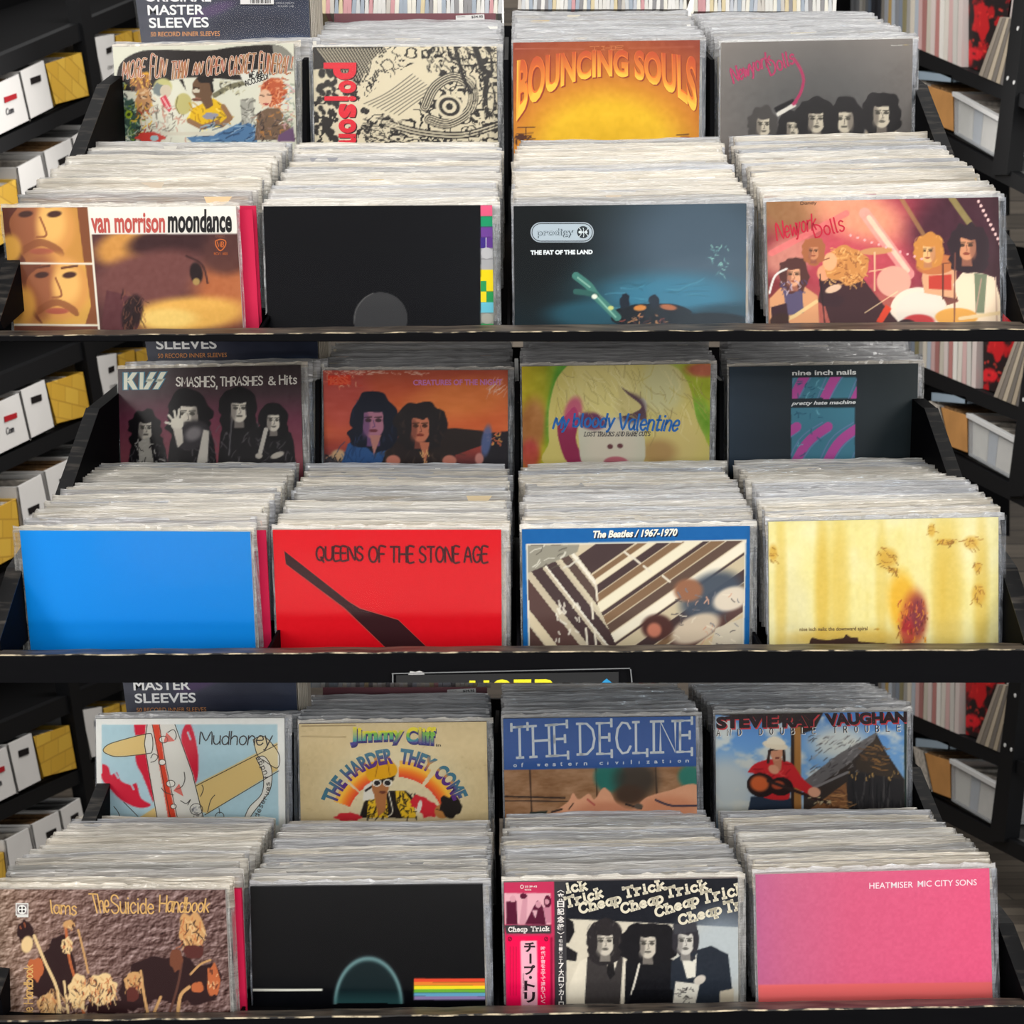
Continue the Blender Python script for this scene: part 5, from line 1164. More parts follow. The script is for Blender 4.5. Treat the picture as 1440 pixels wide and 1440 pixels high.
def a_flowers(p, k):
    p.fill((120, 94, 86)); f = p.field(9, 3, 1, 1.4, 3); g = p.field(9, 3, 1.0, 1.4, 3)
    p.hgrad([(0, (150, 124, 108)), (60, (132, 104, 94)), (200, (112, 86, 82)), (325, (108, 82, 78))])
    p.X2 = p.X; X0 = p.X.copy(); p.X = X0 + 1.2; Y0_ = p.Y.copy(); p.Y = Y0_ + 1.2; h2 = p.field(9, 3, 1, 1.4, 3); p.X = X0; p.Y = Y0_
    p.C = np.clip(p.C + ((h2 - f) * 330)[:, None], 0, 255)
    dk = (46, 24, 26); tn = (206, 160, 106); lt = (232, 202, 150); og = (190, 104, 62)
    def fl(x, y, rx, ry, c, sd, n=30):
        p.blobby(x, y, rx, ry, c, 18, .16, sd); p.scatter(n, (x - rx * .8, y - ry * .8, x + rx * .8, y + ry * .8), [dk, tn, lt, og], (3, rx * .7), (1, 2), sd, (40, 130), .8)
    p.blobby(232, 1378, 52, 34, dk, 20, .15, 3); p.blobby(285, 1384, 26, 30, dk, 18, .15, 4); p.blobby(84, 1358, 22, 44, dk, 18, .16, 5); p.blobby(190, 1396, 22, 26, dk, 18, .14, 6); p.blobby(150, 1416, 36, 12, dk, 18, .2, 7); p.blobby(60, 1376, 18, 32, dk, 18, .16, 12)
    fl(36, 1310, 12, 16, dk, 8, 4); p.ell(38, 1328, 8, 12, lt, 10, .3); p.blobby(50, 1363, 12, 17, og, 14, .2, 9)
    for pts, w, c in (([(48, 1316), (62, 1350), (80, 1390), (84, 1426)], 4.4, lt), ([(92, 1300), (98, 1350), (110, 1390), (118, 1426)], 4, og), ([(110, 1308), (118, 1340), (124, 1368)], 3, tn), ([(198, 1366), (202, 1396), (208, 1426)], 4, tn), ([(256, 1352), (250, 1386), (238, 1426)], 3.4, (96, 60, 50)), ([(266, 1388), (254, 1400), (250, 1426)], 5, tn), ([(226, 1402), (216, 1426)], 4, tn), ([(90, 1380), (96, 1426)], 3.4, lt)): p.line(pts, w, c, 1, True)
    fl(270, 1310, 19, 26, tn, 10, 60); p.blobby(272, 1338, 14, 10, (90, 44, 40), 14, .15, 11); fl(97, 1300, 9, 6, tn, 13, 10); fl(94, 1330, 8, 12, lt, 14, 16); p.blobby(248, 1350, 9, 16, (120, 70, 50), 14, .12, 15)
    fl(142, 1392, 22, 22, lt, 16, 80); fl(66, 1414, 14, 16, tn, 17, 40); fl(188, 1382, 14, 14, tn, 18, 36); p.blobby(186, 1398, 9, 11, (96, 46, 40), 14, .15, 19); fl(300, 1378, 9, 22, og, 20, 12); p.blobby(278, 1388, 9, 8, og, 14, .15, 21); p.line([(268, 1370), (282, 1356), (296, 1350)], 3, tn, 1, True); fl(110, 1396, 14, 24, lt, 22, 46)
    p.scatter(60, (60, 1390, 130, 1426), [lt, dk, tn], (5, 14), (1, 2), 23, (50, 130), .7)
    tx = (222, 178, 110)
    for wd, q in (('lams', [(71, 1266), (108, 1268), (107, 1287), (73, 1284)]), ('The', [(125, 1257), (153, 1258), (153, 1283), (133, 1284)]), ('Suicide', [(156, 1258), (216, 1265), (216, 1285), (157, 1284)]), ('Handbook', [(225, 1259), (296, 1264), (293, 1283), (224, 1283)])): k.strokes(wd, q, 2, tx, 3, gap=.6, jit=.02)
    k.strokes('Suicide Handbook', [(33, 1455), (34, 1357), (46, 1357), (46, 1455)], 1.6, tx, 3, gap=.7)
    k.rect(22, 1270, 40, 1287.5, (226, 226, 222), 1); k.rect(23.5, 1271.5, 38.5, 1285.8, (150, 140, 140), 2); k.rect(24, 1287.5, 40, 1290, (226, 226, 222), 1)
    k.disc(31, 1279, 6.5, 6.5, (236, 236, 232), 3)
    for a in (45, 135, 225, 315): k.disc(31 + 3.4 * math.cos(R(a)), 1279 + 3.4 * math.sin(R(a)), 1.7, 1.7, (60, 54, 56), 4, 12)

def a_darkhump(p, k):
    p.fill((7, 8, 12)); p.noise(2, 8, 2)
    # plain stand-in: a soft grey-green mound and a bar of coloured bands
    X, Y = p.X, p.Y
    r = np.hypot((X - 518) / 48, (Y - 1412) / 66); inside = (r < 1) & (Y < 1411)
    p.mix(inside * 1.0, (16, 32, 36)); edge = np.exp(-((r - .97) / .06) ** 2) * (Y < 1412); p.mix(edge * .8, (120, 158, 160)); p.mix(inside * np.clip((Y - 1392) / 22, 0, 1) * .6, (60, 112, 112))
    bands = [(222, 74, 46), (226, 132, 50), (240, 220, 40), (112, 180, 60), (104, 170, 206), (150, 130, 180)]
    for i, c in enumerate(bands): p.poly([(582, 1376 + i * 5), (690, 1376 + i * 5), (690, 1381 + i * 5), (582, 1381 + i * 5)], c)
    p.line([(352, 1392), (452, 1392)], 3, (226, 226, 214))

def a_obi(p, k):
    p.fill((30, 32, 40))
    p.poly([(796, 1292), (1040, 1304), (1040, 1412), (796, 1412)], (214, 206, 188)); p.ell(1015, 1340, 60, 60, (170, 184, 196), 0, 1, .7)  # bluish ellipse at right: reflection painted into the print
    p.poly([(796, 1290), (806, 1296), (808, 1310), (800, 1326), (796, 1326)], (30, 28, 32)); p.poly([(796, 1330), (812, 1340), (810, 1352), (796, 1350)], (34, 32, 36))
    # three dark haired people
    p.poly([(800, 1386), (815, 1352), (838, 1340), (866, 1340), (884, 1352), (896, 1412), (798, 1412)], (226, 218, 200)); p.poly([(826, 1346), (842, 1338), (862, 1372), (872, 1340), (876, 1348), (872, 1412), (822, 1412)], (62, 58, 58)); p.poly([(856, 1348), (862, 1346), (865, 1370), (858, 1378), (853, 1368)], (34, 32, 34)); p.head(851, 1322, 42, (206, 198, 184), (46, 42, 44), 3, False, (130, 124, 116), hairw=.98, hairdrop=.35, hi=(110, 104, 100))
    p.poly([(880, 1352), (894, 1340), (926, 1338), (946, 1350), (950, 1412), (878, 1412)], (28, 28, 32)); p.head(911, 1326, 42, (204, 196, 182), (28, 27, 31), 5, True, (120, 114, 108), hairw=1.5, hairdrop=.25); p.line([(899, 1356), (894, 1376), (888, 1398)], 3, (226, 220, 206), 1, True)
    p.poly([(944, 1352), (960, 1342), (1000, 1330), (1024, 1342), (1032, 1412), (942, 1412)], (42, 48, 58)); p.poly([(958, 1346), (974, 1352), (980, 1340), (978, 1374), (966, 1376)], (226, 222, 210)); p.line([(962, 1345), (976, 1347)], 5, (50, 50, 56)); p.head(964, 1322, 40, (206, 202, 194), (52, 50, 56), 6, False, (136, 132, 128), hairw=.72, hairdrop=0); p.poly([(946, 1300), (980, 1297), (980, 1310), (948, 1314)], (66, 66, 72))
    p.poly([(950, 1380), (984, 1384), (978, 1412), (946, 1412)], (226, 222, 210)); p.ell(984, 1378, 9, 6, (210, 202, 190), -30, .3); p.scatter(20, (952, 1386, 976, 1410), [(40, 38, 40), (120, 116, 112)], (3, 7), (1, 2), 7)
    p.poly([(890, 1392), (946, 1392), (946, 1412), (884, 1412)], (20, 20, 24)); p.poly([(1012, 1394), (1032, 1390), (1032, 1412), (1012, 1412)], (196, 186, 166)); p.noise(5, 3, 5)
    def ct(wd, x0, y0, x1, y1, h, l=3):
        q = [(x0, y0), (x1, y1), (x1 + h * .18, y1 + h), (x0 + h * .18, y0 + h)]
        k.strokes(wd, q, 3.6, (228, 220, 198), l, gap=1.4, serif=True, smooth=True)
    ct('ick', 795, 1242, 823, 1238, 13); ct('Trick', 794, 1262, 845, 1247, 14); ct('Cheap', 814, 1272, 871, 1257, 16, 4); ct('Trick', 876, 1248, 932, 1236, 14); ct('Cheap', 873, 1272, 930, 1256, 16, 4); ct('Trick', 935, 1248, 992, 1236, 14); ct('Cheap', 921, 1277, 980, 1258, 16, 4); ct('Trick', 986, 1254, 1044, 1240, 16); ct('Cheap', 954, 1288, 1012, 1272, 16, 4); ct('Tri', 1018, 1268, 1046, 1262, 15)
    # paper band with Japanese lettering
    p.poly([(708, 1240), (780, 1239), (780, 1415), (710, 1415)], (196, 52, 92)); p.poly([(712, 1316), (774, 1316), (775, 1415), (713, 1415)], (236, 16, 84)); p.poly([(774, 1318), (777, 1318), (777, 1415), (774, 1415)], (150, 20, 60)); p.poly([(779, 1239), (796, 1239), (796, 1415), (781, 1415)], (62, 60, 64)); p.poly([(709, 1301), (775, 1301), (775, 1313), (712, 1313)], (62, 60, 64))
    i = p.poly([(709, 1256), (774, 1256), (775, 1300), (710, 1300)], (226, 176, 186)); keep = p.C.copy(); mk = (88, 22, 50)
    p.poly([(712, 1268), (726, 1266), (728, 1300), (712, 1300)], mk); p.ell(721, 1264, 4, 5, (214, 160, 172)); p.poly([(735, 1264), (742, 1258), (740, 1300), (730, 1300)], (206, 150, 164)); p.ell(736, 1260, 5, 4, mk); p.poly([(738, 1300), (750, 1276), (756, 1266), (764, 1276), (768, 1300)], mk); p.ell(757, 1272, 4, 5, (206, 150, 164)); p.ell(770, 1268, 5, 9, mk); p.ell(769, 1268, 3, 4, (206, 150, 164)); p.poly([(764, 1276), (774, 1276), (774, 1298), (768, 1298)], (196, 130, 150)); p.poly([(748, 1280), (756, 1280), (753, 1292)], (216, 170, 180))
    m = np.ones(len(p.X), bool); m[i] = False; p.C[m] = keep[m]
    p.poly([(732, 1323), (755, 1323), (756, 1415), (733, 1415)], (240, 182, 200))
    wt = (240, 234, 230); ink_ = (44, 26, 34)
    k.strokes('Cheap', [(715.5, 1304), (741, 1303.5), (741, 1312), (715.5, 1312)], 1.5, wt, 3, gap=1.5, serif=True); k.strokes('Trick', [(747, 1302.8), (772, 1302.3), (772, 1308.8), (747, 1309.4)], 1.5, wt, 3, gap=1.5, serif=True)
    k.text('25·3P-43', [(738, 1245.5), (755, 1245.3), (755, 1248), (738, 1248.3)], wt, .02, 3); k.text('ROCK', [(738, 1250), (747.5, 1250), (747.5, 1252.4), (738, 1252.4)], wt, .02, 3); k.ring(734, 1247, 2, 2.4, .9, wt, 3, 14)
    for y, h, c in ((1325, 14, 'チ'), (1341, 14, 'ー'), (1357, 14, 'プ'), (1372.5, 4, '·'), (1379, 14, 'ト'), (1395, 15, 'リ')):
        if c == 'ー': k.rect(744.5, 1341, 747.5, 1355, ink_, 3)
        elif c == '·': k.disc(746, 1374.6, 2.2, 2.2, ink_, 3, 14)
        else: k.text(c, [(737, y), (752.5, y), (752.5, y + h), (737, y + h)], ink_, .04, 3)
    for i, c in enumerate('時代が音を立てて流れていく'): 
        h = 6.0; y = 1331 + i * 6.2
        if y + h < 1412: k.text(c, [(760.5, y), (767, y), (767, y + h - .6), (760.5, y + h - .6)], (250, 206, 220), .02, 3)
    for y, h, c in ((1256, 10.5, '来'), (1267, 9, '日'), (1277, 9.5, '記'), (1288, 9.5, '念'), (1299, 10.5, '盤')): k.text(c, [(783.5, y), (793.5, y), (793.5, y + h), (783.5, y + h)], wt, .03, 3)
    k.ribbon([(784, 1254.5), (788.4, 1252), (793, 1254.5)], 1, wt, 3); k.ribbon([(784, 1311), (788.4, 1313.5), (793, 1311)], 1, wt, 3); k.disc(789, 1317.5, 1.3, 1.3, wt, 3, 10)
    for i, c in enumerate('昭和一〇年T'): k.text(c, [(786, 1321 + i * 5.6), (791, 1321 + i * 5.6), (791, 1325.6 + i * 5.6), (786, 1325.6 + i * 5.6)], wt, .0, 3)
    for y, h, c in ((1354, 8, '7'), (1363, 9, '大'), (1373.5, 7.5, 'ロ'), (1383, 7, 'ッ'), (1391.5, 8, 'カ'), (1408.5, 7, 'ロ')): k.text(c, [(785.5, y), (793, y), (793, y + h), (785.5, y + h)], wt, .025, 3)
    k.rect(788.6, 1400.5, 790.2, 1406.5, wt, 3)
    for x in (717, 768): k.ring(x, 1320.5, 2.4, 2.6, 1, (90, 10, 40), 3, 14); k.ribbon([(x - 1, 1322), (x + 1, 1319)], .9, (90, 10, 40), 3)
    for i in range(3): k.rect(717 + i * 4.2, 1331, 718.2 + i * 4.2, 1400, (206, 10, 70), 2)
    k.text('CHEAP TRICK', [(737, 1369), (737, 1398), (735, 1398), (735, 1369)], (90, 40, 60), 0, 3)

def a_pink(p, k):
    p.hgrad([(1063, (184, 96, 138)), (1110, (196, 98, 134)), (1200, (208, 92, 128)), (1392, (220, 88, 128))]); p.noise(6, 4, 3)
    p.mix(np.clip((p.Y - (1384 - (p.X - 1063) * .012)) / 2, 0, 1), (222, 104, 104))  # coral band: reflection of the front board painted into the print
    for wd, xa, xb, ya, yb in (('HEATMISER', 1222.5, 1284, 1242, 1239.5), ('MIC CITY SONS', 1290.5, 1373.5, 1239.3, 1236.3)): k.text(wd, [(xa, ya - .5), (xb, yb), (xb, yb + 8.6), (xa, ya + 8)], (240, 226, 232), .005, 3)

# ================================================================ the place
def structure(o): o['kind'] = 'structure'; return o
fl = MB().box(-4.5, 4.5, -5, 5.9, -0.05, 0.0).build('floor', M_PLANK); structure(fl)
wb = MB().box(-4.5, 4.5, 5.7, 5.8, 0.0, 4.6).build('wall_back', M_PLANK); structure(wb)

# ---------------------------------------------------------------- the three-tier record rack
# per tier: lip (top of bevel / worn edge / foot) at left, middle, right; base slope; side board profile
TIER = {
    'top':    dict(top=(465, 457, 452), worn=(472.5, 466.5, 463), foot=(479.4, 479.4, 479.4), slope=0.60, sy=0, y0=479.4, place='top', H=0.185),
    'middle': dict(top=(914, 908, 904), worn=(922, 917, 914), foot=(960, 960, 960), slope=0.32, sy=450, y0=960, place='middle', H=0.195),
    'bottom': dict(top=(1428, 1414, 1403), worn=(1437, 1427, 1415), foot=(1466, 1466, 1466), slope=0.0, sy=947, y0=1466, place='bottom', H=0.315),
}
YL0, YL1 = 1.352, 1.378
def lerp3(t, k): return k[0] + (k[1] - k[0]) * t * 2 if t < .5 else k[1] + (k[2] - k[1]) * (t - .5) * 2
def zpx(py, Y): return Z0 - (py - 720) / F * Y
SIDE = {'top': [(1440, 452), (1405, 345), (1330, 240), (1285, 120)], 'middle': [(1440, 902), (1408, 800), (1345, 705), (1300, 575)], 'bottom': [(1440, 1400), (1403, 1300), (1318, 1185), (1276, 1080)]}
for name, T in TIER.items():
    origin = Vector((0, 1.5, zpx(T['y0'], YL0)))
    root = bpy.data.objects.new('record_rack', None); root.location = origin; COL.objects.link(root); root.empty_display_size = .1
    tag(root, {'top': 'topmost black wooden record rack with rubbed front board', 'middle': 'middle black wooden record rack with a sign hung on its front board', 'bottom': 'lowest black wooden record rack at the foot of the picture'}[name], 'record rack')
    # front board: bevelled, worn top; straight face below
    n = 48; V = []; Fc = []; Mi = []
    XW = 0.705
    for i in range(n + 1):
        t = i / n; px = 720 + (t - .5) * 2 * XW * F / YL0; tt = min(max(px / 1440, 0), 1)
        wob = 0.0004 * math.sin(i * 1.7) + 0.0003 * math.sin(i * 4.1)
        x = (t - .5) * 2 * XW
        zt = zpx(lerp3(tt, T['top']), YL1) + wob; zw = zpx(lerp3(tt, T['worn']), YL0) + wob; zf = zpx(lerp3(tt, T['foot']), YL0)
        V += [Vector((x, YL1, zf + .004)), Vector((x, YL1, zt)), Vector((x, YL0 + .0014, zw + .0010)), Vector((x, YL0, zw - .0006)), Vector((x, YL0, zf))]
    for i in range(n):
        a = i * 5; b = a + 5
        for q, m in ((0, 0), (1, 1), (2, 2), (3, 0)): Fc.append((a + q, b + q, b + q + 1, a + q + 1)); Mi.append(m)
        Fc.append((a + 4, b + 4, b, a)); Mi.append(0)
    Fc += [(0, 1, 2, 3, 4), tuple(n * 5 + k for k in (4, 3, 2, 1, 0))]; Mi += [0, 0]
    m = mesh_of('front_board', [v - origin for v in V], Fc)
    for q in (M_BLACK, M_TOP, M_WORN): m.materials.append(q)
    m.polygons.foreach_set('material_index', Mi); m.update()
    link('front_board', m, root)
    # base board (slopes up to the rear) and the step the rear bins stand on
    zf = zpx(T['foot'][0], YL0); s = T['slope']
    top = [(1.379, zf + .008), (1.47, zpx(T['foot'][0], 1.47) + .0055), (1.72, zf + .02 + s * .34), (2.03, zf + .02 + s * .655)]
    if name == 'bottom': top = [(1.379, zf + .018), (2.03, zf + .018)]
    prof = [(-.70, y, z) for y, z in top] + [(-.70, y, z - (.0045 if y < 1.5 and name != 'bottom' else .014)) for y, z in reversed(top)]
    MB().prism(prof, (1.40, 0, 0)).build('base_board', M_BLACK, root).location = -origin
    if name == 'bottom':
        MB().box(-0.69, 0.69, 1.735, 2.03, zf + .02, zpx(1020, 1.755) - .317).build('step_board', M_BLACK, root).location = -origin
    # side boards with sloping, scratched tops
    for sg in (-1, 1):
        x = 0.672
        prof = []
        for px, py in SIDE[name]:
            Y = x * F / (px - 720); prof.append((sg * x, Y, zpx(py, Y)))
        Yb = 2.28; prof.append((sg * x, Yb, prof[-1][2] + s * (Yb - prof[-1][1]) + .06))
        prof += [(sg * x, Yb, zf + s * (Yb - YL0) + .02), (sg * x, 1.38, zf + .02)]
        MB().prism(prof, (sg * .022, 0, 0)).build('side_board', M_BLACK, root).location = -origin
        cap = MB(); tp = prof[:4]
        for a, b in zip(tp[:-1], tp[1:]):
            a = Vector(a); b = Vector(b); up = Vector((0, 0, .0016))
            cap.hexa([a + up * .1, a + up * .1 + Vector((sg * .022, 0, 0)), b + up * .1 + Vector((sg * .022, 0, 0)), b + up * .1], up)
        cap.build('rubbed_edge', M_SCUFF, root).location = -origin
    # partitions between the bins
    for px in {'top': (363, 713, 1065), 'middle': (376, 727, 1071), 'bottom': (342, 698, 1056)}[name]:
        xf = (px - 720) / F * 1.40
        zt = zpx(lerp3(.5, T['top']), YL1) - .01
        MB().prism([(xf, 1.385, zf + .006), (xf, 1.47, zpx(T['foot'][0], 1.47) + .006), (xf, 1.72, zf + .02 + s * .335), (xf, 1.72, zt + s * .30), (xf, 1.385, zt)], (.004, 0, 0)).build('partition', M_BLACK, root).location = -origin
    for px in {'top': (428, 711.5, 1001), 'middle': (446, 726.5, 1014), 'bottom': (409, 697, 995)}[name]:
        xf = (px - 720) / F * 1.775; oy = {'top': 0, 'middle': 452, 'bottom': 947}[name]
        zb_ = zf + s * .40 + .05
        MB().prism([(xf - .003, 1.772, zb_), (xf - .003, 1.985, zb_ + s * .2), (xf - .003, 1.985, zpx(52 + oy, 1.985)), (xf - .003, 1.772, zpx(84 + oy, 1.772))], (.007, 0, 0)).build('partition', M_BLACK, root).location = -origin
    MB().box(-.69, .69, 2.34, 2.355, zf + s * .7, zpx(36 + oy, 2.34)).build('back_board', M_BLACK, root).location = -origin
# stand: two outer uprights with feet carry the three racks
st = bpy.data.objects.new('rack_stand', None); st.location = (0, 1.8, 0); COL.objects.link(st)
tag(st, 'tall black uprights carrying the three record racks', 'stand')
for sg in (-1, 1):
    MB().box(sg * .712 if sg > 0 else -.762, .762 if sg > 0 else -.712, 1.352, 1.40, 0.04, 2.30).build('upright', M_SHELF, st).location = (0, -1.8, 0)
    MB().box(sg * .712 if sg > 0 else -.762, .762 if sg > 0 else -.712, 1.15, 2.3, 0.0, 0.04).build('foot', M_SHELF, st).location = (0, -1.8, 0)

# ---------------------------------------------------------------- hanging sign on the middle rack
def zc(px, py, Y=YL0): return at(px, py, Y)
sg_root = bpy.data.objects.new('sign', None); sg_root.location = at(718, 960, YL0 - .004); COL.objects.link(sg_root)
tag(sg_root, 'black card sign with yellow lettering in a clear holder on the middle rack', 'sign')
o0 = sg_root.location
MB().hexa([at(557, 949.5, YL0 - .003), at(870, 945, YL0 - .003), at(870, 960, YL0 - .003), at(557, 960, YL0 - .003)], (0, .001, 0)).build('card', plain('sign_card', (14, 14, 16), .5), sg_root).location = -o0
hold = MB()
YH = YL0 - .006
for a, b, w in (((551, 948), (886, 940.5), 1.3), ((886, 941), (888, 960), 1.6), ((551.5, 948), (551.5, 960), 1.6)):
    A = at(*a, YH); B = at(*b, YH); d = (B - A).normalized(); nrm = Vector((-d.z, 0, d.x)) * (w * YH / F)
    hold.hexa([A, B, B + nrm, A + nrm], (0, .002, 0))
hold.build('holder_rim', plain('holder_acrylic', (120, 122, 124), .25, .6), sg_root).location = -o0
ink = Ink(); yl = (236, 224, 40)
for pts in ([(660, 957), (668.5, 957), (668.5, 960), (660, 960)], [(680, 956.7), (688, 956.7), (688, 960), (680, 960)], [(695, 960), (699, 956.7), (706, 955.4), (713, 956.7), (717, 960)], [(722.5, 955.6), (747, 955.4), (747, 960), (722.5, 960)], [(752, 955.4), (768, 955.2), (774, 956.6), (777, 960), (752, 960)]): ink.poly(pts, yl, 1)
ink.poly([(846, 960), (853, 954.2), (860.5, 960)], (42, 142, 196), 1)
V = []; Fc = []; Cc = []
for pts, faces, cols, l in ink.items:
    b = len(V); V += [at(x, y, YL0 - .0035) - o0 for x, y in pts]; Cc += cols.tolist(); Fc += [tuple(b + i for i in f) for f in faces]
link('lettering', colour_mesh('lettering', V, Fc, Cc, M_INK), sg_root)
MB().prism([at(574, 949, YL0 - .001), at(577, 944, YL0 - .001), at(584, 945, YL0 - .001), at(590, 943.5, YL0 - .001), at(596, 945.5, YL0 - .001), at(597, 949, YL0 - .001)], (0, .0006, 0)).build('torn_label', M_WHITEBOX, sg_root).location = -o0

# ---------------------------------------------------------------- covers facing the aisle
YB, YF = 1.757, 1.41
BH = {'top': .30, 'middle': .30, 'bottom': .30}
FH = {'top': .174, 'middle': .176, 'bottom': .30}
cover('t1b1', [(158, 66), (413, 61), (416, 198), (167, 199)], YB, .31, a_comic, 'record with a crowded cartoon cover and red handwritten title, rear row of the top rack', edge=(190, 184, 170))
cover('t1b2', [(440, 66), (698, 65.5), (700, 200), (443, 202)], YB, .31, a_inkmonster, 'record with a cream and black ink-drawn cover and upright red lettering', edge=(60, 54, 50))
cover('t1b3', [(721, 60), (985, 56), (982, 197), (723, 199)], YB, .31, a_arch, 'record with a golden sunburst cover and arched orange lettering', edge=(180, 120, 80))
cover('t1b4', [(1014, 60), (1284, 54), (1281, 190), (1013, 194)], YB, .31, a_greyband, 'grey record cover with pink script above five dark haired heads', edge=(226, 222, 212))
cover('t1f1', [(2, 292), (332, 290), (341, 460), (21, 463)], YF, .176, a_amberfaces, 'record with an amber portrait cover and white title strip in the top rack', edge=(230, 226, 216), left=.004, right=.004)
cover('t1f2', [(370, 290), (692, 288.5), (694, 456), (377, 458)], YF, .174, a_blackblocks, 'black record cover with a strip of coloured blocks down its right edge', gloss=True, edge=(40, 38, 40))
cover('t1f3', [(722, 290), (1050, 286), (1048, 455), (724, 457)], YF, .174, a_tealglow, 'dark glossy record cover with a silver name plate and teal glow', gloss=True, edge=(60, 66, 70))
cover('t1f4', [(1078, 284), (1404, 277), (1407, 452), (1081, 454)], YF, .176, a_stage, 'record with a red-lit stage photograph of five musicians and red script', edge=(200, 186, 160))
cover('t2b1', [(166, 519), (422, 513), (426, 655), (170, 652)], YB, .31, a_bandgrey, 'record with a mauve cover showing four people in black and handwritten white title', gloss=True, edge=(120, 108, 104))
cover('t2b2', [(454, 521), (715, 520), (713, 655), (457, 656)], YB, .31, a_sunsetduo, 'shrink-wrapped record with two long haired people before an orange sunset', edge=(90, 60, 56))
cover('t2b3', [(733, 516), (1001, 511), (996, 650), (736, 654)], YB, .31, a_blonde, 'record with a yellow-green painted cover of a blonde woman and blue lettering', edge=(190, 180, 110))
cover('t2b4', [(1025, 516), (1292, 511), (1288, 647), (1026, 650)], YB, .31, a_slate, 'dark slate record cover with two turquoise and pink panels', edge=(44, 46, 52))
cover('t2f1', [(27, 746), (352, 748), (359, 912), (44, 914)], YF, .178, a_blue, 'record with a plain bright blue cover', edge=(180, 205, 226), left=.012, right=.004)
cover('t2f2', [(383, 745), (705, 745), (705, 908), (391, 911)], YF, .178, a_redbar, 'bright red record cover crossed by a dark diagonal bar', edge=(226, 190, 180))
cover('t2f3', [(733, 744), (1055, 740), (1053, 905), (737, 908)], YF, .178, a_balcony, 'record with a blue bordered cover of diagonal cream and brown bands', gloss=True, edge=(170, 182, 196))
cover('t2f4', [(1081, 734), (1404, 727), (1404, 903), (1082, 905)], YF, .182, a_rust, 'cream record cover with rust stains and small grey title', edge=(230, 222, 160))
cover('t3b1', [(135, 1011), (399, 1010), (402, 1150), (136, 1152)], YB, .31, a_planks, 'white bordered record with pale blue cover of tan planks and red flames', edge=(236, 236, 230))
cover('t3b2', [(420, 1018), (684, 1015), (687, 1152), (423, 1153)], YB, .31, a_archcap, 'cream record cover with rainbow arched title over a figure in yellow cap', edge=(120, 96, 80))
cover('t3b3', [(707, 1011), (979, 1007), (980, 1145), (710, 1150)], YB, .31, a_decline, 'record with a blue title band above a person lying on brown boards', edge=(60, 76, 110))
cover('t3b4', [(1006, 1005), (1276, 1000), (1274, 1138), (1007, 1143)], YB, .31, a_barn, 'record with a guitarist in red shirt beside a dark barn under blue sky', edge=(226, 224, 216))
cover('t3f1', [(-6, 1250), (315, 1252), (326, 1421), (2, 1426)], YF, .30, a_flowers, 'record with a brown plaster cover of withered flowers and tan handwriting', edge=(200, 190, 184), right=.004)
cover('t3f2', [(352, 1247), (678, 1244), (683, 1413), (356, 1417)], YF, .30, a_darkhump, 'black record cover with a pale green mound and a coloured band', gloss=True, edge=(60, 60, 62))
cover('t3f3', [(708, 1241), (1038, 1235), (1038, 1407), (712, 1412)], YF, .30, a_obi, 'black and white group photograph record cover with a pink paper band', gloss=True, edge=(130, 120, 120))
cover('t3f4', [(1063, 1230), (1391, 1221), (1396, 1402), (1066, 1407)], YF, .30, a_pink, 'pink record cover with small white lettering at upper right', edge=(230, 190, 196))

# ---------------------------------------------------------------- filed records behind the covers
def jacket_mesh(H, th): 
    m = MB().box(-RW / 2, RW / 2, 0, th, 0, H)
    o = m.build('tmp', M_JACKET); me = o.data; bpy.data.objects.remove(o); me.name = 'jacket'
    return me
def pouch_mesh(H, seed, th):
    """open-topped polythene bag, wrinkled at its mouth"""
    r = np.random.RandomState(seed)
    nx = 56; zs = [0, H * .5, H - .03, H - .012, H - .005, H + .001]
    top = .004 + .003 * r.rand()
    zs += [H + top * .6, H + top]
    X = np.linspace(-RW / 2 - .005, RW / 2 + .006, nx + 1)
    ph = r.rand(8) * 6.28; fr = np.array([18, 33, 61, 95, 140, 210, 300, 420]) * (0.8 + .4 * r.rand(8)); am = np.array([1.5, 1.2, .9, .7, .5, .3, .2, .15]) * .0005
    def wav(x, k): return float(np.sum(am * np.sin(fr * x + ph * (1 + .37 * k))))
    V = []; Fc = []
    for side, y in ((0, -.0012), (1, th + .0012)):
        for iz, z in enumerate(zs):
            a = min(max((z - (H - .035)) / .04, 0), 1)
            for x in X:
                edge = min((x - X[0]), (X[-1] - x)) / .006; e = min(max(edge, 0), 1)
                yy = (y * (.15 + .85 * e)) + (th / 2) * (1 - e) + a * wav(x, side) * 1.2
                V.append((x + (.0006 * math.sin(z * 140 + seed) if e < 1 else 0), yy + (.0042 * a if side else 0), z + ((wav(x, side + 3) * .9 + (.0034 + .0012 * math.sin(seed * 3)) * side) * a if iz >= 5 else 0)))
    st_ = (nx + 1); nz = len(zs)
    for side in (0, 1):
        o = side * st_ * nz
        for iz in range(nz - 1):
            for ix in range(nx):
                a = o + iz * st_ + ix
                f = (a, a + 1, a + st_ + 1, a + st_)
                Fc.append(f if side == 0 else f[::-1])
    for iz in range(nz - 1):
        for ix in (0, nx):
            a = iz * st_ + ix; b = a + st_ * nz
            Fc.append((a, a + st_, b + st_, b))
    m = mesh_of('outer_sleeve', V, Fc, M_SLEEVE, True); m.materials.append(M_EDGE)
    half = nx * (nz - 1)
    mi = [1 if (i % half) // nx < 2 else 0 for i in range(2 * half)] + [1 if iz < 2 else 0 for iz in range(nz - 1) for _ in range(2)]
    m.polygons.foreach_set('material_index', mi); m.update()
    return m

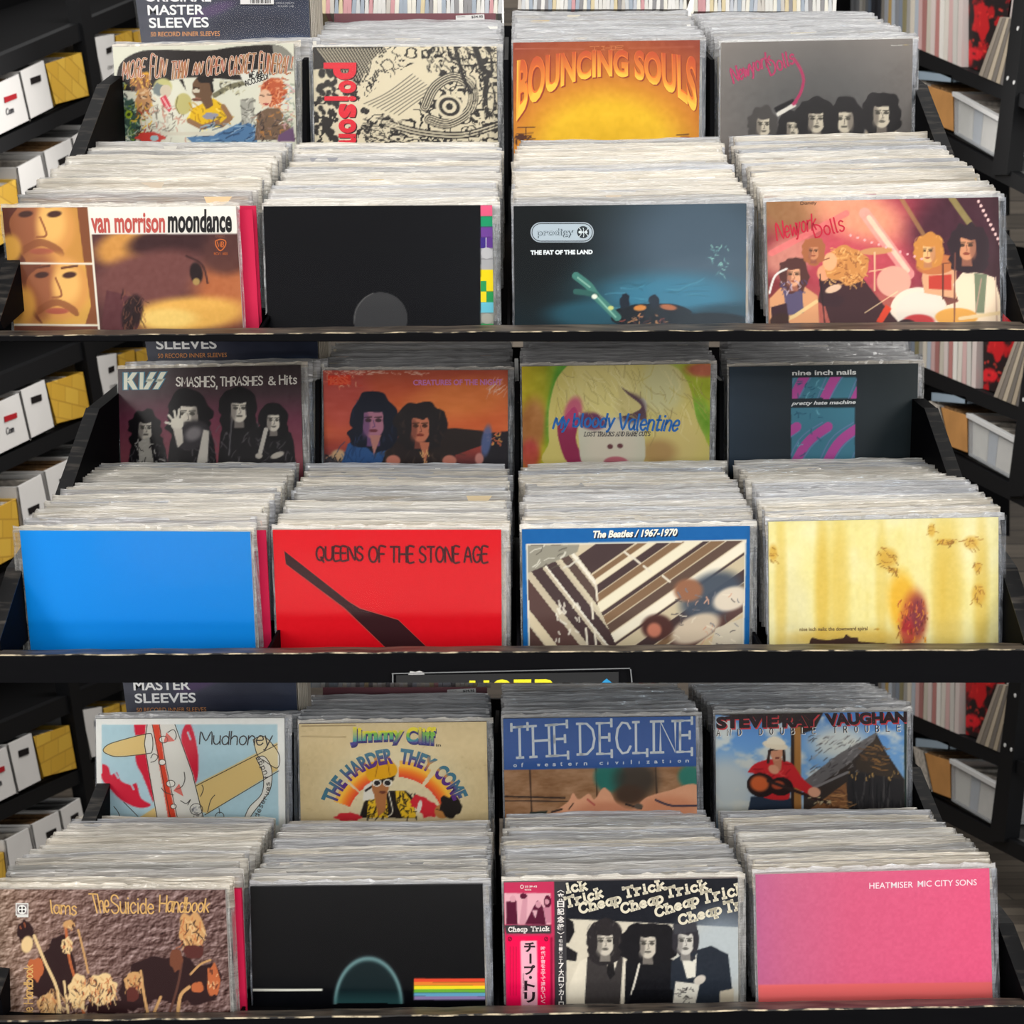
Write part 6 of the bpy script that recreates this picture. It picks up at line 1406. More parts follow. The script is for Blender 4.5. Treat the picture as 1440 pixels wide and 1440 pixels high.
MAG = (206, 22, 72)
CARD = [(226, 222, 212), (214, 206, 190), (236, 234, 228), (200, 196, 190), (224, 214, 192), (206, 190, 170), (188, 186, 186), (230, 226, 220), (214, 196, 186), (170, 160, 150), (232, 228, 214), (150, 150, 156), (206, 186, 150)]
POOL = {}
def pool(Hk):
    if Hk not in POOL: POOL[Hk] = ([jacket_mesh(Hk, t) for t in (.0034, .0052)], [pouch_mesh(Hk, i + int(Hk * 1000), .0044) for i in range(7)])
    return POOL[Hk]
ORD = ['first', 'second', 'third', 'fourth', 'fifth', 'sixth', 'seventh', 'eighth', 'ninth', 'tenth', 'eleventh', 'twelfth', 'thirteenth', 'fourteenth', 'fifteenth', 'sixteenth', 'seventeenth', 'eighteenth', 'nineteenth', 'twentieth', 'twenty-first', 'twenty-second', 'twenty-third', 'twenty-fourth']

def filed(front, back, n, H, what, group, firsts=(), Yf=1.424, Yb=1.70, jit=1.0, stuff=None, cov=None):
    """front / back: (xl, yl, xr, yr) of the mouth line of the first and last sleeve"""
    jk, pk = pool(H)
    ya = yb_ = Yf; pit0 = yaw0 = 0.0
    if cov:
        Mc, Hc = ALLCOV[cov]
        ya = (Mc @ Vector((-RW / 2, .013, Hc))).y; yb_ = (Mc @ Vector((RW / 2, .013, Hc))).y
        up = Mc.col[2].to_3d(); pit0 = -math.atan2(up.y, up.z); ux = Mc.col[0].to_3d(); yaw0 = math.atan2(ux.y, ux.x)
    A0 = at(front[0], front[1], ya); A1 = at(front[2], front[3], yb_); B0 = at(back[0], back[1], Yb); B1 = at(back[2], back[3], Yb)
    for i in range(n):
        t = (i + .35 * rnd.uniform(-1, 1) * (0 < i < n - 1)) / max(1, n - 1)
        L_ = A0.lerp(B0, t); R_ = A1.lerp(B1, t)
        mid = (L_ + R_) / 2; slack = max(0, ((R_ - L_).length - (RW + .011)) / 2)
        x = mid.x + (rnd.uniform(-1, 1) * min(slack + .0025, .009))
        roll = math.atan2(R_.z - L_.z, R_.x - L_.x) + rnd.gauss(0, R(.22)) * jit
        z = mid.z - .005 + rnd.gauss(0, .0016) * jit
        if i > 2 and rnd.random() < .16: z += rnd.choice((-.005, .004))
        colr = rnd.choice(CARD)
        if i < len(firsts) and firsts[i] is not None:
            fx = firsts[i]; colr = fx[0]
            if len(fx) > 1: x = mid.x + fx[1]
            if colr == MAG: z -= .0065
        kf = max(0.0, 1 - i / 7.0) if cov else 0.0
        lean = R(rnd.uniform(-1.0, .5)) * jit * (1 - kf) + pit0 * kf
        yaw = R(rnd.uniform(-.5, .5)) * (1 - kf) + yaw0 * kf
        Mx = Matrix.Translation((x, mid.y, z)) @ Matrix.Rotation(-roll, 4, 'Y') @ Matrix.Rotation(yaw, 4, 'Z') @ Matrix.Rotation(lean, 4, 'X') @ Matrix.Translation((0, 0, -H))
        if stuff is None:
            o = bpy.data.objects.new('filed_record', jk[rnd.randrange(2)]); COL.objects.link(o); o.matrix_world = Mx; o.color = L4(colr)
            tag(o, f'{ORD[i]} sleeved record filed behind {what}', 'record', group)
            if colr == MAG: continue
            s_ = bpy.data.objects.new('outer_sleeve', pk[rnd.randrange(len(pk))]); s_.parent = o; COL.objects.link(s_)
        else:
            stuff.append((Mx, pk[rnd.randrange(len(pk))], colr, H))

BINS = [
 ('top', (3, 286, 352, 283), (122, 199, 408, 200), 'the amber portrait cover', 'records in the top rack, front left bin', ((MAG, .014), (MAG, .016), ((236, 206, 160),))),
 ('top', (369, 285, 700, 283), (418, 201, 708, 200), 'the black cover with coloured blocks', 'records in the top rack behind the coloured blocks', (((236, 226, 206),), )),
 ('top', (720, 285, 1056, 281), (720, 198, 1012, 193), 'the dark cover with the silver name plate', 'records in the top rack behind the silver name plate', ()),
 ('top', (1072, 277, 1408, 268), (1025, 195, 1310, 190), 'the red-lit stage cover', 'records in the top rack, front right bin', (((60, 50, 56),), ((170, 110, 120),), ((196, 170, 176),))),
 ('middle', (20, 741, 366, 739), (135, 653, 418, 653), 'the plain blue cover', 'records in the middle rack behind the blue cover', (((90, 84, 92), .0), (MAG, .016), ((236, 212, 166),))),
 ('middle', (382, 741, 716, 740), (428, 656, 720, 656), 'the bright red cover', 'records in the middle rack behind the red cover', (((240, 224, 196),),)),
 ('middle', (732, 740, 1062, 735), (730, 654, 1025, 651), 'the blue bordered cover', 'records in the middle rack behind the blue bordered cover', ()),
 ('middle', (1079, 728, 1412, 718), (1030, 651, 1322, 648), 'the rust stained cover', 'records in the middle rack, front right bin', (((60, 44, 52),), ((180, 120, 130),))),
 ('bottom', (-12, 1244, 334, 1242), (100, 1153, 386, 1154), 'the withered flowers cover', 'records in the bottom rack, front left bin', (((64, 60, 70), .0), (MAG, .014), ((240, 214, 168),))),
 ('bottom', (350, 1242, 688, 1239), (400, 1155, 694, 1154), 'the black cover with the coloured band', 'records in the bottom rack behind the coloured band', (((240, 226, 200),),)),
 ('bottom', (706, 1237, 1046, 1230), (703, 1153, 1000, 1148), 'the pink paper band cover', 'records in the bottom rack behind the paper band', ()),
 ('bottom', (1060, 1225, 1400, 1214), (1010, 1144, 1305, 1139), 'the pink cover', 'records in the bottom rack, front right bin', (((110, 40, 62),), ((190, 120, 140),))),
]
HS = {'top': .164, 'middle': .168, 'bottom': .315}
for bi, (tn, fr, bk, what, grp, firsts) in enumerate(BINS):
    filed(fr, bk, 22, HS[tn], what, grp, firsts, cov='t%df%d' % (bi // 4 + 1, bi % 4 + 1))

# rear bins: what shows above the rear covers, kept as one mass
mass = []
REAR = [
 ((160, 62, 430, 57), (196, 59, 440, 56), 3, ()),
 ((437, 61, 708, 60), (458, 30, 706, 27), 9, ()), ((720, 55, 995, 51), (722, 21, 968, 19), 9, ()), ((1012, 55, 1288, 49), (978, 19, 1212, 15), 9, (((240, 238, 230),),)),
 ((168, 514, 440, 509), (206, 511, 450, 508), 3, ()),
 ((450, 516, 722, 515), (470, 484, 718, 481), 9, ()), ((732, 511, 1010, 507), (734, 478, 990, 474), 9, ()), ((1022, 511, 1298, 505), (1000, 478, 1280, 474), 9, (((240, 238, 230),),)),
 ((138, 1006, 414, 1005), (178, 1006, 420, 1004), 3, ()),
 ((416, 1012, 690, 1010), (440, 980, 690, 977), 9, ()), ((704, 1005, 988, 1001), (706, 968, 955, 966), 9, ()), ((1004, 999, 1280, 993), (968, 962, 1215, 959), 9, (((240, 238, 230),),)),
]
for bi, (fr, bk, n, firsts) in enumerate(REAR):
    filed(fr, bk, n, .31 if fr[1] > 900 else .30, '', '', firsts, Yf=1.775, Yb=1.80 if n == 3 else 1.93, jit=.8, stuff=mass, cov='t%db%d' % (bi // 4 + 1, bi % 4 + 1))
def join_mass(items):
    """one mesh: card slabs and their bags"""
    V = []; Fc = []; Mi = []; Cc = []
    for Mx, pm, c, H in items:
        b = len(V); bx = MB().box(-RW / 2, RW / 2, 0, .004, 0, H)
        V += [Mx @ v for v in bx.v]; Fc += [tuple(b + i for i in f) for f in bx.f]; Mi += [0] * 6; Cc += [c] * 8
        b = len(V); V += [Mx @ v.co for v in pm.vertices]; Fc += [tuple(b + i for i in p.vertices) for p in pm.polygons]; Mi += [1 + p.material_index for p in pm.polygons]; Cc += [c] * len(pm.vertices)
    o0 = V[0].copy()
    m = colour_mesh('filed_records', [v - o0 for v in V], Fc, Cc, M_PRINT); m.materials.append(M_SLEEVE); m.materials.append(M_EDGE)
    m.polygons.foreach_set('material_index', Mi); m.update()
    o = link('filed_records', m); o.location = o0
    return o
tag(join_mass(mass), 'further sleeved records filed behind the rear row of covers in all three racks', 'records', kind='stuff')

# ---------------------------------------------------------------- packs of inner sleeves
def pack(tier, q, Y, lines, top_px, label):
    """q: seen bottom corners and lean; the pack goes up out of sight"""
    root = bpy.data.objects.new('sleeve_pack', None)
    BL = at(*q[3], Y); BR = at(*q[2], Y); TL = at(*q[0], Y); TR = at(*q[1], Y)
    Mo = (BL + BR) / 2; root.location = Mo; COL.objects.link(root)
    tag(root, label, 'sleeve pack')
    d = Vector((0, .045, 0))
    MB().hexa([BL, BR, TR, TL], d).build('paper_block', plain('block_' + tier, (206, 200, 190), .7, .2), root).location = -Mo
    ny, nx = 50, 90
    V = []; PXs = []; PYs = []
    for j in range(ny + 1):
        for i in range(nx + 1):
            P_ = BL.lerp(BR, i / nx).lerp(TL.lerp(TR, i / nx), j / ny) + Vector((0, -.001, 0)); V.append(P_ - Mo)
            PXs.append(720 + F * P_.x / P_.y); PYs.append(720 - F * (P_.z - Z0) / P_.y)
    p = Paint(np.array(PXs), np.array(PYs)); k = Ink()
    x0 = q[3][0]; yb = q[3][1]
    p.hgrad([(x0, (72, 74, 86)), (x0 + 110, (62, 64, 80)), (x0 + 240, (42, 50, 72))]); p.ell(x0 + 200, yb - 10, 60, 8, (66, 86, 120), 4, .9, .7); p.ell(x0 + 100, yb - 52, 30, 8, (96, 62, 116), -20, 1.0, .5); p.ell(x0 + 160, yb - 30, 60, 20, (40, 44, 62), 0, .9, .7); p.noise(7, 14, 5, .5, 1)
    for s_, a, c, bold in lines: k.text(s_, a, c, bold, 3)
    fc = [(j * (nx + 1) + i, j * (nx + 1) + i + 1, (j + 1) * (nx + 1) + i + 1, (j + 1) * (nx + 1) + i) for j in range(ny) for i in range(nx)]
    nv = len(V); n2, m2 = 47, 27; src = []
    for q in range(m2 + 1):
        for r in range(n2 + 1):
            V.append(BL.lerp(BR, r / n2).lerp(TL.lerp(TR, r / n2), q / m2) + Vector((0, -.0005, 0)) - Mo); src.append(round(q * ny / m2) * (nx + 1) + round(r * nx / n2))
    p.C = np.vstack([p.C, p.C[src]])
    fc += [(nv + q * (n2 + 1) + r, nv + q * (n2 + 1) + r + 1, nv + (q + 1) * (n2 + 1) + r + 1, nv + (q + 1) * (n2 + 1) + r) for q in range(m2) for r in range(n2)]
    link('printed_front', colour_mesh('printed_front', V, fc, p.C, M_PRINT), root)
    V = []; Fc = []; Cc = []
    for pts, faces, cols, l in k.items:
        b = len(V); V += [at(x, y, Y - .0016 - .0001 * l) - Mo for x, y in pts]; Cc += cols.tolist(); Fc += [tuple(b + i for i in f) for f in faces]
    link('lettering', colour_mesh('lettering', V, Fc, Cc, M_INK), root)
    ex = Vector((.004, 0, 0)); ez = Vector((0, -.002, 0))
    a, b_, c_, d_ = [v - Mo + ez for v in (BL - ex, BR + ex * 3, TR + ex * 3, TL - ex)]
    m = mesh_of('wrapper', [a, b_, c_, d_], [(0, 1, 2, 3)], M_FILM); link('wrapper', m, root)
    eb = MB()
    for i in range(6): eb.hexa([BR + Vector((.002 + i * .0022, .004 * i, 0)), BR + Vector((.004 + i * .0022, .004 * i, 0)), TR + Vector((.004 + i * .0022, .004 * i, 0)), TR + Vector((.002 + i * .0022, .004 * i, 0))], (0, .03, 0))
    eb.build('sleeve_edges', plain('edge_' + tier, (176, 168, 156), .6, .3), root).location = -Mo
    return root
wt = (232, 232, 232); og = (224, 158, 96)
YP = 1.83
pack('top', [(184, -52), (432, -52), (437, 62), (200, 66)], YP, [('ORIGINAL', [(203, -12), (297, -12), (297, 2.5), (204, 2.5)], wt, .02), ('MASTER', [(207, 7), (287, 6.5), (287, 20.5), (208, 21.5)], wt, .02), ('SLEEVES', [(209, 25), (293, 24), (294, 38.5), (210, 39.5)], wt, .02), ('50 RECORD INNER SLEEVES', [(212, 45), (309, 44), (309, 50.5), (212, 51.5)], og, .0), ('MOBILE FIDELITY', [(388, 3), (414, 3), (414, 5.5), (388, 5.5)], (170, 170, 176), 0), ('SOUND LAB', [(391, 7.5), (413, 7.5), (413, 10), (391, 10)], (170, 170, 176), 0)], 0, 'dark wrapped pack of inner sleeves standing in the top rack')
pack('middle', [(200, 452), (446, 452), (448, 513), (210, 517)], YP, [('SLEEVES', [(219, 477), (304, 476), (305, 490.5), (220, 491.5)], wt, .02), ('50 RECORD INNER SLEEVES', [(222, 497.5), (319, 496), (319, 502), (222, 503.5)], og, .0)], 0, 'dark wrapped pack of inner sleeves standing in the middle rack')
pack('bottom', [(166, 905), (414, 905), (419, 1010), (180, 1014)], YP, [('ORIGINAL', [(183, 939), (275, 939), (275, 953), (184, 953)], wt, .02), ('MASTER', [(187, 957), (267, 956.5), (268, 970), (188, 971)], wt, .02), ('SLEEVES', [(189, 975.5), (275, 974), (275.5, 988), (190, 989)], wt, .02), ('50 RECORD INNER SLEEVES', [(192, 995.5), (290, 994.5), (290, 1000.5), (192, 1001.5)], og, .0)], 0, 'dark wrapped pack of inner sleeves standing in the bottom rack')
# barcode label on the top pack
bl = MB().hexa([at(338, -8, YP - .004), at(385, -8, YP - .004), at(385, 6, YP - .004), at(338, 6, YP - .004)], (0, .0006, 0)).build('barcode_label', M_WHITEBOX, None)
brs = MB()
for i in range(14):
    x = 352 + i * 2.1
    brs.hexa([at(x, -8, YP - .0044), at(x + (1.2 if i % 3 else .6), -8, YP - .0044), at(x + (1.2 if i % 3 else .6), 4.5, YP - .0044), at(x, 4.5, YP - .0044)], (0, .0003, 0))
brk = brs.build('bars', M_HOLE, None)
for o_ in (bl, brk):
    par = [o for o in COL.objects if o.name == 'sleeve_pack'][0]
    o_.parent = par if o_ is bl else bl
    if o_ is bl: o_.location = -par.location

# maroon record with price label behind the second rear bin (top and bottom racks)
def maroon(x0, x1, ya, yb, lab):
    Y = 1.96
    root = MB().hexa([at(x0, ya, Y), at(x1, ya - .5, Y), at(x1, yb + 150, Y), at(x0, yb + 150, Y)], (0, .004, 0)).build('record', plain('maroon_card', (112, 62, 70), .5), None, at((x0 + x1) / 2, yb + 150, Y))
    tag(root, lab, 'record')
    o0 = root.location
    a = x1 - 56
    lb = MB().hexa([at(a, ya + 3, Y - .002), at(a + 40, ya + 1, Y - .002), at(a + 40.5, ya + 9, Y - .002), at(a, ya + 10, Y - .002)], (0, .0008, 0)).build('price_label', M_WHITEBOX, root)
    lb.location = -o0
    k = Ink(); k.text('$34.95', [(a + 22, ya + 3), (a + 38, ya + 2.3), (a + 38, ya + 6.5), (a + 22, ya + 7)], (40, 40, 44), .02, 1); k.text('RECORD', [(a + 2, ya + 4), (a + 13, ya + 3.5), (a + 13, ya + 5), (a + 2, ya + 5.5)], (90, 90, 96), .0, 1)
    V = []; Fc = []; Cc = []
    for pts, faces, cols, l in k.items:
        b = len(V); V += [at(x, y, Y - .0024) for x, y in pts]; Cc += cols.tolist(); Fc += [tuple(b + i for i in f) for f in faces]
    link('lettering', colour_mesh('lettering', V, Fc, Cc, M_INK), lb)
maroon(470, 697, 19, 28, 'maroon record with a white price label at the back of the top rack')
maroon(454, 685, 967, 976, 'maroon record with a white price label at the back of the bottom rack')

# far bins whose records stand edge-on
def edge_on(x0, x1, yb, h, Y, n, seed):
    r = random.Random(seed); V = []; Fc = []; Cc = []
    for i in range(n):
        xa = x0 + (x1 - x0) * i / n; w = (x1 - x0) / n * .95; sl = r.uniform(-1.5, 3)
        bx = MB().hexa([at(xa, yb, Y), at(xa + w, yb, Y), at(xa + w + sl, yb - h - r.uniform(0, 3), Y), at(xa + sl, yb - h - r.uniform(0, 3), Y)], (0, .25, 0))
        b = len(V); V += bx.v; Fc += [tuple(b + q for q in f) for f in bx.f]
        c = r.choice([(226, 224, 218), (206, 200, 192), (236, 234, 230), (196, 200, 208), (210, 212, 214), (150, 148, 150), (222, 206, 168), (214, 160, 164), (168, 178, 190), (236, 232, 220), (228, 226, 222)])
        Cc += [c] * 8
    return V, Fc, Cc
V = []; Fc = []; Cc = []
for a in ((440, 706, 19, 40, 2.05, 44, 1), (728, 966, 13, 40, 2.05, 44, 2), (976, 1176, 16, 30, 2.1, 36, 3), (420, 690, 967, 26, 2.06, 44, 4), (706, 955, 961, 22, 2.06, 44, 5)):
    v, f_, c = edge_on(*a); b = len(V); V += v; Fc += [tuple(b + q for q in f) for f in f_]; Cc += c
eo = link('edge_on_records', colour_mesh('edge_on_records', V, Fc, Cc, M_PRINT))
tag(eo, 'rows of thin records standing edge-on in the far bins behind the racks', 'records', kind='stuff')

# ---------------------------------------------------------------- shelving along both aisles
XS = 1.67
def sp(px, py, dx=0.0):
    """point on the front plane of the side shelving (x = -1.67 or +1.67)"""
    sg = -1 if px < 720 else 1
    Y = XS * F / abs(px - 720)
    v = at(px, py, Y); v.x += -sg * dx     # dx > 0: towards the aisle
    return v
def mp(tier, px, py):
    if tier == 'top': return px, py
    if px < 720: return (px * 1.02, py + 449) if tier == 'middle' else (px - 17, py + 946)
    return (720 + (px - 720) * 1.032, py + 452) if tier == 'middle' else (px - 4, py + 938)
def SQ(tier, pts, dx=0.0): return [sp(*mp(tier, *p), dx) for p in pts]
def outward(sg, d): return Vector((sg * d, 0, 0))
def crate(name, label, cat, tier, q, depth, mat, wall=.006, fill=None, hole=None, fillmat=None, group=None, rim=None, holemat=None, note=None, insert=None):
    sg = -1 if q[0][0] < 720 else 1
    P_ = SQ(tier, q); base = (P_[2] + P_[3]) / 2
    root = bpy.data.objects.new(name, None); root.location = base; COL.objects.link(root); tag(root, label, cat, group)
    d = outward(sg, depth); wl = outward(sg, wall)
    along = (P_[1] - P_[0]).normalized() * wall; along2 = (P_[2] - P_[3]).normalized() * wall
    b = MB()
    b.hexa(P_, wl)                                                     # face
    b.hexa([p + d for p in P_], wl)
    b.hexa([P_[0], P_[0] + along, P_[3] + along2, P_[3]], d)
    b.hexa([P_[1] - along, P_[1], P_[2], P_[2] - along2], d)
    up = (P_[0] - P_[3]) * .04
    b.hexa([P_[3] + up, P_[2] + up, P_[2], P_[3]], d)
    b.build('body', mat, root).location = -base
    if fill:
        i0 = .94; c = MB()
        A = [P_[3].lerp(P_[0], fill), P_[2].lerp(P_[1], fill)]
        n = 14; r = random.Random(int(q[0][0] * 7 + q[0][1]))
        for i in range(n):
            t0 = .04 + .92 * i / n; t1 = t0 + .7 / n
            a, e = A[0].lerp(A[1], t0), A[0].lerp(A[1], t1); bo = (P_[0] - P_[3]) * r.uniform(-.10, .08)
            c.hexa([a + bo, e + bo, P_[3].lerp(P_[2], t1) + up, P_[3].lerp(P_[2], t0) + up], outward(sg, depth * .86))
            for v in c.v[-8:]: v.x += sg * wall * 2
        c.build('contents', fillmat or M_SHELFTOP, root).location = -base
    if hole:
        H_ = SQ(tier, hole, .003)
        MB().hexa(H_, outward(sg, .002)).build('hand_hole', holemat or M_HOLE, root).location = -base
    if insert:
        for t0, t1, h_, c in insert:
            A, B = P_[3].lerp(P_[2], t0), P_[3].lerp(P_[2], t1); C_, D_ = P_[0].lerp(P_[1], t1), P_[0].lerp(P_[1], t0)
            sl = [A.lerp(D_, .05), B.lerp(C_, .05), B.lerp(C_, h_), A.lerp(D_, h_)]
            MB().hexa([v + outward(sg, wall * 1.6) for v in sl], outward(sg, .012)).build('paper_bag', plain('paper_bag', c, .6, .2, .12, 30), root).location = -base
    if note:
        k = Ink(); txt, nq, hand = note
        if hand: k.strokes(txt, nq, 1.0, (60, 60, 66), 1, gap=.8)
        else: k.text(txt, nq, (70, 68, 70), .01, 1)
        V = []; Fc = []; Cc = []
        for pts, faces, cols, l in k.items:
            b_ = len(V); V += [sp(*mp(tier, x, y), .0015) - base for x, y in pts]; Cc += cols.tolist(); Fc += [tuple(b_ + i for i in f) for f in faces]
        link('lettering', colour_mesh('lettering', V, Fc, Cc, M_INK), root)
    if rim:
        R_ = [P_[0].copy(), P_[1].copy(), P_[1].lerp(P_[2], rim), P_[0].lerp(P_[3], rim)]
        for v in R_: v.x += -sg * .008
        MB().hexa(R_, outward(sg, .02)).build('rim', M_RIM, root).location = -base
    return root

def clear_tote():
    m, nt, b, out = newmat('clear_plastic'); b.inputs['Base Color'].default_value = L4((206, 210, 214)); b.inputs['Roughness'].default_value = .3
    tr = nt.nodes.new('ShaderNodeBsdfTransparent'); mx = nt.nodes.new('ShaderNodeMixShader'); mx.inputs[0].default_value = .3
    nt.links.new(tr.outputs[0], mx.inputs[1]); nt.links.new(b.outputs[0], mx.inputs[2]); nt.links.new(mx.outputs[0], out.inputs[0])
    return m
M_TOTE = clear_tote()
M_RIM = plain('tote_rim', (206, 206, 206), .4, .5)
M_PAPERS = plain('mixed_papers', (206, 198, 188), .7, .2, .5, 60)
M_BROWNS = plain('brown_cards', (150, 116, 80), .7, .2, .5, 60)
M_BLUEP = plain('blue_grey_plastic', (150, 168, 184), .4, .5)

def shelf_unit(tier, side, label):
    root = bpy.data.objects.new('shelving_unit', None); COL.objects.link(root)
    sg = -1 if side == 'left' else 1
    if side == 'left':
        o0 = sp(*mp(tier, 20, 330)); boards = [((-60, 222), (240, 85), 23, 'lower'), ((-60, 104), (240, -22), 30, 'upper'), ((-60, 392), (160, 288), 20, 'foot')]
        posts = [[(104, -14), (119, -14), (158, 240), (144, 240)]]; bp = [(-60, -40), (260, -70), (260, 150), (-60, 330)]
    else:
        o0 = sp(*mp(tier, 1420, 330)); boards = [((1120, -4), (1470, 146), 24, 'upper'), ((1190, 116), (1470, 267), 27, 'lower')]
        posts = [[(1432, -14), (1449, -14), (1421, 246), (1399, 246)]]; bp = [(1080, -140), (1470, -60), (1470, 220), (1080, 60)]
    root.location = o0; tag(root, label, 'shelving')
    for a, b, th, nm in boards:
        A, B = sp(*mp(tier, *a)), sp(*mp(tier, *b)); 
        A2, B2 = sp(*mp(tier, a[0], a[1] + th * 1.0)), sp(*mp(tier, b[0], b[1] + th * .8))
        MB().hexa([A, B, B2, A2], outward(sg, .03)).build('shelf_beam', M_SHELF, root).location = -o0
        dn = Vector((0, 0, -.012))
        A.x += sg * .031; B.x += sg * .031
        MB().hexa([A, B, B + outward(sg, .42), A + outward(sg, .42)], dn).build('shelf_board', M_SHELFTOP if nm == 'lower' else M_DARK, root).location = -o0  # all but the lower boards are blackened: shade put into their colour
    for q in posts:
        P_ = [sp(*mp(tier, *p), .012) for p in q]
        MB().hexa(P_, outward(sg, .05)).build('post', M_SHELF, root).location = -o0
    if side == 'right':
        for bx, by in ((1437, 40), (1422.5, 110), (1431.5, 116)):
            c = sp(*mp(tier, bx, by), .014); rr = .0065
            pts = [c + Vector((0, rr * math.cos(2 * math.pi * i / 12), rr * math.sin(2 * math.pi * i / 12))) for i in range(12)]
            MB().prism(pts, outward(sg, .006)).build('bolt', M_STEEL, root).location = -o0
    ye = 5.45; zm = Z0 + (720 - mp(tier, 150 if sg < 0 else 1290, 100)[1]) / F * ye
    MB().box(sg * 1.25 if sg > 0 else -2.6, 2.6 if sg > 0 else -1.25, ye, ye + .02, max(.05, zm - .75), zm + .85).build('shade_end_sheet', M_DARK, root).location = -o0  # added black sheet standing in for the shade at the shelf end
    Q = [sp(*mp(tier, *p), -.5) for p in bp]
    MB().hexa(Q, outward(sg, .01)).build('shade_back_sheet', M_DARK, root).location = -o0  # added black sheet standing in for the shade inside the shelves
    return root

TXT = {'top': 'top rack', 'middle': 'middle rack', 'bottom': 'bottom rack'}
for tn in ('top', 'middle', 'bottom'):
    w = {'top': 'beside the top rack', 'middle': 'beside the middle rack', 'bottom': 'beside the bottom rack'}[tn]
    shelf_unit(tn, 'left', f'black steel shelving with white and yellow boxes, left {w}')
    shelf_unit(tn, 'right', f'black steel shelving with upright records and totes, right {w}')
    g = 'boxes of small records on the left shelving'
    crate('white_box', f'white box at the picture edge on the left shelf {w}', 'box', tn, [(-34, 132), (27, 104), (42, 171), (-30, 207)], .34, M_WHITEBOX, fill=.9, fillmat=M_BROWNS, hole=[(5, 137), (22, 131), (23, 138), (6, 145)], holemat=M_REDHOLE, note=('Com', [(8, 153), (18, 149), (19, 158), (9, 162)], True), group=g)
    crate('white_box', f'white box with an oblong hand hole next to the yellow box {w}', 'box', tn, [(27.5, 101), (62, 85), (76, 153), (43, 170)], .34, M_WHITEBOX, fill=.9, fillmat=M_SHELFTOP, hole=[(42, 110), (56, 105), (57, 114), (43.5, 119)], group=g)
    crate('yellow_box', f'yellow taped box on the left shelf beside the post {w}', 'box', tn, [(63, 91), (115, 74), (126, 136), (78, 149)], .34, M_YELLOWBOX, fill=.92, fillmat=M_PAPERS, group=g)
    crate('white_box', f'white box beyond the post on the left shelf {w}', 'box', tn, [(131, 53), (161, 48), (164, 117), (146, 122)], .3, M_WHITEBOX, fill=.9, fillmat=M_SHELFTOP, hole=[(149, 68), (156.5, 65), (157, 73), (149.5, 76)], note=('COUNTRY', [(151, 93), (162, 90), (162.3, 95), (151.3, 98)], False), group=g)
    crate('yellow_box', f'far yellow box half hidden by the rear records {w}', 'box', tn, [(162, 51), (186, 43), (190, 104), (167, 116)], .3, M_YELLOWBOX, fill=.92, fillmat=M_PAPERS, group=g)
    crate('yellow_box', f'last yellow box by the dark sleeve pack {w}', 'box', tn, [(187, 46), (206, 40), (210, 96), (191, 104)], .3, M_YELLOWBOX, fill=.92, fillmat=M_PAPERS, group=g)
    crate('yellow_box', f'yellow box at the picture edge on the lower left shelf {w}', 'box', tn, [(-34, 281), (23, 252), (32, 330), (-28, 364)], .34, M_YELLOWBOX, fill=.92, fillmat=M_PAPERS, group=g)
    crate('white_box', f'nearest white box on the lower left shelf {w}', 'box', tn, [(24, 236), (58, 218), (74, 296), (36, 318)], .34, M_WHITEBOX, fill=.92, fillmat=M_PAPERS, hole=[(38, 266), (53, 259), (54, 268), (40, 275)], group=g)
    crate('white_box', f'middle white box on the lower left shelf {w}', 'box', tn, [(61, 214), (100, 195), (114, 272), (76, 294)], .34, M_WHITEBOX, fill=.92, fillmat=M_BROWNS, hole=[(81, 225), (95, 218), (96, 226), (83, 233)], group=g)
    crate('white_box', f'far white box on the lower left shelf {w}', 'box', tn, [(101, 194), (130, 176), (146, 250), (116, 268)], .34, M_WHITEBOX, fill=.92, fillmat=M_SHELFTOP, hole=[(116, 202), (126, 196), (127, 203), (117, 209)], group=g)
    # right side, lower shelf
    crate('cardboard_box', f'brown cardboard box on the lower right shelf {w}', 'box', tn, [(1304, 121), (1341, 133), (1342, 187), (1316, 177)], .3, M_KRAFT, fill=1.02, fillmat=M_BROWNS)
    crate('grey_box', f'grey card box left of the brown one on the right shelf {w}', 'box', tn, [(1287, 112), (1303, 119), (1314, 175), (1297, 166)], .3, M_PAPERS, fill=1.02, fillmat=M_PAPERS)
    crate('plastic_tote', f'clear plastic tote full of papers on the right shelf {w}', 'tote', tn, [(1342, 129), (1410, 166), (1399, 221), (1342, 188)], .34, M_TOTE, fill=.86, fillmat=M_PAPERS, rim=.1, insert=[(.04, .38, .82, (236, 232, 222)), (.40, .58, .86, (176, 186, 200)), (.60, .94, .8, (232, 226, 216))])
    crate('blue_tray', f'blue-grey plastic tray behind the brown box on the right shelf {w}', 'tray', tn, [(1291, 100), (1338, 106), (1338, 116), (1291, 112)], .3, M_BLUEP)
    # upright records, spines to the aisle
    kinds = [('grey', (116, 118, 122)), ('dull grey', (98, 100, 104)), ('pale grey', (168, 166, 162)), ('stone grey', (134, 130, 124)), ('near-black', (44, 46, 54)), ('black', (30, 31, 38)), ('slate blue', (84, 94, 108)), ('silver grey', (156, 160, 168)), ('ochre', (178, 150, 96)), ('pale blue', (172, 180, 190)), ('blue-grey', (146, 156, 172)), ('olive', (150, 142, 108)), ('cream', (214, 206, 192)), ('dusty pink', (190, 158, 156)), ('pinkish white', (222, 208, 204)), ('brick pink', (184, 126, 122)), ('white', (222, 218, 212)), ('off-white', (204, 198, 190))]
    order = [0, 1, 0, 2, 3, 1, 6, 4, 5, 4, 3, 7, 8, 9, 7, 10, 11, 2, 12, 9, 13, 15, 12, 14, 15, 16, 17, 13, 16, 14]
    seen = {}; N_ = len(order)
    x = 1196.0; kk = 1.55 / N_
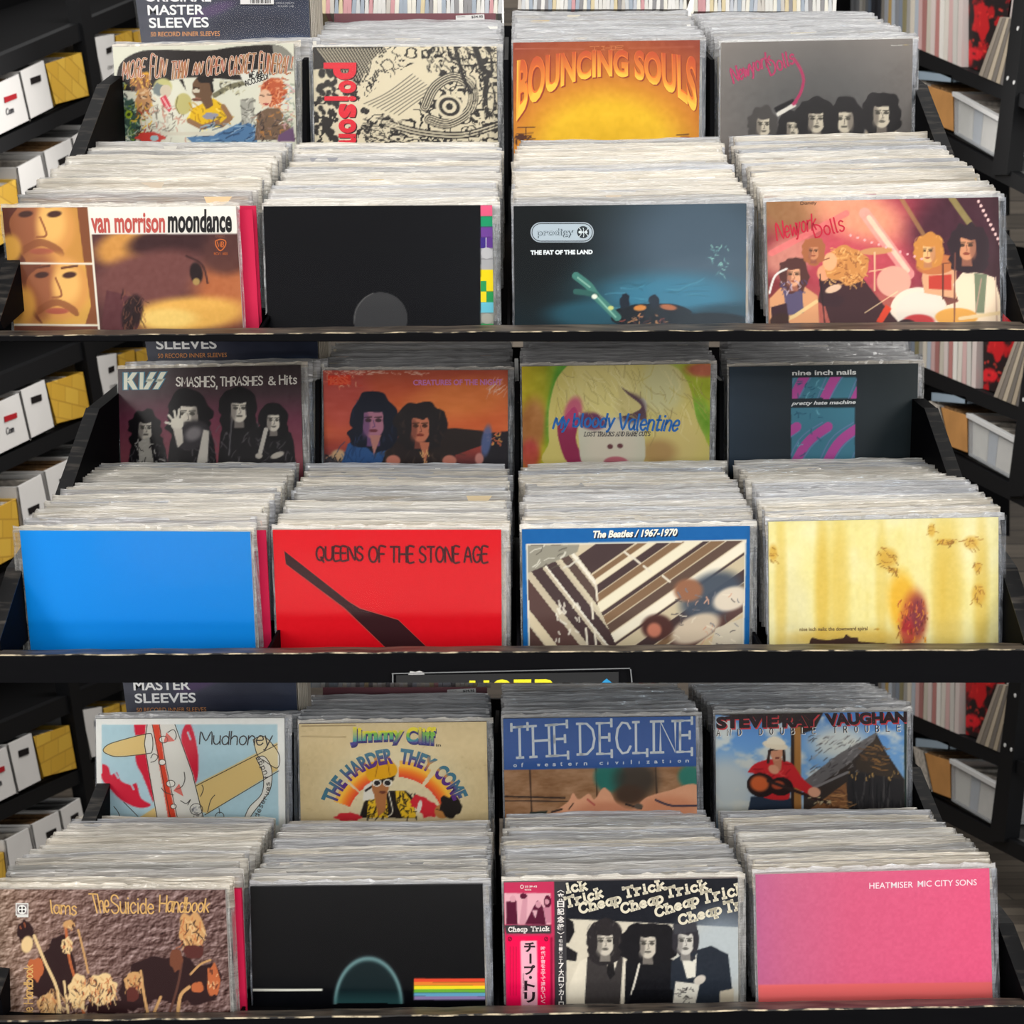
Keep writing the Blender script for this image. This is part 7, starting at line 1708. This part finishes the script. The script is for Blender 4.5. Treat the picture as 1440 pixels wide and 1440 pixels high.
    for i, ki in enumerate(order):
        wd = 158 / N_ * (.72 + .56 * i / N_); xb = x + wd * .86
        yb = lambda xx: -4 + (xx - 1120) * .4286 - 1
        hh = 121 + (i * 37 % 11) * .9; ln = 1.5 + (i * 53 % 7) * .5
        q = [(x + ln, yb(x) - hh), (xb + ln, yb(xb) - hh), (xb, yb(xb)), (x, yb(x))]
        P_ = SQ(tn, q); o0 = P_[3].copy()
        n_, c_ = kinds[ki]; seen[n_] = seen.get(n_, 0) + 1
        o = MB().hexa(P_, outward(1, .3)).build('shelved_record', M_JACKET, None, o0); o.color = L4([v * (.9 + .03 * (i * 29 % 7)) for v in c_])
        tag(o, f'{ORD[seen[n_] - 1]} {n_} record spine from the left, right shelving {w}', 'record', f'records shelved upright {w}')
        x += wd
    # red and black picture sleeve facing out, then leaning records
    q = [(x + 2, -30), (1412, 0), (1397, 108), (x + 2, yb(x + 2) - 1)]
    P_ = SQ(tn, q, -.02); o0 = P_[3].copy(); ny = nx = 40
    V = []; PXs = []; PYs = []
    for j in range(ny + 1):
        for i in range(nx + 1):
            v = P_[3].lerp(P_[2], i / nx).lerp(P_[0].lerp(P_[1], i / nx), j / ny); V.append(v - o0); PXs.append(720 + F * v.x / v.y); PYs.append(720 - F * (v.z - Z0) / v.y)
    p = Paint(np.array(PXs), np.array(PYs)); p.fill((30, 20, 22)); mx_, my_ = mp(tn, 1376, 40)
    f = p.field(16, 5, 1.4, 1, 4); p.mix(np.clip((f - .52) * 9, 0, 1), (170, 22, 28)); p.blobby(mx_ + 4, my_ - 10, 12, 26, (186, 26, 32), 16, .25, 3); p.blobby(mx_ - 6, my_ + 36, 14, 10, (206, 30, 40), 14, .2, 4)
    p.scatter(40, (mx_ - 24, my_ - 60, mx_ + 30, my_ + 56), [(206, 170, 60), (226, 60, 50), (40, 20, 24)], (2, 6), (1, 2), 6)
    fc = [(j * (nx + 1) + i, j * (nx + 1) + i + 1, (j + 1) * (nx + 1) + i + 1, (j + 1) * (nx + 1) + i) for j in range(ny) for i in range(nx)]
    pic = MB().hexa([v + outward(1, .001) for v in P_], outward(1, .006)).build('picture_sleeve', M_DARK, None, o0); tag(pic, f'red and black picture sleeve facing out on the right shelving {w}', 'record')
    link('cover_print', colour_mesh('cover_print', V, fc, p.C, M_PRINT), pic)
    for i in range(7):
        xb = 1378 + i * 6; xt = 1408 + i * 4.4
        q = [(xt, 24 + i * .6), (xt + 3.6, 25 + i * .6), (xb + 5.2, yb(xb + 5) + 0), (xb, yb(xb))]
        P_ = SQ(tn, q, .004); o0 = P_[3].copy()
        o = MB().hexa(P_, outward(1, .3)).build('leaning_record', M_JACKET, None, o0); o.color = L4([(150, 140, 128), (122, 114, 106), (172, 160, 142), (110, 104, 98), (160, 148, 130), (96, 92, 90), (140, 130, 116)][i])
        tag(o, f'{ORD[i]} of the leaning records by the right post {w}', 'record', f'records leaning on the right post {w}')
